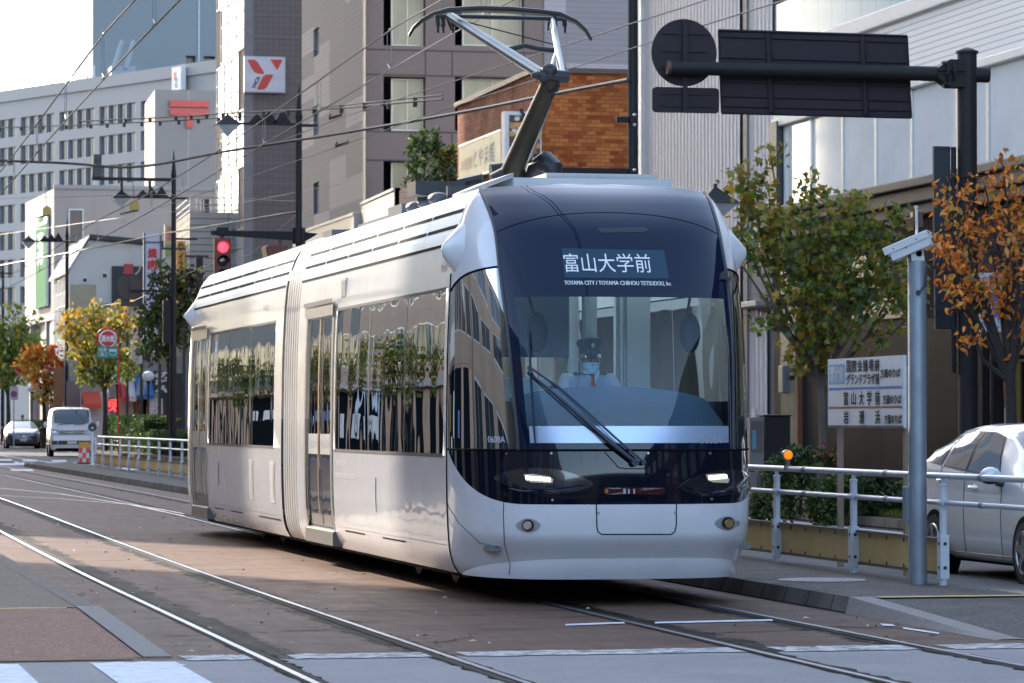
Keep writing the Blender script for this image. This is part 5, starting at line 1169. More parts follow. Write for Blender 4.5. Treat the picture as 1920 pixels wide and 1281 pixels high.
for k in range(8):
    for sg in (-1, 1):
        y = 2.2 + k * 1.6
        if 7.0 < y < 9.6: continue
        mb = MB(); mb.box(sg * .98, y, .46, sg * .55, y + .45, .92); mb.box(sg * .98, y + .38, .92, sg * .55, y + .46, 1.45); mb.build('passenger_seat', mk('seat_fabric', (.08, .12, .2), .8) if (k == 0 and sg < 0) else bpy.data.materials['seat_fabric'], tram, bevel=.03)
# ---- wipers
wip = mk('wiper_black', (.02, .025, .05), .4)
mb = MB()
def W_(u, v, o=.03): return conf(*sr_of(u, v), o)
mb.tube([W_(993, 620), W_(995, 660), W_(997, 700), W_(1000, 750), W_(1003, 800), W_(1006, 832)], [.006, .009, .011, .011, .009, .007], 6)
mb.tube([W_(994, 700, .05), W_(1040, 740, .055), W_(1090, 785, .055), W_(1140, 830, .055), W_(1190, 869, .045)], [.012, .013, .015, .022, .02], 7)
mb.tube([W_(1001, 694, .06), W_(1050, 730, .062), W_(1100, 775, .06), W_(1150, 822, .06), W_(1203, 867, .045)], .009, 7)
mb.tube([W_(992, 702, .03), W_(1040, 748, .02), W_(1095, 797, .02), W_(1150, 838, .03)], .006, 6)
mb.tube([W_(1188, 868, .0), W_(1188, 868, .06)], .03, 10); mb.tube([W_(1204, 868, .0), W_(1204, 868, .05)], .02, 8)
mb.tube([W_(994, 690, .035), W_(1002, 705, .065)], .014, 8)
mb.build('wiper', wip, tram, smooth=40)
# ---- roof gear and pantograph
rg = mk('roof_gear_grey', (.10, .105, .115), .5, .3, var=.2, vs=3); rgl = mk('roof_gear_pale', (.42, .42, .42), .5, .2, var=.1); olive = mk('pantograph_tube', (.034, .028, .018), .5, 0, spec=.3, var=.2, vs=5); chr2 = mk('bright_tube', (.42, .41, .38), .33, .9, var=.1, vs=6); ptk = mk('pantograph_black', (.02, .021, .024), .45)
mb = MB(); z0 = 3.33
mb.box(-.5, .7, z0, .85, 2.4, z0 + .10, 1); mb.box(-.2, .8, z0 + .1, .75, 1.6, z0 + .15, 1); mb.prism([(-.75, 1.2, z0), (-.5, .7, z0 + .1), (-.5, 2.2, z0 + .1), (-.75, 2.0, z0)], (0, 0, .04), 1)
mb.box(-.7, 5.2, z0 - .06, .7, 7.0, z0 + .06, 0); mb.box(-.78, 4.2, z0 - .05, -.62, 4.9, z0 + .10, 0); mb.box(-.8, 8.0, 3.25, .8, 8.6, 3.40, 0)
mb.box(-.8, 10.0, 3.26, -.55, 15.0, 3.34, 0); mb.box(-.72, 2.5, 3.28, -.6, 4.2, 3.36, 1)
mb.build('roof_equipment', [rg, rgl], tram, smooth=30); mb = MB()
for (y, x) in ((2.45, -.78), (3.05, -.76), (3.7, -.74)): mb.cyl((x, y, 3.27), (x, y, 3.34), .05, seg=10); mb.sphere((x, y, 3.36), (.10, .10, .06), 14, 8)
mb.build('insulator', [rg, rgl], tram, smooth=30)
pan = MB()
px, py = 0.0, 2.75
B0 = Vector((-.05, 2.9, 3.52)); Kn = Vector((.06, 2.15, 4.36)); HL = Vector((-.52, 3.45, 5.02)); HR = Vector((.42, 3.45, 4.98)); HZ = 5.13
def TW(u, v, y): return at_Y(u, v, TY + y) - TO
B0 = TW(955, 330, 2.9); Kn = TW(1036, 145, 2.2); HL = TW(843, 30, 3.3); HR = TW(1036, 38, 3.3)
mb = MB(); mb.box(-.75, 2.2, z0 + .05, .75, 2.28, z0 + .13); mb.box(-.75, 3.6, z0 + .05, .75, 3.68, z0 + .13)
for x in (-.7, .7):
    for y in (2.24, 3.64): mb.cyl((x, y, z0 - .05), (x, y, z0 + .06), .05, seg=10)
mb.box(-.5, 2.2, z0 + .06, -.42, 3.68, z0 + .13); mb.box(.42, 2.2, z0 + .06, .5, 3.68, z0 + .13)
mb.cyl(TW(925, 343, 2.9) , TW(972, 318, 2.9), .085, seg=16); mb.cyl(TW(920, 322, 3.2), TW(960, 318, 3.2), .07, seg=12)
mb.tube([TW(1000, 345, 2.9), TW(1012, 318, 2.8), TW(1025, 306, 2.7), TW(1038, 316, 2.6), TW(1040, 340, 2.6)], [.10, .12, .11, .09, .06], 10)
mb.tube([TW(960, 320, 2.9), TW(985, 322, 2.9), TW(978, 345, 2.9)], .03, 8); mb.cyl(TW(905, 335, 3.3), TW(860, 345, 3.4), .05, seg=8); mb.box(-.9, 2.9, z0 + .1, -.45, 3.3, z0 + .22)
pn = mb.build('pantograph', ptk, tram, smooth=40)
mb = MB(); mb.tube([B0, B0.lerp(Kn, .6), Kn], [.095, .085, .075], 16); mb.build('lower_arm', olive, pn, smooth=40)
mb = MB(); mb.tube([TW(985, 318, 2.9), TW(1040, 160, 2.25)], .026, 8); mb.tube([TW(975, 320, 2.9), TW(1028, 170, 2.3)], .012, 6); mb.build('control_rod', chr2, pn, smooth=40)
mb = MB(); mb.cyl(TW(1010, 142, 2.2), TW(1065, 145, 2.2), .058, seg=14); mb.sphere(TW(1030, 135, 2.2), .075, 14, 10); mb.cyl(TW(996, 141, 2.2), TW(1012, 142, 2.2), .02, .05, seg=10); mb.sphere(TW(1057, 146, 2.2), .05, 12, 8)
mb.tube([TW(1030, 150, 2.2), TW(1022, 165, 2.2), TW(1030, 178, 2.2), TW(1044, 170, 2.2), TW(1048, 158, 2.2)], .014, 6); mb.build('knee_joint', ptk, pn, smooth=40)
mb = MB(); mb.tube([Kn + Vector((-.06, 0, 0)), HL], [.052, .040], 14); mb.tube([TW(1054, 140, 2.2), HR], [.034, .028], 12); mb.tube([TW(1033, 130, 2.2), TW(1043, 95, 2.7)], .016, 8); mb.build('upper_arm', chr2, pn, smooth=40)
mb = MB(); mb.tube([TW(955, 93, 2.8), TW(985, 86, 2.8), TW(1010, 92, 2.75), TW(1041, 95, 2.7)], .026, 8); mb.tube([TW(870, 40, 3.3), TW(1040, 84, 2.8)], .006, 5); mb.build('brace_bar', ptk, pn, smooth=40)
mb = MB()
for dy, dv in ((0, 0), (.32, 2)):
    y = 3.15 + dy
    pts = [TW(u, v + dv, y) for u, v in ((767, 66), (775, 52), (790, 38), (812, 26), (840, 19), (900, 16), (960, 18), (1010, 22), (1050, 27), (1080, 40), (1098, 56), (1109, 74))]
    mb.tube(pts, [.012, .014, .016, .02, .026, .028, .028, .028, .026, .02, .016, .012], 8)
mb.build('contact_strip', olive if False else mk('collector_black_bronze', (.035, .03, .022), .4, .4), pn, smooth=40)
mb = MB(); mb.tube([TW(815, 30, 3.3), TW(1060, 36, 3.3)], .020, 8)
for u in (820, 830, 848, 1040, 1058): mb.tube([TW(u, 30, 3.3), TW(u + 1, 50, 3.3)], .022, 7); mb.tube([TW(u + 1, 50, 3.3), TW(u + 1, 62, 3.3)], .013, 6)
mb.tube([TW(838, 34, 3.3), TW(846, 56, 3.3), TW(852, 40, 3.3)], .012, 6); mb.tube([TW(1030, 40, 3.3), TW(1026, 56, 3.3), TW(1036, 54, 3.3)], .012, 6)
mb.build('head_spring', ptk, pn, smooth=40)
# ================================================================== street furniture
wpost = mk('rail_post_white', (.60, .62, .66), .45, .1, var=.08, vs=3, dirt=.55, ds=2.5, dcol=(.30, .22, .15))
wrail = mk('rail_tube_pale', (.52, .55, .60), .35, .35, var=.08, vs=5, dirt=.25, ds=4, dcol=(.3, .28, .25))
ypan = mk('ochre_guard_panel', (.62, .43, .18), .7, var=.12, vs=1.5, dirt=.28, ds=1.8, dcol=(.10, .09, .05), stretch=(1, 1, .6))
gr_ = T('guard_rail', 'white tubular guard rail with ochre lower panels along the back of the platform', 'railing', (0, 0, 0))
Yp0 = gnd(1823, 1097, PZ).y; stepY = (gnd(1500, 1054, PZ).y - Yp0) / 2.0
posts = [Yp0 + stepY * k for k in range(-1, 33)]
RXB = 9.21
def rx_(y): return RXB + off(y) * .95
pm = MB(); pm.tube([(0, 0, -.02), (0, 0, .79)], .031, 14); pm.tube([(0, 0, .79), (0, 0, .80), (0, 0, .812)], [.036, .036, .012], 14); pm.box(-.012, -.022, .80, .012, .022, .86); pm.sphere((0, 0, .655), .041, 12, 8); pm.cyl((0, -.06, .655), (0, .06, .655), .033, seg=12)
pm.box(-.036, -.036, .05, .036, .048, .40, 0)
for z in (.14, .33): pm.cyl((-.04, .0, z), (-.036, .0, z), .014, seg=8, mi=1); pm.cyl((0, -.045, z), (0, -.036, z), .014, seg=8, mi=1)
pproto = pm.build('post', [wpost, darkf], gr_, smooth=40); 
for k, y in enumerate(posts):
    o = pproto if k == 0 else bpy.data.objects.new('post', pproto.data)
    if k: C.objects.link(o); o.parent = gr_
    o.location = (rx_(y), y, PZ)
for z, r in ((.868, .026), (.655, .021)):
    mb = MB(); mb.tube([(rx_(y), y, PZ + z) for y in np.arange(posts[0], posts[-1] + .1, 1.06)], r, 12)
    rl_ = mb.build('rail_tube', wrail, gr_, smooth=40)
    m2 = MB()
    for a, b in list(zip(posts, posts[1:]))[:8]:
        y = a * .38 + b * .62; m2.cyl((rx_(y), y - .02, PZ + z), (rx_(y), y + .02, PZ + z), r + .006, seg=12); m2.cyl((rx_(y), y - .05, PZ + z), (rx_(y), y - .03, PZ + z), r + .004, seg=12)
    m2.build('rail_sleeve', mk('sleeve_grey', (.22, .24, .27), .4, .4), rl_)
m0 = MB(); L_ = stepY - .07; m0.box(.03, .035, .09, .042, .035 + L_, .365, 0); m0.box(.0, .035, .355, .045, .035 + L_, .37, 1); m0.box(.02, .035, .075, .045, .035 + L_, .10, 1)
for k in range(5): y = .15 + k * L_ / 5; m0.prism([(.028, y, .33), (.028, y + .03, .345), (.028, y + .03, .31)], (-.006, 0, 0), 2); m0.prism([(.028, y, .115), (.028, y + .03, .13), (.028, y + .03, .10)], (-.006, 0, 0), 2)
pp = m0.build('guard_panel', [ypan, mk('panel_rim_brown', (.12, .10, .075), .6), darkf], gr_)
for k, y in enumerate(posts[1:-1]):
    o = pp if k == 0 else bpy.data.objects.new('guard_panel', pp.data)
    if k: C.objects.link(o); o.parent = gr_
    o.location = (rx_(y) + .005, y, PZ); o.rotation_euler = (0, 0, -math.atan2(rx_(y + stepY) - rx_(y), stepY))
# amber flasher on the rail
fy = at_X(1477, 843, RXB).y
t = T('amber_flasher', 'round amber warning lamp on a stub above the guard rail next to the tram nose', 'warning light', (RXB, fy, PZ + .88))
mb = MB(); mb.tube([(0, 0, 0), (0, 0, .07)], .022, 10); mb.box(-.03, -.02, -.02, .03, .02, .02); mb.cyl((0, .03, .115), (0, -.015, .115), .050, seg=24); mb.build('housing', [mk('flasher_grey', (.14, .13, .13), .5)], t, smooth=40)
mb = MB(); mb.sphere((0, -.012, .115), (.043, .02, .043), 20, 12); mb.build('lens', mk('amber_lens', (.75, .19, .0), .4, emit=.16, ecol=(1, .25, .0)), t, smooth=60)
# boarding sign parallel to the platform
SXX = 10.32
pA, pB = at_X(1558, 802, SXX), at_X(1700, 802, SXX); zT = at_X(1558, 674, SXX).z; zB_ = at_X(1558, 802, SXX).z
Ls = pA.y - pB.y; hs = zT - zB_
t = T('boarding_sign', 'weathered white tram boarding sign with blue and brown stripes on two posts', 'sign', (SXX, pA.y, 0))
sgm = mk('weathered_sign_white', (.60, .63, .66), .45, var=.05, vs=3, dirt=.35, ds=5, dcol=(.42, .46, .5)); ink = mk('sign_ink', (.012, .012, .016), .6, var=0); sblue = mk('sign_blue', (.04, .17, .44), .5, dirt=.4, ds=8, dcol=(.3, .4, .5)); sbrn = mk('sign_brown_stripe', (.28, .075, .035), .5); slb = mk('sign_light_blue', (.10, .36, .58), .5, dirt=.3, ds=9, dcol=(.4, .5, .6))
mb = MB(); mb.box(-.03, -Ls, zB_, .0, 0, zT, 0)
def sb(a0, a1, b0, b1, mi, o=.033): mb.poly([(-o, -a0 * Ls, zB_ + b0 * hs), (-o, -a1 * Ls, zB_ + b0 * hs), (-o, -a1 * Ls, zB_ + b1 * hs), (-o, -a0 * Ls, zB_ + b1 * hs)], mi)
def st(s, a0, a1, b0, b1, mi=0, bold=.0035):
    text_into(lt, s, (-.034, -a0 * Ls, zB_ + b0 * hs), (0, -1, 0), (0, 0, 1), (a1 - a0) * Ls, (b1 - b0) * hs, mi, bold=bold)
sb(.015, .985, .545, .58, 1); sb(.015, .985, .275, .305, 2); sb(.0, 1, .0, .035, 3); sb(.02, .235, .63, .92, 4)
mb.build('board', [sgm, sblue, sbrn, mk('sign_navy_strip', (.03, .035, .08), .5), slb], t)
lt = MB()
for i, c in enumerate('国際会議場前'): st(c, .265 + i * .075, .325 + i * .075, .80, .965)
st('グランドプラザ前', .265, .70, .615, .77); st('方面のりば', .715, .965, .70, .82)
for i, c in enumerate('富山大学前'): st(c, .225 + i * .105, .285 + i * .105, .325, .52)
st('方面のりば', .745, .975, .335, .46)
for i, c in enumerate('岩瀬浜'): st(c, .225 + i * .21, .29 + i * .21, .055, .245)
st('方面のりば', .765, .98, .06, .185); st('環状線', .03, .225, .66, .89, 1, .006)
lt.build('lettering', [ink, sgm], t)
mb = MB(); dy = at_X(1571, 900, SXX).y - pA.y; mb.box(.0, dy - .03, 0, .05, dy + .03, zB_ + .1); mb.build('post', mk('post_tan', (.25, .185, .13), .7, var=.15), t)
mb = MB(); mb.box(.0, -Ls + .05, 0, .05, -Ls + .11, zT - .1); mb.build('post', bpy.data.materials['post_tan'], t)
# camera on a galvanised pole
cb_ = Vector((9.07, YX(1720, 9.07), PZ))
galv = mk('galvanised_steel', (.30, .345, .385), .42, .55, var=.25, vs=5, dirt=.4, ds=6, dcol=(.42, .46, .5), stretch=(1, 1, .5))
t = T('camera_pole', 'stout galvanised pole carrying a tilted white camera housing at the platform', 'camera pole', (cb_.x, cb_.y, 0))
ztop = at_Y(1718, 490, cb_.y).z
mb = MB(); mb.cyl((0, 0, PZ - .02), (0, 0, ztop), .074, seg=32); mb.build('pole', galv, t, smooth=40)
mb = MB(); mb.box(-.11, -.02, .62, -.07, .06, .90); mb.build('cable_box', mk('box_slate', (.16, .19, .22), .5), t, bevel=.006)
hw = mk('housing_white', (.62, .62, .62), .4, var=.04, dirt=.2, ds=9, dcol=(.4, .38, .34))
q = lambda u, v, d=0: at_Y(u, v, cb_.y + d) - Vector((cb_.x, cb_.y, 0))
a0, a1 = q(1672, 478, .06), q(1742, 448, -.10); ax = (a1 - a0); axn = ax.normalized(); sd_ = axn.cross(Vector((0, 0, 1))).normalized(); upv = sd_.cross(axn)
ctr = (a0 + a1) / 2
mb = MB(); mb.obox(ctr, ax / 2, sd_ * .065, upv * .058); mb.obox(ctr + upv * .062 - axn * .01, ax / 2 + axn * .03, sd_ * .075, upv * .005); mb.obox(ctr + upv * .035 - axn * .01 + sd_ * .0705, ax / 2 + axn * .03, sd_ * .004, upv * .030); mb.obox(ctr + upv * .035 - axn * .01 - sd_ * .0705, ax / 2 + axn * .03, sd_ * .004, upv * .030)
hsg = mb.build('camera_housing', hw, t, bevel=.004)
mb = MB(); mb.obox(a0 - axn * .002, axn * .004, sd_ * .05, upv * .045); mb.obox(a1 + axn * .002, axn * .003, sd_ * .05, upv * .045, 1); mb.build('front_window', [darkf, hw], hsg)
mb = MB()
for k in range(3): mb.sphere(ctr + axn * (-.12 + k * .1) + sd_ * .076 + upv * (.03 - .03 * (k % 2)), .006, 8, 6); mb.sphere(ctr + axn * (-.12 + k * .1) - sd_ * .076 + upv * (.03 - .03 * (k % 2)), .006, 8, 6)
mb.build('screw', darkf, hsg)
mb = MB(); mb.prism([(-.06, -.05, ztop), (.05, -.05, ztop), (.03, -.05, ztop + .13), (-.075, -.05, ztop + .11)], (0, .015, 0)); mb.prism([(-.06, .04, ztop), (.05, .04, ztop), (.03, .04, ztop + .15), (-.075, .04, ztop + .12)], (0, .015, 0)); mb.cyl((0, -.05, ztop + .06), (0, .05, ztop + .06), .03, seg=12); mb.build('bracket', hw, t, bevel=.003)
mb = MB(); mb.tube([q(1730, 480), q(1737, 505, -.05), q(1735, 535, -.08), q(1724, 548, -.09)], .009, 6); mb.cyl(q(1722, 549, -.06), q(1722, 549, -.10), .022, seg=12); mb.build('cable', darkf, t, smooth=40)
mb = MB(); mb.cyl(q(1719, 440, .03), q(1719, 388, .03), .012, seg=10); mb.cyl(q(1719, 391, .03), q(1719, 386, .03), .016, seg=10); mb.build('antenna_tube', alu, t, smooth=40)
mb = MB(); a, b = q(1710, 425, .1), q(1729, 398, .1); mb.box(a.x, .08, a.z, b.x, .14, b.z); mb.prism([(a.x, .08, b.z - .04), (a.x - .06, .08, a.z + .06), (a.x - .02, .08, a.z), (a.x, .08, a.z)], (0, .05, 0)); mb.build('floodlight', mk('rust_box', (.09, .04, .028), .6), t)
# road sign gantry
GX = 15.1
gy = YX(1815, GX); blk2 = mk('gantry_black_brown', (.020, .0175, .018), .55, 0, spec=.25, var=.15, vs=2); backm = mk('sign_back_dark', (.034, .027, .031), .65, spec=.2, var=.12, vs=1.5)
t = T('sign_gantry', 'black road sign gantry with an arm holding the backs of three signs', 'sign gantry', (GX, gy, 0))
def G(u, v, d=0): return at_Y(u, v, gy + d) - Vector((GX, gy, 0))
mb = MB(); zt_ = G(1812, 100).z; mb.cyl((0, 0, .1), (0, 0, zt_), .125, seg=28); mb.cyl((0, 0, zt_), (0, 0, zt_ + .03), .15, .14, seg=28); mb.cyl((0, 0, zt_ + .03), (0, 0, zt_ + .07), .13, .04, seg=28); mb.cyl((0, 0, .1), (0, 0, .14), .2, seg=20); mb.build('pole', blk2, t, smooth=40)
mb = MB(); mb.cyl(G(1853, 141), G(1252, 127), .098, .086, seg=24); mb.build('arm', blk2, t, smooth=40)
mb = MB(); mb.cyl(G(1256, 127), G(1250, 126.8), .088, seg=24); mb.build('arm_cap', mk('cap_rust', (.10, .05, .035), .6), t)
mb = MB()
for dz in (-.13, .13): p = G(1790, 139); mb.prism([(p.x - .26, -.12, p.z + dz * .5), (p.x - .1, -.12, p.z + dz * 1.35), (p.x + .12, -.12, p.z + dz * 1.35), (p.x + .12, -.12, p.z + dz * .2), (p.x - .26, -.12, p.z + dz * .2)], (0, .24, 0))
for u in (1770, 1782): mb.cyl(G(u, 139) + Vector((-.012, 0, 0)), G(u, 139) + Vector((.012, 0, 0)), .17, seg=20)
for (u, v) in ((1770, 119), (1775, 138), (1771, 158)): mb.sphere(G(u, v, -.14), .022, 8, 6)
mb.build('arm_clamp', blk2, t, smooth=30)
cr4 = [G(1347, 57, .16), G(1700, 68, .16), G(1708, 221, .16), G(1353, 212, .16)]
mb = MB(); mb.prism(cr4, (0, .03, 0)); 
def cq(a, b, o=-.012): return cr4[0] * (1 - a) * (1 - b) + cr4[1] * a * (1 - b) + cr4[2] * a * b + cr4[3] * (1 - a) * b + Vector((0, o, 0))
for b in (.08, .33, .45, .62, .80, .92): mb.tube([cq(0, b), cq(1, b)], .010, 4)
for a in (.26, .76): mb.tube([cq(a, .02, -.03), cq(a, .98, -.03)], .035, 4)
for a in (0, 1): mb.tube([cq(a, 0), cq(a, 1)], .014, 4)
mb.tube([cq(0, 0), cq(1, 0)], .016, 4); mb.tube([cq(0, 1), cq(1, 1)], .016, 4); mb.build('sign_panel', backm, t)
mb = MB(); c = G(1283, 99, .15); mb.cyl(c, c + Vector((0, .025, 0)), .425, seg=56)
for dz in (-.2, .02, .24): mb.box(c.x - .3, c.y - .02, c.z + dz - .01, c.x + .3, c.y, c.z + dz + .01)
c2 = G(1286, 188, .15); mb.box(c.x - .03, c.y - .05, c2.z - .15, c.x + .03, c.y - .02, c.z + .42); mb.build('sign_panel', backm, t)
mb = MB(); w2, h2 = .435, .16; pl = []
for (sx, sz) in ((1, 1), (-1, 1), (-1, -1), (1, -1)):
    for a in np.linspace(0, math.pi / 2, 5):
        aa = a + {(1, 1): 0, (-1, 1): math.pi / 2, (-1, -1): math.pi, (1, -1): 1.5 * math.pi}[(sx, sz)]
        pl.append((c2.x + sx * (w2 - .05) + .05 * math.cos(aa), c2.y, c2.z + sz * (h2 - .05) + .05 * math.sin(aa)))
mb.prism(pl, (0, .02, 0)); mb.box(c2.x - w2 + .1, c2.y - .015, c2.z + .07, c2.x + w2 - .1, c2.y, c2.z + .085); mb.box(c2.x - w2 + .1, c2.y - .015, c2.z - .085, c2.x + w2 - .1, c2.y, c2.z - .07); mb.build('sign_panel', backm, t)
mb = MB()
for (u0, v0, u1, v1) in ((1751, 275, 1781, 498), (1753, 506, 1793, 617)):
    a, b = G(u0, v1, .05), G(u1, v0, .05); mb.box(a.x, .03, a.z, b.x, .09, b.z)
    for k in (.02, .3, .5, .98): z = a.z + (b.z - a.z) * k; mb.box(a.x, .015, z - .01, b.x, .03, z + .01)
mb.build('vertical_board', mk('board_back_navy', (.018, .020, .028), .5), t)
mb = MB(); mb.cyl(G(1788, 700, .05), G(1788, 276, .05), .035, seg=12)
for v in (332, 580): mb.tube([G(1786, v, .05), G(1786, v, -.15), G(1843, v - 1, -.15), G(1843, v - 1, .1)], .012, 5)
mb.build('board_post', blk2, t, smooth=40)
# bicycle crossing board behind the orange tree
t2 = T('bicycle_sign', 'white board with a blue disc and bicycle emblem behind the orange tree', 'sign', (0, 0, 0))
a, b = at_X(1838, 622, 18.5), at_X(1888, 512, 18.5); t2.location = (18.5, at_X(1863, 600, 18.5).y, 0); yy = (b.y + a.y) / 2
dpx = lambda u, v: at_Y(u, v, t2.location.y) - Vector(t2.location)
mb = MB(); a, b = dpx(1838, 622), dpx(1886, 512); mb.box(a.x, 0, a.z, b.x, .04, b.z, 0); c = dpx(1862, 572); r_ = .16
mb.poly([(c.x + r_ * math.cos(k), -.006, c.z + r_ * 1.25 * math.sin(k)) for k in np.linspace(0, 6.283, 30)[:-1]], 1)
for (dx) in (-.075, .065):
    mb.tube([(c.x + dx + .048 * math.cos(k), -.010, c.z - .03 + .048 * math.sin(k)) for k in np.linspace(0, 6.283, 16)], .006, 4, 2)
mb.tube([(c.x - .075, -.01, c.z - .03), (c.x - .03, -.01, c.z + .04), (c.x + .045, -.01, c.z + .04), (c.x + .065, -.01, c.z - .03)], .006, 4, 2); mb.tube([(c.x - .03, -.01, c.z + .04), (c.x, -.01, c.z - .03), (c.x + .045, -.01, c.z + .04)], .006, 4, 2)
mb.tube([(c.x - .11, -.012, c.z + .15), (c.x + .12, -.012, c.z - .15)], .012, 4, 0)
text_into(mb, '自転車', (a.x + .03, -.008, b.z - .18), (1, 0, 0), (0, 0, 1), b.x - a.x - .06, .13, 1); text_into(mb, '降りて', (a.x + .03, -.008, a.z + .05), (1, 0, 0), (0, 0, 1), b.x - a.x - .06, .12, 1)
mb.build('board', [mk('sign_greyed_white', (.5, .52, .55), .5), mk('sign_bright_blue', (.02, .12, .5), .4), wht], t2)
mb = MB(); mb.cyl(((a.x + b.x) / 2, .06, .1), ((a.x + b.x) / 2, .06, b.z), .03, seg=10); mb.build('post', blk2, t2, smooth=40)
# brown barriers on the sidewalk edge
brn = mk('barrier_brown', (.055, .035, .028), .45, .1)
def barrier(u0, u1, vt, X, label):
    y1, y0 = YX(u0, X), YX(u1, X); z = at_X((u0 + u1) / 2, vt, X).z
    t = T('barrier', label, 'barrier', (X, y1, .12), 0, 'brown barriers along the sidewalk kerb'); L_ = y1 - y0; z -= .12
    mb = MB(); mb.tube([(0, 0, -.02), (0, 0, z - .14), (0, -.03, z - .05), (0, -.12, z), (0, -L_ + .12, z), (0, -L_ + .03, z - .05), (0, -L_, z - .14), (0, -L_, -.02)], .045, 12); mb.build('hoop', brn, t, smooth=50)
    mb = MB(); mb.tube([(0, -.02, z * .42), (0, -L_ + .02, z * .42)], .025, 8); mb.build('cross_bar', brn, t, smooth=40)
barrier(1608, 1730, 893, 14.95, 'brown hoop barrier behind the guard rail, right of the shrubs'); barrier(1385, 1424, 880, 14.95, 'brown hoop barrier right beside the tram nose')
# black cabinets by the ribbed building
cab0 = at_D(1460, 800, 54)
t = T('utility_cabinet', 'black utility cabinet beside a grey glazed notice case on the sidewalk', 'cabinet', (cab0.x, cab0.y, 0))
cp = lambda u, v: at_Y(u, v, cab0.y) - Vector((cab0.x, cab0.y, 0))
a, b = cp(1434, 900), cp(1482, 781); mb = MB(); mb.box(a.x, 0, .12, b.x, .35, b.z); mb.box(a.x - .02, -.02, b.z, b.x + .02, .37, b.z + .03); mb.build('body', mk('cabinet_black', (.008, .008, .009), .4), t, bevel=.01)
a, b = cp(1406, 900), cp(1432, 783); mb = MB(); mb.box(a.x, 0, .12, b.x, .2, b.z, 0); mb.box(a.x + .02, -.01, b.z - .55, b.x - .02, 0, b.z - .06, 1); mb.box(a.x + .04, -.014, b.z - .5, a.x + .1, -.01, b.z - .2, 2); mb.build('notice_case', [mk('case_frame', (.2, .19, .185), .4), mk('case_glass', (.16, .13, .12), .1), mk('notice_blue', (.1, .3, .42), .5)], t)
# ---- tall street poles
pblk = mk('pole_black', (.010, .010, .013), .5, 0, var=.1, spec=.25); lampg = mk('lamp_glass_pale', (.5, .56, .58), .15, var=.05, coat=.5)
PX_ = 15.2
def pyr(mb, c, wd, h, mi, flip=False):
    s = -1 if flip else 1; a = Vector(c)
    mb.add([a + Vector((-wd, -wd, 0)), a + Vector((wd, -wd, 0)), a + Vector((wd, wd, 0)), a + Vector((-wd, wd, 0)), a + Vector((0, 0, s * h))], [(0, 1, 4), (1, 2, 4), (2, 3, 4), (3, 0, 4), (3, 2, 1, 0)], mi)
def lamp_arm(t, z, reach, sgn=-1, decor=True):
    mb = MB(); mb.obox((sgn * reach / 2, 0, z), (reach / 2, 0, 0), (0, .04, 0), (0, 0, .035)); mb.obox((-sgn * .2, 0, z - .02), (.35, 0, 0), (0, .05, 0), (0, 0, .04))
    if decor:
        for k, (p_, h) in enumerate(((.28, .42), (.50, .36), (.70, .26))):
            x = sgn * reach * p_; mb.prism([(x - .26, -.03, z + .03), (x + .26, -.03, z + .03), (x, -.03, z + .03 + h)], (0, .06, 0))
    mb.build('lamp_arm', pblk, t)
    mb = MB(); x = sgn * (reach + .32); pyr(mb, (x, 0, z - .05), .37, .32, 0); mb.obox((x, 0, z + .25), (.03, 0, 0), (0, .03, 0), (0, 0, .06), 0); mb.obox((x - sgn * .3, 0, z + .0), (.12, 0, 0), (0, .03, 0), (0, 0, .03), 0); h = mb.build('lamp_hood', pblk, t)
    mb = MB(); pyr(mb, (x, 0, z - .055), .33, .34, 0, True); mb.build('lamp_glass', lampg, h)
def street_pole(u, tipv, label, armv, reach=1.75):
    y = YX(u, PX_); t = T('street_pole', label, 'street pole', (PX_, y, 0), 0, 'black lamp and wire poles along the right sidewalk')
    zt = at_Y(u, tipv, y).z; mb = MB(); mb.tube([(0, 0, .1), (0, 0, 4.2), (0, 0, 4.25), (0, 0, zt - 1.05)], [.125, .118, .10, .085], 16); mb.tube([(0, 0, zt - 1.05), (0, 0, zt - .95), (0, 0, zt - .85), (0, 0, zt)], [.085, .11, .09, .008], 8); mb.build('pole', pblk, t, smooth=30)
    if armv: lamp_arm(t, at_Y(u, armv, y).z, reach)
    return t, y
def PZv(t, v): return at_Y(560, v, t.location.y).z
p2_, y2 = street_pole(560, 158, 'black street pole behind the tram roof with a hanging pyramid lamp', 234)
p3_, y3 = street_pole(325, 282, 'black street pole left of the tram with a camera arm and lamp arm', 371, 1.65)
p4_, y4 = street_pole(125, 408, 'black street pole with one lamp in front of the green banner', 453, 1.6)
p5_, y5 = street_pole(5, 492, 'black street pole at the far left edge', 512, 1.6)
p1_, y1_ = street_pole(1187, -130, 'thick black street pole in front of the ribbed building', -60)
mb = MB(); zz_ = PZv(p1_, 313); mb.box(-1.75, -.05, zz_ - .06, -.1, .05, zz_ + .06); mb.prism([(-.6, -.03, zz_ - .06), (-.1, -.03, zz_ - .06), (-.1, -.03, zz_ - .26)], (0, .06, 0)); z2 = PZv(p1_, 213); mb.box(-.3, -.04, z2 - .05, -.1, .04, z2 + .05)
for z in (zz_ + .03, zz_ - .15, z2 + .08, z2 - .1): mb.sphere((.0, -.12, z), .035, 8, 6, 1)
mb.build('bracket', [pblk, mk('bolt_bright', (.6, .58, .5), .3, .8)], p1_)
lamp_arm(p1_, PZv(p1_, 366), 1.2, 1, False)
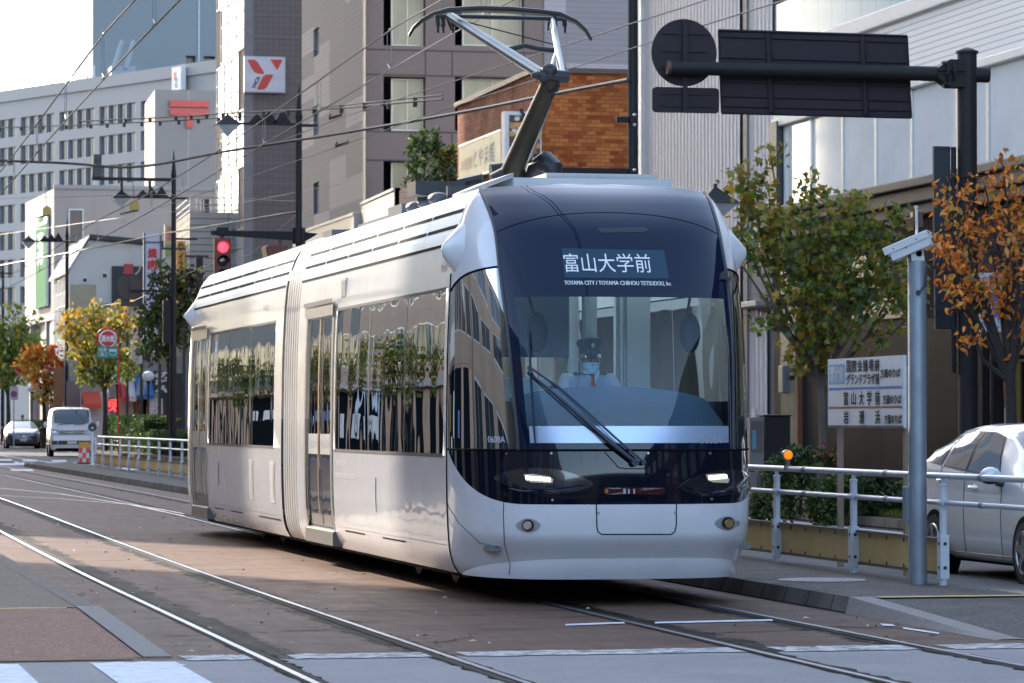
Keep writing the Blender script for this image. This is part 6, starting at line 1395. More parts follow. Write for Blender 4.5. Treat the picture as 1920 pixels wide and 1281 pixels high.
# signal arm on the second pole, fittings on the third
za = PZv(p2_, 441); mb = MB(); mb.prism([(-2.55, -.06, za + .1), (-.15, -.06, za + .1), (-.15, -.06, za - .16), (-2.55, -.06, za - .02)], (0, .12, 0)); mb.prism([(.15, -.06, za + .08), (.55, -.06, za + .05), (.45, -.06, za - .02), (.15, -.06, za - .2)], (0, .12, 0)); mb.cyl((0, 0, za - .25), (0, 0, za + .2), .19, seg=16); mb.build('signal_arm', pblk, p2_)
z5_ = PZv(p3_, 341); mb = MB(); mb.box(-3.05, -.06, z5_ - .06, -.1, .06, z5_ + .06); mb.box(-2.0, -.05, PZv(p3_, 371), -1.9, .05, z5_); mb.box(-.95, -.05, PZv(p3_, 371), -.85, .05, z5_); mb.build('camera_arm', pblk, p3_)
mb = MB(); mb.box(-3.05, -.12, z5_ + .06, -2.72, .12, z5_ + .45); mb.box(-3.0, -.1, z5_ + .5, -2.7, .5, z5_ + .9); mb.cyl((-2.86, -.1, z5_ + .74), (-2.86, -.16, z5_ + .74), .1, seg=14); mb.build('camera', darkf, p3_)
zc_ = PZv(p3_, 541); mb = MB(); cx = (243 - 325) * 127.6 / 6400; mb.cyl((cx, .05, zc_), (cx, .08, zc_), .45, seg=40); mb.box(cx - .32, .05, zc_ - .72, cx + .32, .08, zc_ - .54); mb.box(cx - .02, .02, zc_ - .72, cx + .02, .05, zc_ + .3); mb.build('sign_panel', mk('sign_back_maroon', (.05, .03, .028), .55), p3_)
mb = MB(); z6 = PZv(p3_, 548); mb.box(cx, -.03, z6 - .04, -.1, .05, z6 + .04); mb.box(-.4, -.15, PZv(p3_, 645), -.1, .1, PZv(p3_, 565)); mb.box(-.25, -.1, PZv(p3_, 625), -.18, .0, PZv(p3_, 560)); mb.build('sign_arm', pblk, p3_)
# traffic signals
sy = y2; sxp = (415 - 560) * 98 / 6400 + PX_
t = T('traffic_signal', 'red-brown three lamp traffic signal showing red behind the tram roof', 'traffic light', (sxp, sy - .05, za))
redh = mk('signal_red_brown', (.13, .03, .018), .5, var=.1)
mb = MB(); mb.box(-.24, -.14, -1.5, .24, .12, -.12); mb.tube([(0, 0, -.12), (0, 0, .1)], .07, 10); mb.box(-.17, -.1, -.05, .17, .1, .2, 1); mb.build('housing', [redh, pblk], t, bevel=.04)
for i, (m_) in enumerate((mk('signal_red_lit', (.9, .02, .05), .3, emit=.9, ecol=(1, .03, .05)), mk('signal_lens_dark', (.02, .022, .025), .15, coat=1), None)):
    z = -.38 - i * .40; mb = MB(); mb.sphere((0, -.145, z), (.155, .05, .155), 24, 12); mb.build('lens', m_ or bpy.data.materials['signal_lens_dark'], t, smooth=60)
    mb = MB(); mb.grid(lambda a, b: (.175 * math.cos(math.pi * (a * 1.1 - .05)), -.14 - .22 * b, z + .175 * math.sin(math.pi * (a * 1.1 - .05))), 16, 1); v_ = mb.build('visor', redh, t, smooth=40)
t = T('traffic_signal', 'red-brown side signal facing away under the signal arm behind the tram', 'traffic light', ((515 - 560) * 98 / 6400 + PX_, sy, za))
mb = MB(); mb.box(-.30, -.6, -.75, .28, .3, -.32); mb.prism([(-.36, -.6, -.35), (-.30, -.6, -.75), (-.30, .3, -.75), (-.36, .3, -.35)], (.05, 0, 0)); mb.tube([(.15, 0, -.32), (.15, 0, .05)], .05, 8); mb.build('housing', redh, t, bevel=.03)
# fire hydrant sign, parking sign, globe lamps, marker board
def plane_sign(name, label, cat, u, v, D, X=None, grp=None):
    p = at_D(u, v, D); t = T(name, label, cat, (p.x, p.y, 0), 0, grp); return t, (lambda uu, vv: at_Y(uu, vv, p.y) - Vector((p.x, p.y, 0)))
t, q = plane_sign('hydrant_sign', 'round red fire hydrant sign above a green dentist plate on a red hooped post', 'sign', 222, 640, 140)
sred = mk('sign_bright_red', (.55, .02, .025), .45); sgrn = mk('sign_teal_green', (.02, .26, .23), .45)
c = q(202, 635); mb = MB(); mb.cyl((c.x, -.05, c.z), (c.x, -.02, c.z), .36, seg=36, mi=0); mb.cyl((c.x, -.06, c.z), (c.x, -.051, c.z), .31, seg=36, mi=1); text_into(mb, '消火栓', (c.x - .27, -.065, c.z - .13), (1, 0, 0), (0, 0, 1), .54, .26, 0, bold=.012); mb.build('disc', [wht, sred], t)
mb = MB(); a, b = q(183, 671), q(221, 650); mb.box(a.x, -.05, a.z, b.x, -.02, b.z, 0); text_into(mb, '坂東', (a.x + .05, -.055, a.z + .25), (1, 0, 0), (0, 0, 1), .32, .17, 1); text_into(mb, '矯正', (a.x + .1, -.055, a.z + .05), (1, 0, 0), (0, 0, 1), .32, .17, 1)
for k in range(4): mb.box(a.x + .47 + k * .08, -.056, a.z + .25, a.x + .53 + k * .08, -.05, a.z + .36, 1)
mb.tube([(a.x + .46, -.056, a.z + .22), (a.x + .55, -.056, a.z + .1), (a.x + .68, -.056, a.z + .1), (a.x + .78, -.056, a.z + .22)], .015, 5, 1); mb.build('plate', [sgrn, wht], t)
mb = MB(); hp = [(0.02, 0, 0), (.02, 0, c.z)] + [(c.x + (.46) * math.cos(k), 0, c.z + .44 * math.sin(k)) for k in np.linspace(0, math.pi * 1.25, 16)]; mb.tube(hp, .03, 8); mb.build('post', sred, t, smooth=40)
t, q = plane_sign('no_parking_sign', 'white parking restriction sign with a red ring at the far left kerb', 'sign', 26, 738, 178)
a, b = q(18, 750), q(34, 725); mb = MB(); mb.box(a.x, -.03, a.z, b.x, 0, b.z, 0); c = q(26, 739); 
for r_, m_, o in ((.17, 1, .034), (.12, 2, .037)): mb.poly([(c.x + r_ * math.cos(k), -o, c.z + r_ * math.sin(k)) for k in np.linspace(0, 6.283, 24)[:-1]], m_)
mb.prism([(c.x - .1, -.04, c.z + .07), (c.x - .07, -.04, c.z + .1), (c.x + .1, -.04, c.z - .07), (c.x + .07, -.04, c.z - .1)], (0, -.002, 0), 1); mb.build('board', [mk('sign_dull_white', (.55, .54, .55), .5), sred, mk('sign_blue_small', (.05, .12, .4), .5)], t)
mb = MB(); mb.cyl((0, .02, 0), (0, .02, b.z), .035, seg=8); mb.build('post', alu, t)
globe = mk('opal_globe', (.75, .73, .80), .35, var=.02)
GLB = [(278, 706, 150, 'white globe lamp in front of the black banner shop'), (220, 712, 158, 'white globe lamp beside the red hydrant post'), (167, 720, 172, 'white globe lamp half hidden by the yellow tree'), (95, 726, 178, 'white globe lamp above the white van roof, left'), (60, 728, 196, 'small far globe lamp under the red maple')]
g0 = None
for (u, v, D, lb) in GLB:
    p = at_D(u, v, D)
    if g0 is None:
        g0 = T('globe_lamp', lb, 'street lamp', (p.x, p.y, 0), 0, 'white globe lamps among the far trees'); hz = p.z
        mb = MB(); mb.sphere((0, 0, hz), (.27, .27, .23), 24, 14); mb.build('globe', globe, g0, smooth=60)
        mb = MB(); mb.tube([(0, 0, .1), (0, 0, .8), (0, 0, .85), (0, 0, hz - .35), (0, 0, hz - .2)], [.09, .08, .05, .045, .12], 10); mb.build('post', pblk, g0, smooth=40)
    else: dup(g0, (p.x, p.y, p.z - hz), 0, lb)
t, q = plane_sign('marker_board', 'orange topped board with red and white checks at the platform end', 'barrier board', 158, 860, 107)
a, b = q(148, 869), q(168, 829); mb = MB(); w_ = b.x - a.x; h_ = b.z - a.z; mb.box(a.x, 0, a.z, b.x, .1, b.z, 0); mb.box(a.x - .005, -.01, a.z + h_ * .74, b.x + .005, 0, b.z, 1)
for i in range(3):
    for j in range(3):
        if (i + j) % 2 == 0: mb.box(a.x + w_ * i / 3, -.008, a.z + h_ * .72 * j / 3 + .01, a.x + w_ * (i + 1) / 3, 0, a.z + h_ * .72 * (j + 1) / 3 + .01, 2)
mb.build('board', [mk('check_white', (.6, .58, .56), .5), mk('board_orange', (.62, .27, .03), .5), mk('check_red', (.68, .07, .03), .5)], t)
mb = MB(); mb.box(a.x - .05, -.1, .08, b.x + .05, .2, .14); mb.build('foot', darkf, t)
t, q = plane_sign('disc_sign', 'black backed round sign on a white post beside the check board', 'sign', 176, 860, 105)
c = q(173, 801); mb = MB(); mb.cyl((c.x, -.03, c.z), (c.x, 0, c.z), .135, seg=24); mb.build('disc', darkf, t); mb = MB(); mb.cyl((c.x, .03, .1), (c.x, .03, c.z), .045, seg=10); mb.box(c.x - .03, -.04, c.z - .05, c.x + .03, -.03, c.z, 0); mb.build('post', wpost, t)
# ---- projecting shop signs on the right pavement, far
def vsign(name, label, u0, v0, u1, v1, D, mats, writer, depth=.5, post=True):
    p = at_D((u0 + u1) / 2, v1, D); t = T(name, label, 'shop sign', (p.x, p.y, 0), 0)
    q = lambda u, v: at_Y(u, v, p.y) - Vector((p.x, p.y, 0)); a, b = q(u0, v1), q(u1, v0)
    mb = MB(); mb.box(a.x, 0, a.z, b.x, depth, b.z, 0); writer(mb, a, b); mb.build('sign_box', mats, t)
    if post: mb = MB(); mb.box(b.x - .1, depth * .3, .1, b.x + .05, depth * .7, b.z - .2); mb.box(b.x, depth * .3, b.z - .8, b.x + 1.2, depth * .6, b.z - .7); mb.build('bracket', darkf, t)
    return t
def w1(mb, a, b):
    w_, h_ = b.x - a.x, b.z - a.z; mb.box(a.x - .04, -.05, a.z - .06, a.x + .06, 0, b.z, 2); mb.box(b.x - .06, -.05, a.z, b.x + .02, 0, b.z, 2); mb.box(a.x, -.05, b.z - .5, b.x, 0, b.z - .42, 2); mb.box(a.x, -.05, a.z, b.x, 0, a.z + .08, 2)
    vtext_into(mb, '焼肉', (a.x + w_ * .24, -.04, b.z - h_ * .31), (1, 0, 0), (0, 0, 1), w_ * .5, h_ * .19, 1, .2, bold=.035); vtext_into(mb, 'ホルモン小', (a.x + w_ * .28, -.04, a.z + h_ * .10), (1, 0, 0), (0, 0, 1), w_ * .46, h_ * .56, 3, .2, bold=.035)
lav = mk('sign_lavender', (.60, .58, .74), .4, var=.04)
vsign('projecting_sign', 'tall lavender white vertical sign with red and black characters beside the pole', 270, 437, 302, 664, 165, [lav, sred, mk('sign_frame_slate', (.10, .12, .15), .5), ink], w1)
def w2(mb, a, b): vtext_into(mb, 'ウィスデリ', (a.x + .07, -.02, a.z + (b.z - a.z) * .2), (1, 0, 0), (0, 0, 1), (b.x - a.x) * .6, (b.z - a.z) * .78, 1, .15, bold=.02)
vsign('projecting_sign', 'narrow orange vertical sign behind the dark tree left of the tram', 332, 452, 347, 568, 170, [mk('sign_orange', (.62, .30, .05), .5), mk('sign_brown_ink', (.16, .03, .01), .6)], w2, .4)
def w3(mb, a, b):
    h_ = b.z - a.z; mb.box(a.x + .05, -.02, a.z + .1, b.x - .05, 0, a.z + h_ * .42, 1); mb.box(a.x + .05, -.02, a.z + h_ * .45, b.x - .05, 0, b.z - .1, 2); vtext_into(mb, '居酒屋', (a.x + .1, -.03, a.z + h_ * .5), (1, 0, 0), (0, 0, 1), .22, h_ * .42, 3); 
vsign('projecting_sign', 'small cream and green sign fixed above the orange sign', 309, 420, 326, 485, 172, [mk('sign_frame_cream', (.5, .47, .42), .5), mk('sign_olive_green', (.25, .36, .10), .5), mk('sign_peach', (.60, .42, .28), .5), sred], w3, .4)
def w4(mb, a, b): h_ = b.z - a.z; vtext_into(mb, 'うちゃんめ', (a.x + .1, -.02, a.z + h_ * .28), (1, 0, 0), (0, 0, 1), (b.x - a.x) - .2, h_ * .68, 1, .1, bold=.015); text_into(mb, '花鯛', (a.x + .05, -.02, a.z + h_ * .06), (1, 0, 0), (0, 0, 1), (b.x - a.x) - .1, h_ * .13, 2, bold=.02)
vsign('projecting_sign', 'bright yellow vertical shop sign under the yellow tree', 134, 664, 151, 743, 176, [mk('sign_yellow', (.78, .46, .02), .5), ink, sred], w4, .3)
def w5(mb, a, b):
    w_, h_ = b.x - a.x, b.z - a.z; rr = random.Random(5)
    for i in range(9): z = a.z + h_ * (.06 + .1 * i); mb.box(a.x + .08 + rr.random() * .1, -.02, z, b.x - .06 - rr.random() * .15, 0, z + h_ * .055, 1 + i % 2)
vsign('projecting_sign', 'pale rounded banner sign with faint pink print behind the yellow tree', 247, 588, 267, 682, 168, [mk('banner_pale', (.58, .56, .6), .6), mk('print_pink', (.6, .25, .3), .6), mk('print_grey', (.4, .38, .45), .6)], w5, .2)
def w6(mb, a, b): mb.box(a.x + .04, -.02, a.z + .05, b.x - .04, 0, b.z - .05, 1); vtext_into(mb, '大衆', (a.x + .1, -.03, a.z + .2), (1, 0, 0), (0, 0, 1), b.x - a.x - .2, b.z - a.z - .4, 0, .2)
vsign('projecting_sign', 'small red and white hanging sign under the dark signboard', 233, 579, 240, 620, 169, [wht, sred], w6, .1)
# ---- overhead line
wirem = mk('wire_dark', (.03, .03, .034), .5, .3, var=0)
def wire(pts, r, label, cat='overhead wire', name='overhead_wire', sub=1):
    mb = MB(); mb.tube(pts, r, 5); o = mb.build(name, wirem); return tag(o, label, cat, 'overhead tram and span wires')
hpin = mk('hanger_bright', (.35, .36, .36), .35, .6)
def catenary(X, zc, zm, label1, label2, y0, y1):
    n = 60; ys = np.linspace(y0, y1, n); ox = lambda y: X + off(y)
    wire([(ox(y), y, zc) for y in ys], .0095, label1)
    sag = lambda y: zm - .12 * math.sin(math.pi * ((y % 36) / 36)); m_ = wire([(ox(y), y, sag(y)) for y in ys], .010, label2)
    for k, y in enumerate(np.arange(y0 + 2, min(y1, 190), 5.0)):
        mb = MB(); mb.tube([(ox(y), y - .1, zc), (ox(y), y - .14, zc + .06), (ox(y), y - .12, sag(y) - .01), (ox(y), y, sag(y) + .02), (ox(y), y + .10, sag(y) - .02), (ox(y), y + .10, zc + .08), (ox(y), y - .06, zc + .02)], .004, 4); mb.sphere((ox(y), y - .05, zc + .01), .022, 6, 4); mb.build('hanger', hpin, m_)
catenary(6.58, 5.19, 5.62, 'contact wire touching the pantograph bow', 'messenger wire just above the pantograph contact wire', 4, 190)
catenary(3.515, 5.02, 5.5, 'contact wire over the left track', 'messenger wire over the left track', 4, 190)
def uw(pts): return [at_D(u, v, D) for u, v, D in pts]
def smooth_pts(P, n=6):
    out = []
    for i in range(len(P) - 1):
        a = P[max(i - 1, 0)]; b = P[i]; c = P[i + 1]; d = P[min(i + 2, len(P) - 1)]
        for k in range(n): t_ = k / n; out.append(b + .5 * t_ * ((c - a) + t_ * ((2 * a - 5 * b + 4 * c - d) + t_ * (3 * (b - c) + d - a))))
    out.append(P[-1]); return out
wire(smooth_pts(uw([(-40, 300, 112), (120, 306, 106), (255, 313, 100), (430, 283, 92), (640, 250, 84), (860, 212, 74), (1030, 178, 66), (1178, 150, 60.5)])), .040, 'thick twisted black span cable sagging from the thick pole')
wire(smooth_pts(uw([(-40, 385, 118), (180, 345, 112), (330, 318, 106), (430, 295, 100), (555, 268, 98)])), .028, 'black cable rising to the pole behind the tram roof') if False else None
wire(uw([(520, 268, 90), (640, 220, 84), (963, 117, 68), (1173, 48, 58), (1280, 15, 54), (1360, -12, 50)]), .012, 'upper bare wire crossing in front of the hotel windows')
wire(uw([(300, 390, 105), (640, 273, 84), (850, 200, 74), (1057, 133, 64), (1280, 60, 54), (1490, -5, 48)]), .012, 'lower bare wire crossing the round sign back')
wire(uw([(0, 600, 170), (250, 565, 150), (380, 500, 120), (470, 478, 105), (560, 400, 98)]), .012, 'thin stay wire low over the white house')
wire(smooth_pts(uw([(0, 498, 150), (150, 470, 140), (300, 440, 128), (420, 420, 108), (520, 403, 100), (555, 398, 98)])), .030, 'black span cable crossing the white house to the second pole')
wire(uw([(0, 440, 150), (200, 412, 140), (430, 385, 115), (640, 345, 95)]), .010, 'thin wire in front of the pinkish bank wall')
wire(uw([(0, 372, 140), (300, 365, 120), (560, 378, 98)]), .010, 'thin level wire across the bank roof')
# section insulator line, two cables with clamps
lad = MB(); A_ = uw([(150, 228, 120), (330, 219, 108), (450, 211, 100), (640, 203, 90), (830, 186, 80)]); B_ = uw([(0, 240, 130), (170, 234, 118), (300, 228, 110), (450, 219, 101), (640, 198, 91), (830, 178, 81)])
lad.tube(A_, .024, 5); lad.tube(B_, .020, 5)
for P in (A_, B_):
    for a, b in zip(P, P[1:]):
        for k in range(4): p = a.lerp(b, k / 4); lad.obox(p + Vector((0, 0, -.06)), (.05, 0, 0), (0, .05, 0), (0, 0, .07))
tag(lad.build('feeder_line', wirem), 'double feeder cable with clamps crossing below the postal mark', 'overhead wire', 'overhead tram and span wires')
for (u, v, D, lb) in ((252, 386, 118, 'yellow house-shaped wire tag above the lavender sign'), (88, 396, 140, 'ochre house-shaped wire tag above the green banner')):
    p = at_D(u, v, D); mb = MB(); mb.prism([(p.x - .17, p.y, p.z - .2), (p.x + .17, p.y, p.z - .2), (p.x + .17, p.y, p.z + .12), (p.x, p.y, p.z + .24), (p.x - .17, p.y, p.z + .12)], (0, .12, 0), 0); mb.tube([(p.x, p.y, p.z + .24), (p.x - .08, p.y, p.z + 1.0)], .012, 5, 1); mb.tube([(p.x - .5, p.y, p.z - .3), (p.x + .1, p.y, p.z - .16)], .03, 6, 1)
    tag(mb.build('wire_tag', [mk('tag_ochre', (.42, .30, .08), .6), wirem]), lb, 'wire tag', 'house shaped tags on the wires')
for (u, v, D, lb) in ((629, 219, 85, 'dark turnbuckle on the upper bare wire'), (641, 271, 84, 'dark turnbuckle on the lower bare wire')):
    p = at_D(u, v, D); mb = MB(); mb.tube([p + Vector((-.14, .1, -.04)), p + Vector((.14, -.1, .04))], .035, 6); mb.tube([p + Vector((-.14, .1, -.0)), p + Vector((-.10, .07, .07))], .02, 5); mb.tube([p + Vector((.10, -.1, .0)), p + Vector((.14, -.07, .09))], .02, 5); tag(mb.build('turnbuckle', wirem), lb, 'wire fitting', 'turnbuckles on the bare wires')
# ================================================================== trees and shrubs
def leaf_mat(name, col, tr=.45):
    m = bpy.data.materials.new(name); m.use_nodes = True; nt = m.node_tree; L = nt.links.new
    nt.nodes.remove(nt.nodes['Principled BSDF']); out = nt.nodes['Material Output']
    ge = node(nt, 'ShaderNodeNewGeometry'); mr = node(nt, 'ShaderNodeMapRange'); mr.inputs[3].default_value = .6; mr.inputs[4].default_value = 1.5; L(ge.outputs['Random Per Island'], mr.inputs[0])
    sc_ = node(nt, 'ShaderNodeVectorMath', operation='SCALE'); sc_.inputs[0].default_value = col; L(mr.outputs[0], sc_.inputs['Scale'])
    d = node(nt, 'ShaderNodeBsdfDiffuse'); t = node(nt, 'ShaderNodeBsdfTranslucent'); mx = node(nt, 'ShaderNodeMixShader'); mx.inputs[0].default_value = tr
    g_ = node(nt, 'ShaderNodeBsdfGlossy'); g_.inputs['Roughness'].default_value = .35; m2 = node(nt, 'ShaderNodeMixShader'); m2.inputs[0].default_value = .04
    L(sc_.outputs[0], d.inputs[0]); L(sc_.outputs[0], t.inputs[0]); L(d.outputs[0], mx.inputs[1]); L(t.outputs[0], mx.inputs[2]); L(mx.outputs[0], m2.inputs[1]); L(g_.outputs[0], m2.inputs[2]); L(m2.outputs[0], out.inputs[0]); return m
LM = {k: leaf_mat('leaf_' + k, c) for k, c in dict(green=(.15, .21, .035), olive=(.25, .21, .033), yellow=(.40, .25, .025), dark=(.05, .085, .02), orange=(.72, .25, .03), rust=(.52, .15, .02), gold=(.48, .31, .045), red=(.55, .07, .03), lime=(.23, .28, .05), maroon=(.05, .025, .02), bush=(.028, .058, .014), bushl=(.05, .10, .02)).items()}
MAPLE = [(0, 0), (.18, .12), (.5, .02), (.36, .3), (.62, .55), (.28, .55), (0, 1), (-.28, .55), (-.62, .55), (-.36, .3), (-.5, .02), (-.18, .12)]
OVAL = [(0, 0), (.22, .25), (.2, .6), (0, 1), (-.2, .6), (-.22, .25)]
DIAM = [(0, 0), (.33, .45), (0, 1), (-.33, .45)]
bark = mk('grey_bark', (.11, .085, .068), .9, var=.4, vs=8, bump=.8, bs=30, stretch=(1, 1, .4)); barkd = mk('dark_bark', (.035, .028, .025), .9, var=.3, vs=8, bump=.6, bs=30)
def rv(r): 
    while True:
        v = Vector((r.uniform(-1, 1), r.uniform(-1, 1), r.uniform(-1, 1)))
        if .05 < v.length < 1: return v
def leaves(mb, cen, n, spread, size, shape, nm, r, w, droop=.5):
    for _ in range(n):
        p = cen + rv(r) * spread; d = (rv(r).normalized() + Vector((0, 0, -droop))).normalized(); s = d.cross(rv(r)).normalized(); nr = d.cross(s); z = size * r.uniform(.65, 1.25)
        mi = r.choices(range(nm), w)[0]; k = len(shape); mb.add([p + s * (a * z) + d * (b * z) + nr * (abs(a) * .25 * z) for a, b in shape], [tuple(range(k))], mi)
def tree(name, label, base, fork, clumps, mats, w, leaf, shape, dens, tr0, seed, bk=bark, group=None, spread=.16, lean=(0, 0), per=9, bare=3, droop=.5):
    r = random.Random(seed); base = Vector(base); t = T(name, label, 'tree', base, 0, group)
    mb = MB(); fk = Vector((lean[0], lean[1], fork)); mb.tube([Vector((0, 0, -.05)), Vector((lean[0] * .1, lean[1] * .1, fork * .15)), fk * .55 + Vector((.03, 0, 0)), fk], [tr0 * 1.25, tr0, tr0 * .85, tr0 * .75], 12)
    cr = MB(); trunks = [Vector(c[0:3]) for c in clumps]
    for (cx, cy, cz, rx, ry, rz_, n, *ww) in clumps:
        c = Vector((cx, cy, cz)); mid = fk.lerp(c, .5) + rv(r) * .12 + Vector((0, 0, -.05)); mb.tube([fk - Vector((0, 0, .1)), mid, c], [tr0 * .5, tr0 * .3, tr0 * .12], 7)
        for i in range(int(n * dens)):
            d = rv(r); d = d.normalized() * (d.length ** .55); p = c + Vector((d.x * rx, d.y * ry, d.z * rz_))
            if i % bare == 0: mb.tube([c.lerp(p, .1), c.lerp(p, .6) + rv(r) * .05, p + (p - c).normalized() * .05], [tr0 * .05 + .002, tr0 * .03 + .002, .002], 4, cap=False)
            if p.z < .25: continue
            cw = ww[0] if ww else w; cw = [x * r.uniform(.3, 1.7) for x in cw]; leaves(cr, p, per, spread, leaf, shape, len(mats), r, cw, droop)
    mb.build('trunk', bk, t, smooth=60); cr.build('crown', [LM[m] for m in mats], t); return t
# the green maple beside the tram
tb_ = gnd(1541, 912, .12); tD = 49.0; tb_ = at_D(1541, 800, tD); tb_ = Vector((tb_.x, tb_.y, .12))
def tc_(u, v): p = at_Y(u, v, tb_.y) - tb_; return p
def clump(u, v, ru, rv_, n, w=None, dy=0, s=6400 / 49.0):
    p = tc_(u, v); o = (p.x, dy, p.z, ru / s, max(ru, rv_) / s * .9, rv_ / s, n); return o + ((w,) if w else ())
G_, Y_ = [5, 3, .5, 2], [2, 4, 2.2, .6]
cl = [clump(1540, 560, 95, 70, 70, G_), clump(1480, 470, 75, 75, 60, None, -.1), clump(1610, 480, 80, 70, 62, G_), clump(1560, 400, 85, 50, 52), clump(1640, 560, 70, 45, 44, G_, .1), clump(1450, 380, 50, 45, 26, Y_), clump(1400, 350, 42, 40, 20, Y_), clump(1445, 300, 16, 30, 6, Y_), clump(1660, 420, 45, 40, 24, G_),
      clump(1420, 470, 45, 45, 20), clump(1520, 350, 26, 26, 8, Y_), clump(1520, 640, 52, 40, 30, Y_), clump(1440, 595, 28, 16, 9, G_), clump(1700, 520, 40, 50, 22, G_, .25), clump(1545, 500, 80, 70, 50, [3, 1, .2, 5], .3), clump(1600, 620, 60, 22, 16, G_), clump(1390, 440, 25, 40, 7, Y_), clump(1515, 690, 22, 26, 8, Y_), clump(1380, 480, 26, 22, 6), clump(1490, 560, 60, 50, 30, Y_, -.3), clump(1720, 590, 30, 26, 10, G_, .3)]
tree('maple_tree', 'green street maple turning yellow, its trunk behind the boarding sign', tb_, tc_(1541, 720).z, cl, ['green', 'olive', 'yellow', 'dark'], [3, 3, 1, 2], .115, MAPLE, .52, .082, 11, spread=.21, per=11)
# the orange tree at the right edge
ob = at_D(1893, 800, 41.5); ob = Vector((ob.x, ob.y, .12))
def oc(u, v, ru, rv_, n, dy=0): s = 6400 / 41.5; p = at_Y(u, v, ob.y) - ob; return (p.x, dy, p.z, ru / s, ru / s * .8, rv_ / s, n)
cl = [oc(1860, 470, 70, 60, 50), oc(1800, 440, 50, 50, 36), oc(1890, 380, 50, 50, 32), oc(1880, 310, 26, 30, 9), oc(1845, 340, 26, 30, 7), oc(1940, 420, 60, 80, 40), oc(1790, 380, 30, 22, 10), oc(1830, 560, 55, 45, 30), oc(1900, 560, 50, 50, 28), oc(1800, 520, 40, 26, 14), oc(1820, 620, 28, 22, 8), oc(1950, 600, 50, 60, 26), oc(1905, 640, 24, 24, 6), oc(1770, 470, 20, 20, 5), oc(1950, 300, 40, 30, 12), oc(1780, 350, 16, 16, 4)]
tree('cherry_tree', 'orange leaved street tree at the right edge above the white car', ob, at_Y(1893, 700, ob.y).z - .12, cl, ['orange', 'rust', 'gold', 'olive'], [5, 3, 1.6, .4], .10, OVAL, .75, .085, 5, barkd, spread=.17, per=7, bare=2, droop=.8)
# far street trees
def ft(name, label, u, vb, D, clumps, mats, w, seed, leaf=.30, tr=.10, dens=1, shape=DIAM, bk=barkd, fv=None, per=6, spread=.3):
    b = at_D(u, vb, D); b.z = .12; s = 6400 / D; cl = []
    for c in clumps:
        (cu, cv, ru, rv_, n), ww = c[:5], c[5:]
        p = at_Y(cu, cv, b.y) - b; cl.append((p.x, 0, p.z, ru / s, ru / s * .8, rv_ / s, n) + tuple(ww))
    fz = (at_Y(u, fv, b.y).z if fv else 2.2); return tree(name, label, b, fz, cl, mats, w, leaf, shape, dens, tr, seed, bk, None, spread, per=per, bare=4)
ft('maple_tree', 'yellow and green street tree behind the hydrant sign', 196, 790, 150, [(180, 640, 50, 45, 60, [2, 2, 2.5, 4]), (150, 610, 32, 32, 30, [0, 1, 6, 1]), (175, 585, 22, 22, 14, [0, 0, 4, 2]), (215, 640, 40, 40, 40, [1, 3, 2, 1]), (200, 690, 52, 34, 60, [5, 3, .3, .3]), (130, 625, 20, 18, 10, [0, 0, 5, 1]), (240, 600, 22, 26, 12, [1, 3, 2, 0]), (175, 700, 30, 26, 24, [5, 2, 0, 0]), (150, 665, 26, 22, 16, [1, 3, 3, 0]), (225, 575, 16, 14, 5, [0, 3, 2, 0])], ['green', 'olive', 'gold', 'lime'], [2, 3, 3, 2], 21, .26, .13, 1.0, per=7, fv=735, spread=.28)
ft('maple_tree', 'red and orange maple above the dark blue car', 82, 800, 172, [(85, 690, 38, 36, 50), (60, 680, 30, 26, 24), (105, 700, 22, 26, 24, [4, 2, 0, 1]), (95, 730, 36, 24, 26, [0, 2, 1, 5]), (75, 660, 22, 16, 12), (100, 665, 14, 20, 10, [5, 1, 0, 0])], ['red', 'orange', 'gold', 'olive'], [2, 4, 3, 1], 22, .28, .12, 1.1, per=7, fv=745)
ft('plane_tree', 'light green street tree at the far left edge', 15, 800, 205, [(20, 640, 34, 40, 50), (45, 650, 34, 36, 46), (30, 690, 44, 34, 50), (5, 670, 34, 60, 50), (50, 610, 20, 20, 12), (25, 590, 16, 22, 8), (60, 660, 20, 30, 16), (-20, 640, 30, 60, 36)], ['lime', 'green', 'olive', 'gold'], [5, 3, 1, .5], 23, .34, .15, 1.1, per=7, spread=.34, fv=745)
ft('street_tree', 'dark leafed tree tangled round the street pole left of the tram', 316, 840, 131, [(300, 600, 40, 45, 70), (320, 560, 46, 50, 60), (290, 650, 30, 22, 26), (350, 530, 26, 26, 16, [1, 1, 5]), (310, 510, 24, 22, 14), (340, 600, 24, 50, 30), (365, 515, 18, 20, 7, [0, 1, 6])], ['dark', 'green', 'maroon'], [6, 1.5, 1.2], 24, .26, .10, 1.0, per=7, fv=680)
ft('street_tree', 'small dark green tree behind the white van roof', 118, 820, 190, [(112, 760, 26, 26, 30), (130, 750, 16, 22, 16)], ['dark', 'green', 'bush'], [4, 2, 2], 25, .3, .1, 1.0, fv=780)
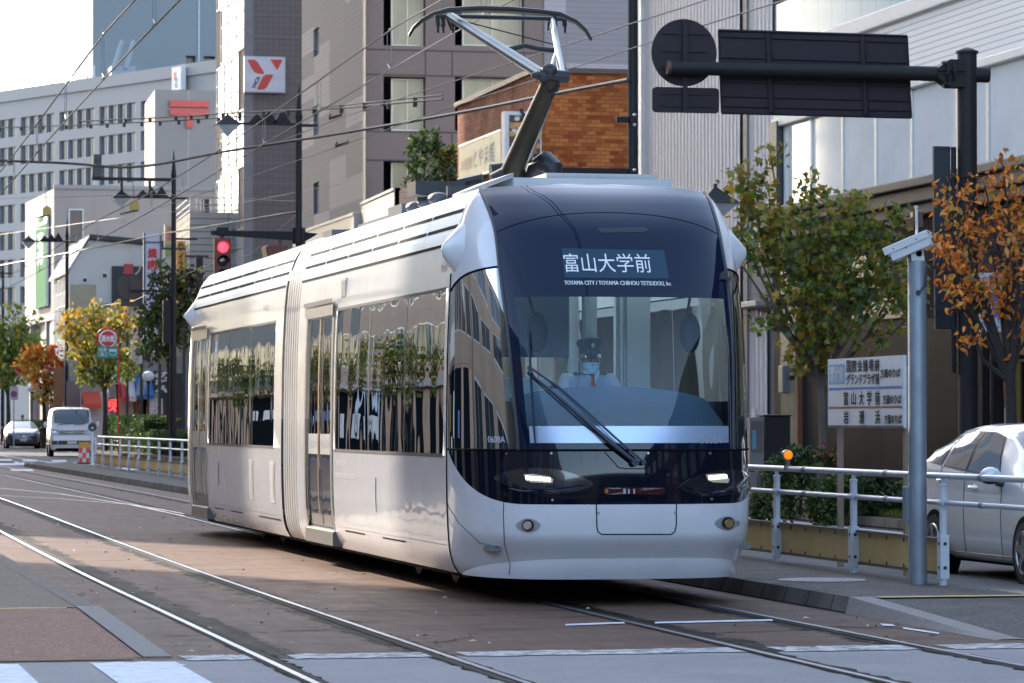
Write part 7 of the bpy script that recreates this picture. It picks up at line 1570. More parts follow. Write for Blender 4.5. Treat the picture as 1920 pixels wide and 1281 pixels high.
# terrace planting in front of the hotel
def shrub(name, label, pos, ells, mats, w, leaf, seed, per=7, shape=DIAM, spread=.15, stem=True, kind='shrub', group=None):
    r = random.Random(seed); t = T(name, label, kind, pos, 0, group); mb = MB(); st_ = MB()
    for (cx, cy, cz, rx, ry, rz_, n, *ww) in ells:
        c = Vector((cx, cy, cz))
        for i in range(n):
            d = rv(r); d = d.normalized() * (d.length ** .4); leaves(mb, c + Vector((d.x * rx, d.y * ry, d.z * rz_)), per, spread, leaf, shape, len(mats), r, ww[0] if ww else w, .1)
        st_.tube([(cx, cy, min(0, cz - rz_)), (cx + .03, cy, cz)], [.03, .01], 6)
        for k in range(5): d = rv(r); st_.tube([(cx, cy, cz - rz_ * .5), (cx + d.x * rx * .8, cy + d.y * ry * .8, cz + d.z * rz_ * .8)], [.015, .004], 4)
    mb.build('foliage', [LM[m] for m in mats], t); st_.build('stem', barkd, t); return t
Yt = YT + 1.2
def tp(u, v): return at_Y(u, v, Yt)
p = tp(795, 350); q_ = lambda u, v: (tp(u, v) - p)
sc_ = 6400 / 132.0
def te(u, v, ru, rv_, n, *w): a = q_(u, v); return (a.x, 0, a.z, ru / sc_, ru / sc_ * .7, rv_ / sc_, n, *w)
shrub('terrace_shrub', 'loose green shrub on the hotel terrace, left of the cypress', p, [te(780, 300, 17, 45, 46), te(795, 265, 12, 22, 16)], ['dark', 'bush', 'green'], [4, 3, 1], .22, 31)
shrub('cypress_shrub', 'narrow pointed cypress on the hotel terrace', p + Vector((0, .3, 0)), [te(818, 300, 14, 40, 70), te(819, 262, 8, 20, 26)], ['bush', 'bushl', 'dark'], [4, 3, 2], .15, 32)
shrub('terrace_shrub', 'rounded yellowish shrub at the right of the hotel terrace', p + Vector((0, -.2, 0)), [te(840, 312, 18, 34, 60), te(848, 290, 10, 16, 14)], ['bush', 'olive', 'yellow'], [4, 2, .7], .2, 33)
shrub('terrace_flowers', 'low dark planting with pale blossoms along the terrace wall', p + Vector((0, -.6, 0)), [te(770, 345, 20, 12, 30), te(800, 342, 20, 14, 34), te(830, 340, 22, 15, 36), te(848, 345, 14, 12, 20)], ['maroon', 'dark', 'pale'] if 'pale' in LM else ['maroon', 'dark', 'bush'], [3, 3, 1], .14, 34)
# kerbside planters behind the guard rail
LM['flower'] = leaf_mat('leaf_flower_red', (.45, .01, .02), .3)
bp = at_D(1490, 900, 47.5); bp.z = .12; s5 = 6400 / 47.5
def be(u, v, ru, rv_, n, *w): a = at_Y(u, v, bp.y) - bp; return (a.x, 0, a.z, ru / s5, ru / s5 * .8, rv_ / s5, n, *w)
shrub('planter_shrub', 'leafy dark shrub in the planter next to the tram nose', bp, [be(1480, 890, 42, 40, 150), be(1450, 945, 46, 36, 110), be(1500, 862, 34, 20, 60)], ['dark', 'bush', 'green'], [4, 3, 1], .075, 41, 8, DIAM, .09)
shrub('planter_shrub', 'bright green rounded shrub behind the middle guard rail post', bp + Vector((0, -.5, 0)), [be(1530, 940, 42, 45, 150), be(1560, 925, 30, 36, 80)], ['bush', 'bushl', 'green'], [3, 4, 2], .07, 42, 8, DIAM, .09)
shrub('planter_shrub', 'low green shrub left of the galvanised pole', bp + Vector((0, -.9, 0)), [be(1615, 935, 42, 42, 150), be(1650, 945, 26, 38, 70), be(1590, 900, 30, 14, 30)], ['bush', 'dark', 'bushl'], [4, 3, 2], .07, 43, 8, DIAM, .09)
shrub('flower_plant', 'red flowers on top of the planter behind the boarding sign post', bp + Vector((0, .3, 0)), [be(1535, 853, 34, 9, 26), be(1565, 850, 16, 8, 10), be(1570, 868, 14, 16, 16, [0, 4, 0])], ['flower', 'bush', 'green'], [1.4, 4, 1], .07, 44, 6, DIAM, .08, kind='flowers')
mb = MB(); X0 = bp.x - 1.0; a = at_D(1412, 985, 46).y; 
bpl = mk_tiles('planter_brick', (.26, .15, .115), (.21, .125, .10), (.09, .07, .06), .22, 1, .012, .8, 0, .4, .25, 3)
yA, yB = YX(1418, 14.95), YX(1600, 14.95)
mb.box(14.9, yB, .0, 15.05, yA, .30); mb.box(15.05, yB, .0, 16.2, yB + .15, .30); tag(mb.build('planter_edging', bpl), 'low reddish brick edging along the kerbside planter', 'planter edge')
mb = MB(); mb.box(15.05, yB + .15, .1, 16.3, yA, .26); struct(mb.build('planter_soil', mk('soil', (.03, .022, .016), .95, var=.4, vs=6)))
mb = MB(); yC, yD_ = YX(1602, 14.9), YX(1740, 14.9); rr = random.Random(9); mb.box(14.95, yD_, .1, 16.0, yC, .16, 0)
for i in range(2600):
    x, y = rr.uniform(14.95, 16), rr.uniform(yD_, yC); a = rr.uniform(0, 6.3); h = rr.uniform(.03, .09); mb.add([(x, y, .16), (x + .02 * math.cos(a), y + .02 * math.sin(a), .16), (x + .03 * math.sin(a), y, .16 + h)], [(0, 1, 2)], 1 + i % 2)
struct(mb.build('moss_grass', [mk('moss_base', (.03, .04, .012), .9), LM['bushl'], LM['olive']]), 'stuff')
# hedges at the far end of the platform
def hedge(u0, u1, v0, D, depth, label, seed, X):
    y1, y0 = YX(u0, X), YX(u1, X); z = at_X((u0 + u1) / 2, v0, X).z; t = T('hedge', label, 'hedge', (X, y0, .12), 0, 'clipped hedges on the right sidewalk'); r = random.Random(seed)
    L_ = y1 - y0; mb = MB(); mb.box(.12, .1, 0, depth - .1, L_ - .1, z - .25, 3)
    for i in range(int(L_ * 60)):
        f = r.random(); y = r.uniform(0, L_)
        c = Vector((0, y, r.uniform(.05, z - .12))) if f < .55 else (Vector((r.uniform(0, depth), y, z - .14)) if f < .8 else Vector((r.uniform(0, depth), 0, r.uniform(.05, z - .12))))
        leaves(mb, c, 7, .14, .11, DIAM, 3, r, [4, 3, 2], 0)
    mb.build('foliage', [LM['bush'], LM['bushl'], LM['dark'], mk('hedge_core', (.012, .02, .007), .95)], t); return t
hedge(200, 265, 783, 130, 1.6, 'clipped green hedge behind the far railing, right of the van', 51, 15.6); hedge(270, 345, 812, 120, 1.4, 'lower clipped hedge between the far railing and the pole', 52, 15.4); hedge(22, 90, 792, 190, 1.4, 'far clipped hedge behind the dark blue car', 53, 16.4)
# ================================================================== vehicles
tyre = mk('tyre_rubber', (.018, .018, .019), .8, var=.1); rim = mk('alloy_rim', (.42, .43, .45), .25, .85); carglass = mk('car_tinted_glass', (.02, .028, .035), .02, var=0, spec=1, coat=1); carglass_sky = mk('car_side_glass', (.06, .10, .14), .02, var=0, spec=1, coat=1)
plate_w = mk('plate_white', (.6, .6, .58), .5); hlamp = mk('car_lamp_clear', (.55, .58, .62), .08, .3, var=.2, vs=20, coat=1); tailr = mk('tail_lamp_red', (.55, .015, .02), .12, coat=1)
def car(name, label, cat, loc, rzv, paint_m, st_, sc, group=None, wheels=(-1.3, 1.25), wr=.30, side=(), screen_=None, rear=None, extra=None, floor=.2, glass=None):
    """st_: stations (y, zbottom, half width, z belt, half width at roof, z roof)"""
    t = T(name, label, cat, loc, rzv, group); t.scale = (sc, sc, sc); glass = glass or carglass
    def prof(k):
        i = max(0, min(int(k), len(st_) - 2)); f = k - i; a, b = st_[i], st_[i + 1]; y, zb, w_, zl, wr_, zr = [a[j] + (b[j] - a[j]) * f for j in range(6)]
        zm = zb + (zl - zb) * .55
        P = [(w_ * .86, zb), (w_ * .965, zb + .05), (w_ * .99, zb + (zm - zb) * .5), (w_, zm), (w_ * .985, zl - .08), (w_ * .955, zl)]
        if zr - zl > .02: P += [(w_ * .955 + (wr_ - w_ * .955) * .5 + .015, zl + (zr - zl) * .48), (wr_, zr - .07), (wr_ * .9, zr - .02), (wr_ * .6, zr + .005), (0, zr + .015)]
        else: P += [(w_ * .93, zl + .012), (w_ * .88, zl + .03), (w_ * .75, zl + .05), (w_ * .45, zl + .065), (0, zl + .07)]
        return y, P
    def yk(y):
        for i in range(len(st_) - 1):
            if st_[i][0] <= y <= st_[i + 1][0]: return i + (y - st_[i][0]) / max(st_[i + 1][0] - st_[i][0], 1e-6)
        return 0 if y < st_[0][0] else len(st_) - 1
    SM = 6; K = [i / SM for i in range((len(st_) - 1) * SM + 1)]
    # smooth the station polyline a little
    mb = MB(); rows = []
    for k in K:
        y, P = prof(k); rows.append([(x, y, z) for x, z in P])
    for s in (-1, 1):
        n0 = len(mb.v)
        for r_ in rows: mb.v += [(s * x, y, z) for x, y, z in r_]
        M = len(rows[0])
        for i in range(len(rows) - 1):
            for j in range(M - 1): a = n0 + i * M + j; mb.f.append((a, a + 1, a + M + 1, a + M)); mb.m.append(0)
    for r_ in (rows[0], rows[-1]): mb.poly([(x, y, z) for x, y, z in r_] + [(-x, y, z) for x, y, z in r_[::-1]])
    b = mb.build('body', paint_m, t, smooth=62, weld=True)
    def sidep(y, f, s, o=.006):
        y_, P = prof(yk(y)); a, c, d = P[5], P[6], P[7]
        x, z = ((a[0] + (c[0] - a[0]) * f / .5, a[1] + (c[1] - a[1]) * f / .5) if f < .5 else (c[0] + (d[0] - c[0]) * (f - .5) / .5, c[1] + (d[1] - c[1]) * (f - .5) / .5)); return Vector((s * (x + o), y, z))
    for (ya, yb, yc, yd) in side:       # bottom front/back, top front/back
        for s in (-1, 1):
            m_ = MB(); m_.grid(lambda i, j: sidep((ya + (yb - ya) * i) * (1 - j) + (yc + (yd - yc) * i) * j, .04 + .93 * j, s), 6, 6)
            fr = MB(); fr.grid(lambda i, j: sidep((ya - .035 + (yb - ya + .07) * i) * (1 - j) + (yc - .035 + (yd - yc + .07) * i) * j, -.0 + 1.0 * j, s, .003), 6, 6)
            w_ = fr.build('window', darkf, t, smooth=40); m_.build('pane', carglass_sky, w_, smooth=40)
    def across(ka, kb, name_):
        m_ = MB()
        def fn(i, j):
            ex = 2 * i - 1; y = ka + (kb - ka) * j + .07 * ex * ex * (1 if ka < kb else -1); P_ = prof(yk(y))[1]; xm = P_[7][0] * .93
            f_ = abs(ex); z = P_[10][1] - (P_[10][1] - P_[8][1]) * f_ ** 3 - (.03 if f_ > .95 else 0); return Vector((ex * xm, y - (.02 if ka < kb else -.02), z + .012))
        m_.grid(fn, 14, 8); m_.build(name_, glass, t, smooth=50)
    if screen_: across(screen_[0], screen_[1], 'windscreen')
    if rear: across(rear[0], rear[1], 'rear_window')
    W = max(s[2] for s in st_)
    for y in wheels:
        for s in (-1, 1):
            a = MB(); a.cyl((s * (W * .8), y, wr), (s * (W + .006), y, wr), wr * 1.17, seg=32); a.box(min(s * W * .8, s * (W + .004)), y - wr * 1.15, floor - .04, max(s * W * .8, s * (W + .004)), y + wr * 1.15, floor + .1) if False else None
            a.build('wheel_arch', gap_m, t, smooth=30)
            m_ = MB(); m_.tube([(s * (W - .12), y, wr), (s * (W - .02), y, wr), (s * (W + .014), y, wr), (s * (W + .018), y, wr)], [wr, wr, wr * .97, wr * .70], 36, 0); wv = m_.build('wheel', tyre, t, smooth=30)
            m_ = MB(); m_.cyl((s * (W + .012), y, wr), (s * (W + .020), y, wr), wr * .68, seg=30, mi=1); m_.cyl((s * (W + .018), y, wr), (s * (W + .034), y, wr), wr * .17, seg=14)
            for k in range(5):
                a_ = k * 1.2566 + .3; c_, q_ = math.cos(a_), math.sin(a_)
                for d_ in (-.13, .13): m_.obox((s * (W + .026), y + wr * .4 * c_ - d_ * wr * .5 * q_, wr + wr * .4 * q_ + d_ * wr * .5 * c_), (.007, 0, 0), (0, c_ * wr * .27, q_ * wr * .27), (0, -q_ * wr * .05, c_ * wr * .05))
            m_.tube([(s * (W + .02), y + wr * .66 * math.cos(k), wr + wr * .66 * math.sin(k)) for k in np.linspace(0, 6.283, 30)], wr * .045, 6); m_.build('rim', [rim, darkf], wv, smooth=30)
    mb = MB(); mb.box(-W * .8, st_[0][0] + .25, floor - .06, W * .8, st_[-1][0] - .2, floor + .05); mb.build('underbody', gap_m, t)
    if extra: extra(t, prof, yk, sidep, W)
    return t
silverp = mk('car_silver_paint', (.74, .74, .73), .22, .1, var=.02, coat=1); whitep = mk('van_white_paint', (.66, .65, .66), .3, var=.02, coat=.7); navyp = mk('car_dark_blue_paint', (.035, .045, .085), .18, .3, var=.02, coat=1)
HB = [(-2.05, .30, .50, .60, .40, .62), (-2.02, .22, .66, .66, .5, .68), (-1.92, .19, .76, .74, .6, .76), (-1.65, .17, .82, .86, .64, .87), (-1.30, .17, .842, .94, .64, .95), (-1.0, .17, .846, .99, .64, 1.02), (-.62, .17, .848, 1.00, .62, 1.26), (-.25, .17, .848, 1.01, .60, 1.44), (.15, .17, .848, 1.03, .60, 1.515), (.7, .17, .848, 1.06, .59, 1.52), (1.25, .17, .846, 1.10, .57, 1.47), (1.68, .19, .835, 1.13, .54, 1.38), (1.86, .21, .815, 1.10, .54, 1.24), (1.97, .23, .79, 1.0, .55, 1.06), (2.03, .28, .74, .86, .55, .87), (2.06, .34, .66, .70, .5, .71)]
def hb_extra(t, prof, yk, sidep, W):
    m_ = MB()
    for s in (-1, 1):
        for y in (-.62, .42, 1.12):
            m_.tube([(s * (prof(yk(y + d))[1][j][0] + .001), y + d, prof(yk(y + d))[1][j][1]) for j, d in ((1, .0), (2, 0), (3, 0), (4, .0), (5, .02))], .005, 4)
        m_.tube([(s * (prof(yk(y))[1][1][0] + .003), y, prof(yk(y))[1][1][1] + .02) for y in np.linspace(-.9, .95, 12)], .007, 4)
    m_.build('door_seam', mk('seam_dark_grey', (.1, .1, .1), .5), t)
    for s in (-1, 1):
        for y in (.10, 1.02):
            x = prof(yk(y))[1][4][0] * s; z = prof(yk(y))[1][4][1] - .06; d = MB(); d.tube([(x + s * .01, y - .09, z), (x + s * .045, y - .06, z), (x + s * .045, y + .06, z + .01), (x + s * .01, y + .09, z + .01)], .016, 8); d.sphere((x - s * .012, y + .02, z), (.022, .07, .045), 14, 8); d.build('door_handle', silverp, t, smooth=50)
        d = MB(); d.sphere((s * (W + .10), -.62, 1.03), (.10, .07, .075), 18, 10); d.tube([(s * W * .93, -.66, .98), (s * (W + .04), -.63, 1.0)], .03, 8); mr_ = d.build('side_mirror', silverp, t, smooth=60); d = MB(); d.sphere((s * (W + .095), -.61, .985), (.10, .07, .05), 18, 10); d.tube([(s * W * .93, -.64, .93), (s * (W + .05), -.62, .96)], .035, 8); d.build('mirror_base', darkf, mr_, smooth=60)
        d = MB(); pts = [sidep(y, f, s, .02) for y, f in ((1.62, -.02), (1.90, .02))]
        d.grid(lambda i, j: Vector((s * (prof(yk(1.70 + .30 * i))[1][5][0] + .008), 1.70 + .30 * i, .90 + (.28 - .10 * i) * j + .04 * i)), 6, 4); d.build('tail_lamp', tailr, t, smooth=50)
        d = MB(); d.grid(lambda i, j: Vector((s * (prof(yk(-2.0 + .5 * i))[1][4][0] + .008), -2.0 + .5 * i, .62 + .13 * j + .12 * i)), 6, 4); d.build('headlight', hlamp, t, smooth=50)
    d = MB(); d.box(-.42, -2.07, .60, .42, -2.04, .70); d.box(-.55, -2.075, .30, .55, -2.04, .40); d.build('grille', darkf, t)
    d = MB(); d.box(-.26, -2.085, .42, .26, -2.05, .56); d.build('number_plate', plate_w, t)
cx = 10.95 + .85 * .9
cyr = at_X(1757, 985, 10.95).y
car('parked_hatchback', 'silver white hatchback on the road behind the guard rail at the right edge', 'car', (cx, cyr - 1.27 * .93, -.016), 0, silverp, HB, .93, wheels=(-1.30, 1.27), wr=.30, side=((-.48, .38, -.12, .36), (.46, 1.08, .44, 1.02), (1.20, 1.50, 1.14, 1.22)), screen_=(-.98, -.27), rear=(1.95, 1.60), extra=hb_extra, floor=.2)
VAN = [(-2.40, .36, .70, .62, .5, .63), (-2.37, .28, .82, .80, .6, .81), (-2.28, .25, .86, 1.02, .68, 1.04), (-2.12, .25, .88, 1.20, .74, 1.28), (-1.85, .25, .885, 1.24, .76, 1.66), (-1.58, .25, .89, 1.25, .76, 1.93), (-1.2, .25, .89, 1.26, .77, 2.0), (.5, .25, .89, 1.26, .77, 2.02), (2.1, .25, .89, 1.26, .76, 2.0), (2.34, .27, .87, 1.26, .74, 1.9), (2.42, .34, .84, .9, .7, .92)]
def van_extra(t, prof, yk, sidep, W):
    for s in (-1, 1):
        d = MB(); d.prism([(s * .86, -2.36, .95), (s * .52, -2.40, .93), (s * .56, -2.385, 1.10), (s * .88, -2.25, 1.14)], (0, .03, 0)); d.build('headlight', hlamp, t)
        d = MB(); d.sphere((s * 1.06, -1.95, 1.30), (.09, .06, .13), 14, 8); d.tube([(s * .88, -1.95, 1.22), (s * 1.04, -1.95, 1.22)], .025, 6); d.build('side_mirror', whitep if s > 0 else whitep, t, smooth=50)
        d = MB(); d.sphere((s * .66, -2.39, .58), (.09, .03, .06), 14, 8); d.build('fog_lamp', hlamp, t, smooth=50)
    d = MB(); d.box(-.50, -2.40, .93, .50, -2.36, 1.08, 0)
    for z in (.96, 1.0, 1.04): d.box(-.48, -2.41, z, .48, -2.40, z + .018, 1)
    d.tube([(.1 * math.cos(a), -2.42, 1.005 + .06 * math.sin(a)) for a in np.linspace(0, 6.283, 16)], .012, 5, 1)
    d.build('grille', [darkf, chrome], t)
    d = MB(); d.box(-.56, -2.425, .50, .56, -2.40, .66); d.box(-.82, -2.42, .50, -.58, -2.38, .66); d.box(.58, -2.42, .50, .82, -2.38, .66); d.build('bumper_opening', darkf, t)
    d = MB(); d.box(-.19, -2.435, .52, .19, -2.425, .64); d.build('number_plate', plate_w, t)
    d = MB(); d.tube([(-.6, -2.16, 1.30), (-.1, -2.13, 1.36)], .012, 5); d.tube([(.1, -2.16, 1.30), (.6, -2.13, 1.36)], .012, 5); d.build('wiper', darkf, t)
    d = MB(); d.box(-.85, -2.2, 1.62 - .4, .85, -2.19, 1.22) if False else d.sphere((-.35, -1.7, 1.45), (.1, .1, .13), 12, 8); d.build('seat_head', darkf, t)
vp = gnd(140, 856); car('white_van', 'white one-box van driving up the road beyond the platform end', 'van', (vp.x, vp.y + 2.2, -.016), R(-3), whitep, VAN, 1.0, wheels=(-1.5, 1.2), wr=.32, side=((-1.52, -.85, -1.42, -.85), (-.75, .5, -.75, .5), (.6, 2.0, .6, 1.95)), screen_=(-2.10, -1.60), extra=van_extra, floor=.28)
SED = [(-2.15, .32, .52, .58, .4, .59), (-2.10, .23, .70, .66, .5, .67), (-1.95, .19, .80, .76, .6, .77), (-1.6, .18, .845, .88, .64, .89), (-1.15, .18, .855, .97, .64, .99), (-.75, .18, .858, 1.0, .62, 1.16), (-.2, .18, .86, 1.02, .58, 1.38), (.3, .18, .86, 1.03, .58, 1.42), (1.0, .18, .86, 1.03, .56, 1.38), (1.7, .2, .85, 1.02, .56, 1.16), (2.0, .24, .82, .98, .56, 1.0), (2.2, .32, .72, .82, .5, .83)]
def sed_extra(t, prof, yk, sidep, W):
    for s in (-1, 1):
        d = MB(); d.prism([(s * .82, -1.92, .66), (s * .50, -2.10, .63), (s * .48, -2.09, .72), (s * .80, -1.82, .82)], (0, .04, .01)); d.build('headlight', hlamp, t)
        d = MB(); d.sphere((s * 1.0, -.75, 1.03), (.10, .06, .07), 14, 8); d.tube([(s * .86, -.76, .98), (s * .95, -.75, 1.0)], .025, 6); d.build('side_mirror', navyp, t, smooth=50)
    d = MB(); d.prism([(-.46, -2.13, .64), (.46, -2.13, .64), (.36, -2.16, .54), (-.36, -2.16, .54)], (0, .03, 0), 0); d.tube([(-.5, -2.15, .68), (0, -2.19, .60), (.5, -2.15, .68)], .02, 6, 1); d.box(-.07, -2.2, .585, .07, -2.17, .69, 1); d.build('grille', [darkf, chrome], t)
    d = MB(); d.box(-.55, -2.17, .27, .55, -2.12, .40); d.build('bumper_opening', darkf, t); d = MB(); d.box(-.17, -2.20, .38, .17, -2.17, .52); d.build('number_plate', plate_w, t)
sp_ = gnd(46, 841); car('dark_sedan', 'dark blue car coming up the road at the far left', 'car', (sp_.x, sp_.y + 2.0, -.016), R(-2), navyp, SED, 1.03, wheels=(-1.35, 1.35), wr=.31, side=((-.62, .3, -.15, .3), (.38, 1.15, .38, 1.0)), screen_=(-1.1, -.22), extra=sed_extra, glass=mk('car_sky_glass', (.16, .21, .24), .03, var=0, spec=1, coat=1))
# ================================================================== people
skin = mk('skin', (.42, .25, .17), .55, var=.08, vs=12); hairm = mk('black_hair', (.012, .010, .010), .5)
def skin_mesh(name, V, Eg, mat, parent, root, sub=2):
    names = list(V); me = bpy.data.meshes.new(name); me.from_pydata([V[n][0] for n in names], [(names.index(a), names.index(b)) for a, b in Eg], [])
    o = bpy.data.objects.new(name, me); C.objects.link(o); md = o.modifiers.new('s', 'SKIN'); md.use_smooth_shade = True
    for i, n in enumerate(names):
        sv = me.skin_vertices[0].data[i]; r = V[n][1]; sv.radius = r if isinstance(r, tuple) else (r, r); sv.use_root = n == root
    s2 = o.modifiers.new('u', 'SUBSURF'); s2.levels = sub; s2.render_levels = sub
    bpy.context.view_layer.update(); nm = bpy.data.meshes.new_from_object(o.evaluated_get(bpy.context.evaluated_depsgraph_get())); bpy.data.objects.remove(o); bpy.data.meshes.remove(me)
    nm.name = name; nm.materials.clear(); nm.materials.append(mat); nm.polygons.foreach_set('use_smooth', [True] * len(nm.polygons)); p = bpy.data.objects.new(name, nm); C.objects.link(p); p.parent = parent; return p
def hand(V, E_, tag_, wrist, d, side_, palm_n):
    d, side_, palm_n = Vector(d).normalized(), Vector(side_).normalized(), Vector(palm_n).normalized(); w = Vector(wrist)
    V[tag_ + 'p'] = (w + d * .045, (.036, .018)); E_.append((tag_ + 'w', tag_ + 'p')); V[tag_ + 'k'] = (w + d * .085, (.038, .016)); E_.append((tag_ + 'p', tag_ + 'k'))
    for i, (o, l) in enumerate(((-.030, .070), (-.010, .078), (.010, .073), (.029, .058))):
        a = w + d * .088 + side_ * o; b = a + d * l * .5 + palm_n * .008; c = b + d * l * .28 + palm_n * .022; e = c + palm_n * .020 + d * .006; pr = tag_ + 'k'
        for j, (p, r) in enumerate(((a, .0095), (b, .009), (c, .008), (e, .007))): V[f'{tag_}f{i}{j}'] = (p, r); E_.append((pr, f'{tag_}f{i}{j}')); pr = f'{tag_}f{i}{j}'
    a = w + d * .03 - side_ * .038 + palm_n * .008; b = a + d * .035 - side_ * .018 + palm_n * .012; c = b + d * .028 + palm_n * .01; pr = tag_ + 'p'
    for j, (p, r) in enumerate(((a, .012), (b, .010), (c, .009))): V[f'{tag_}t{j}'] = (p, r); E_.append((pr, f'{tag_}t{j}')); pr = f'{tag_}t{j}'
def head(par, c, s=1.0, yaw=0.0):
    """face towards -Y; c is the centre of the head"""
    M_ = Matrix.Translation(Vector(c)) @ Matrix.Rotation(yaw, 4, 'Z')
    def X(p): return M_ @ (Vector(p) * s)
    return X
D0 = Vector((TX - .03, TY - .06, 0))
drv = T('person', 'tram driver in grey jacket, red tie, face mask and peaked cap behind the windscreen', 'person', D0)
V = {}; E_ = []
V['pel'] = ((0, .10, 1.24), (.15, .11)); V['sp'] = ((0, .12, 1.42), (.13, .10)); V['ch'] = ((0, .10, 1.67), (.145, .10)); V['nb'] = ((0, .085, 1.79), .058); V['nk'] = ((0, .07, 1.80), .052); V['hd'] = ((0, .055, 1.875), (.066, .078)); V['ht'] = ((0, .06, 1.95), (.072, .085)); V['hc'] = ((0, .065, 2.0), (.06, .07))
E_ += [('pel', 'sp'), ('sp', 'ch'), ('ch', 'nb'), ('nb', 'nk'), ('nk', 'hd'), ('hd', 'ht'), ('ht', 'hc')]
for s, t_ in ((-1, 'l'), (1, 'r')):
    V[t_ + 's'] = ((s * .185, .10, 1.75), .058); V[t_ + 'e'] = ((s * .245, -.04, 1.52), .044); V[t_ + 'w'] = ((s * .17, -.27, 1.50), .028); E_ += [('ch', t_ + 's'), (t_ + 's', t_ + 'e'), (t_ + 'e', t_ + 'w')]
    hand(V, E_, t_, V[t_ + 'w'][0], (-s * .2, -1, -.05), (s, -.2, 0), (0, 0, -1))
    V[t_ + 'h'] = ((s * .09, .05, 1.20), .085); V[t_ + 'n'] = ((s * .13, -.36, 1.20), .062); V[t_ + 'a'] = ((s * .13, -.36, .80), .042); V[t_ + 'o'] = ((s * .14, -.50, .76), .036); E_ += [('pel', t_ + 'h'), (t_ + 'h', t_ + 'n'), (t_ + 'n', t_ + 'a'), (t_ + 'a', t_ + 'o')]
skin_mesh('body', V, E_, skin, drv, 'pel')
jk = mk('jacket_grey', (.46, .45, .50), .8, var=.05, vs=20); V = {}; E_ = []
V['pel'] = ((0, .10, 1.26), (.17, .13)); V['sp'] = ((0, .12, 1.42), (.155, .125)); V['ch'] = ((0, .095, 1.68), (.175, .125)); V['nb'] = ((0, .09, 1.785), (.085, .075)); E_ += [('pel', 'sp'), ('sp', 'ch'), ('ch', 'nb')]
for s, t_ in ((-1, 'l'), (1, 'r')):
    V[t_ + 's'] = ((s * .185, .10, 1.75), .078); V[t_ + 'e'] = ((s * .248, -.04, 1.52), .060); V[t_ + 'w'] = ((s * .172, -.25, 1.50), .040); E_ += [('ch', t_ + 's'), (t_ + 's', t_ + 'e'), (t_ + 'e', t_ + 'w')]
skin_mesh('jacket', V, E_, jk, drv, 'pel')
V = {}; E_ = []; V['pel'] = ((0, .10, 1.20), (.16, .12))
for s, t_ in ((-1, 'l'), (1, 'r')): V[t_ + 'h'] = ((s * .09, .03, 1.20), .095); V[t_ + 'n'] = ((s * .13, -.36, 1.20), .075); V[t_ + 'a'] = ((s * .13, -.36, .84), .055); E_ += [('pel', t_ + 'h'), (t_ + 'h', t_ + 'n'), (t_ + 'n', t_ + 'a')]
skin_mesh('trousers', V, E_, mk('trousers_dark', (.03, .03, .04), .8), drv, 'pel')
mb = MB()
for s in (-1, 1): mb.add([(s * .012, -.045, 1.62), (s * .06, -.035, 1.74), (s * .075, .03, 1.775), (s * .02, -.03, 1.755)], [(0, 1, 2, 3)], 0)
mb.add([(-.04, -.040, 1.75), (.04, -.040, 1.75), (.0, -.052, 1.50)], [(0, 1, 2)], 0); mb.build('shirt_collar', mk('shirt_white', (.66, .68, .72), .8), drv).location.z = .06
mb = MB(); mb.prism([(-.018, -.062, 1.742), (.018, -.062, 1.742), (.012, -.066, 1.712), (-.012, -.066, 1.712)], (0, .012, 0)); mb.prism([(-.012, -.064, 1.712), (.012, -.064, 1.712), (.026, -.066, 1.56), (.0, -.066, 1.53), (-.024, -.066, 1.56)], (0, .010, 0)); mb.build('tie', mk('tie_red', (.50, .035, .02), .6), drv).location.z = .06
mb = MB()
for s in (-1, 1): mb.prism([(s * .035, -.047, 1.70), (s * .085, -.03, 1.735), (s * .12, -.035, 1.66), (s * .03, -.06, 1.50)], (0, .012, 0), 0); mb.box(s * .105 - .03, .02, 1.735, s * .105 + .03, .07, 1.755, 1)
mb.build('lapel', [mk('lapel_grey', (.40, .39, .44), .8), mk('collar_patch', (.05, .045, .06), .7)], drv).location.z = .06
mb = MB()
for s in (-1, 1):
    mb.sphere((s * .030, -.022, 1.915), (.014, .008, .008), 10, 8, 0); mb.sphere((s * .030, -.029, 1.915), (.006, .003, .006), 8, 6, 1); mb.tube([(s * .052, -.016, 1.930), (s * .03, -.026, 1.935), (s * .012, -.026, 1.932)], .0035, 5, 1)
mb.build('eyes', [mk('eye_white', (.6, .6, .58), .3), hairm], drv)
mb = MB(); mb.tube([(0, -.022, 1.915), (0, -.036, 1.89), (0, -.044, 1.872), (0, -.03, 1.862)], [.008, .011, .014, .008], 8)
for s in (-1, 1): mb.sphere((s * .078, .06, 1.895), (.012, .026, .034), 10, 8)
mb.build('nose_and_ears', skin, drv, smooth=50)
mb = MB()
for s in (-1, 1): mb.tube([(s * .03 + .022 * math.cos(a), -.038, 1.915 + .016 * math.sin(a)) for a in np.linspace(0, 6.283, 14)], .0018, 4); mb.tube([(s * .052, -.036, 1.918), (s * .078, .04, 1.915)], .0018, 4)
mb.build('spectacles', darkf, drv)
msk = mk('mask_white', (.62, .70, .74), .8, var=.03)
mb = MB(); mb.grid(lambda i, j: (.070 * (.66 + .34 * min(1, j * 1.7)) * math.sin((i - .5) * 2.7), .052 - (.108 - .014 * abs(j - .45)) * math.cos((i - .5) * 2.2) - .006 * (j % .34 > .17), 1.800 + .094 * j - .012 * (1 - (2 * i - 1) ** 2) * (1 - j)), 16, 10)
for s in (-1, 1): mb.tube([(s * .066, -.0, 1.89), (s * .080, .055, 1.905)], .002, 4); mb.tube([(s * .064, .0, 1.81), (s * .080, .06, 1.87)], .002, 4)
mb.build('face_mask', msk, drv, smooth=60)
capm = mk('cap_slate', (.05, .075, .10), .7, var=.05); mb = MB()
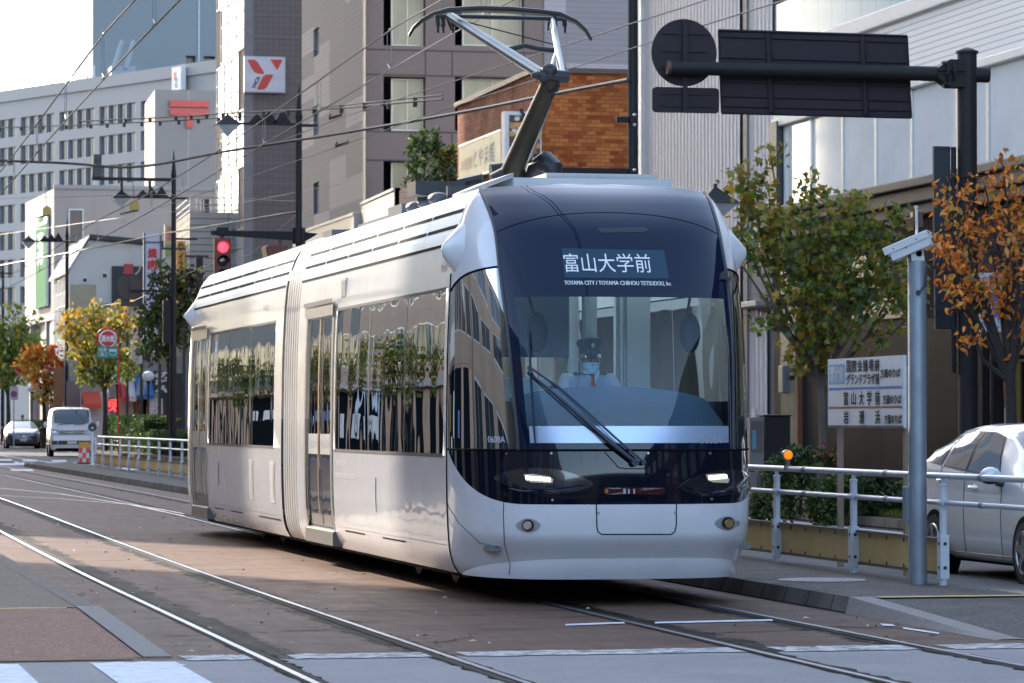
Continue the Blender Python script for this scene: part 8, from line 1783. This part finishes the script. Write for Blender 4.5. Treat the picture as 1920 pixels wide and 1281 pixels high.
CP_ = [(0, .0, .09), (.03, 0, .086), (.045, .0, .092), (.075, .006, .118), (.095, .008, .112), (.105, .008, .07), (.108, .008, 0.0)]
n0 = len(mb.v)
mb.grid(lambda i, j: (lambda k, a: ((CP_[k][2]) * .92 * math.cos(a), .055 + CP_[k][2] * 1.08 * math.sin(a) - CP_[k][1], 1.955 + CP_[k][0] * 1.25 + .02 * (-math.sin(a)) * (CP_[k][0] / .1)))(round(j * 6), 6.2832 * i), 32, 6)
cp_ = mb.build('cap', capm, drv, smooth=50)
mb = MB(); mb.grid(lambda i, j: (.088 * math.sin((i - .5) * 2.6) * (1 + .08 * j), .055 - (.094 + .055 * j * math.cos((i - .5) * 2.2)) * math.cos((i - .5) * 2.6), 1.962 - .028 * j), 18, 4); mb.build('peak', mk('cap_peak_black', (.012, .013, .018), .2, coat=1), cp_, smooth=60)
mb = MB(); mb.sphere((.0, -.062, 2.03), (.016, .008, .022), 12, 8)
for k in range(6): mb.sphere((.014 * math.cos(k * 1.047), -.063, 2.03 + .018 * math.sin(k * 1.047)), .007, 8, 6)
mb.build('badge', mk('badge_gold', (.6, .5, .15), .35, .5), cp_, smooth=60)
mb = MB(); mb.sphere((0, .085, 1.93), (.076, .075, .07), 18, 12); mb.build('hair', hairm, drv, smooth=60)
mb = MB(); mb.tube([(-.085, .05, 1.87), (-.09, .02, 1.83), (-.06, -.04, 1.80), (-.02, -.062, 1.795)], .004, 5); mb.sphere((-.015, -.064, 1.795), .009, 8, 6); mb.build('headset', darkf, drv)
def stander(label, loc, yaw, top, bottom, hh=1.66):
    t = T('person', label, 'person', loc, yaw); k = hh / 1.7; V = {}; E_ = []
    V['pel'] = ((0, 0, .92 * k), (.13, .09)); V['sp'] = ((0, .01, 1.12 * k), (.12, .085)); V['ch'] = ((0, .01, 1.32 * k), (.14, .09)); V['nk'] = ((0, .01, 1.47 * k), .05); V['hd'] = ((0, -.01, 1.58 * k), (.07, .085)); V['ht'] = ((0, 0, 1.66 * k), (.062, .075)); E_ += [('pel', 'sp'), ('sp', 'ch'), ('ch', 'nk'), ('nk', 'hd'), ('hd', 'ht')]
    for s, t_ in ((-1, 'l'), (1, 'r')):
        V[t_ + 's'] = ((s * .18, .01, 1.38 * k), .055); V[t_ + 'e'] = ((s * .24, .02, 1.10 * k), .042); V[t_ + 'w'] = ((s * .24, -.06, .86 * k), .028); E_ += [('ch', t_ + 's'), (t_ + 's', t_ + 'e'), (t_ + 'e', t_ + 'w')]; hand(V, E_, t_, V[t_ + 'w'][0], (0, -.1, -1), (0, 1, 0), (-s, 0, 0))
        V[t_ + 'h'] = ((s * .09, 0, .86 * k), .085); V[t_ + 'n'] = ((s * .10, -.01, .47 * k), .056); V[t_ + 'a'] = ((s * .10, .02, .09), .038); V[t_ + 'o'] = ((s * .11, -.14, .045), .036); E_ += [('pel', t_ + 'h'), (t_ + 'h', t_ + 'n'), (t_ + 'n', t_ + 'a'), (t_ + 'a', t_ + 'o')]
    skin_mesh('body', V, E_, skin, t, 'pel', 1)
    V2 = {n: (V[n][0], tuple(x + .018 for x in V[n][1]) if isinstance(V[n][1], tuple) else V[n][1] + .016) for n in ('pel', 'sp', 'ch', 'ls', 'rs', 'le', 're', 'lw', 'rw')}; skin_mesh('top', V2, [('pel', 'sp'), ('sp', 'ch'), ('ch', 'ls'), ('ls', 'le'), ('le', 'lw'), ('ch', 'rs'), ('rs', 're'), ('re', 'rw')], top, t, 'pel', 1)
    V2 = {n: (V[n][0], (V[n][1][0] if isinstance(V[n][1], tuple) else V[n][1]) + .014) for n in ('pel', 'lh', 'rh', 'ln', 'rn', 'la', 'ra')}; skin_mesh('trousers', V2, [('pel', 'lh'), ('lh', 'ln'), ('ln', 'la'), ('pel', 'rh'), ('rh', 'rn'), ('rn', 'ra')], bottom, t, 'pel', 1)
    mb = MB(); mb.sphere((0, .02, 1.62 * k), (.088, .098, .092), 14, 10); mb.build('hair', hairm, t, smooth=60)
    mb = MB()
    for s in (-1, 1): mb.sphere((s * .03, -.088, 1.575 * k), .009, 6, 5)
    mb.build('eyes', hairm, t)
pp_ = at_D(232, 790, 168); stander('person in a pale shirt standing behind the hedge near the shops', (pp_.x, pp_.y, .12), .4, mk('shirt_pale', (.55, .57, .62), .8), bpy.data.materials['trousers_dark'])
pp_ = at_D(42, 790, 183); stander('person in dark clothes on the far pavement behind the dark blue car', (pp_.x, pp_.y, .12), 0, mk('coat_dark', (.02, .02, .025), .8), bpy.data.materials['trousers_dark'])
# ================================================================== across the street, mirrored in the tram windows
for i, (y, lb) in enumerate(((112, 'green street tree in front of the pink flats across the street'), (131, 'yellowing street tree at the north end of the pink flats'), (152, 'street tree at the south corner of the banded store'), (176, 'street tree before the banded store doors'))):
    r_ = random.Random(70 + i); t_ = tree('street_tree', lb, (-10.2, y, .1), 2.3, [(0, 0, 3.6, 1.3, 1.3, 1.2, 60), (.5, .4, 4.4, 1.0, 1.0, .9, 34), (-.5, -.4, 4.2, 1.0, 1.0, .9, 34)], ['green', 'olive', 'gold', 'dark'], [4, 2, 1 + (i % 2) * 3, 3], .28, DIAM, 1, .11, 60 + i, barkd, None, .3, per=6, bare=4)
for i, (y, c, n_) in enumerate(((118, (.75, .6, .05), 'yellow'), (122.5, (.05, .2, .5), 'blue'), (126, (.7, .72, .74), 'white'), (140, (.6, .05, .06), 'red'), (160, (.05, .35, .16), 'green'))):
    t = T('banner_flag', n_ + ' upright shop flag on a pole across the street', 'flag', (-11.4, y, .1)); mb = MB(); mb.cyl((0, 0, 0), (0, 0, 3.1), .02, seg=8); mb.build('pole', alu, t); mb = MB()
    mb.grid(lambda a, b: (.03 * math.sin(a * 5 + b * 4), .02 + .62 * a, .7 + 2.2 * b), 6, 10, 0); mb.grid(lambda a, b: (.03 * math.sin(a * 5 + b * 4) + .004, .1 + .46 * a, .9 + .5 * b), 4, 2, 1); mb.build('cloth', [mk('flag_' + n_, c, .7), awht], t, smooth=60)
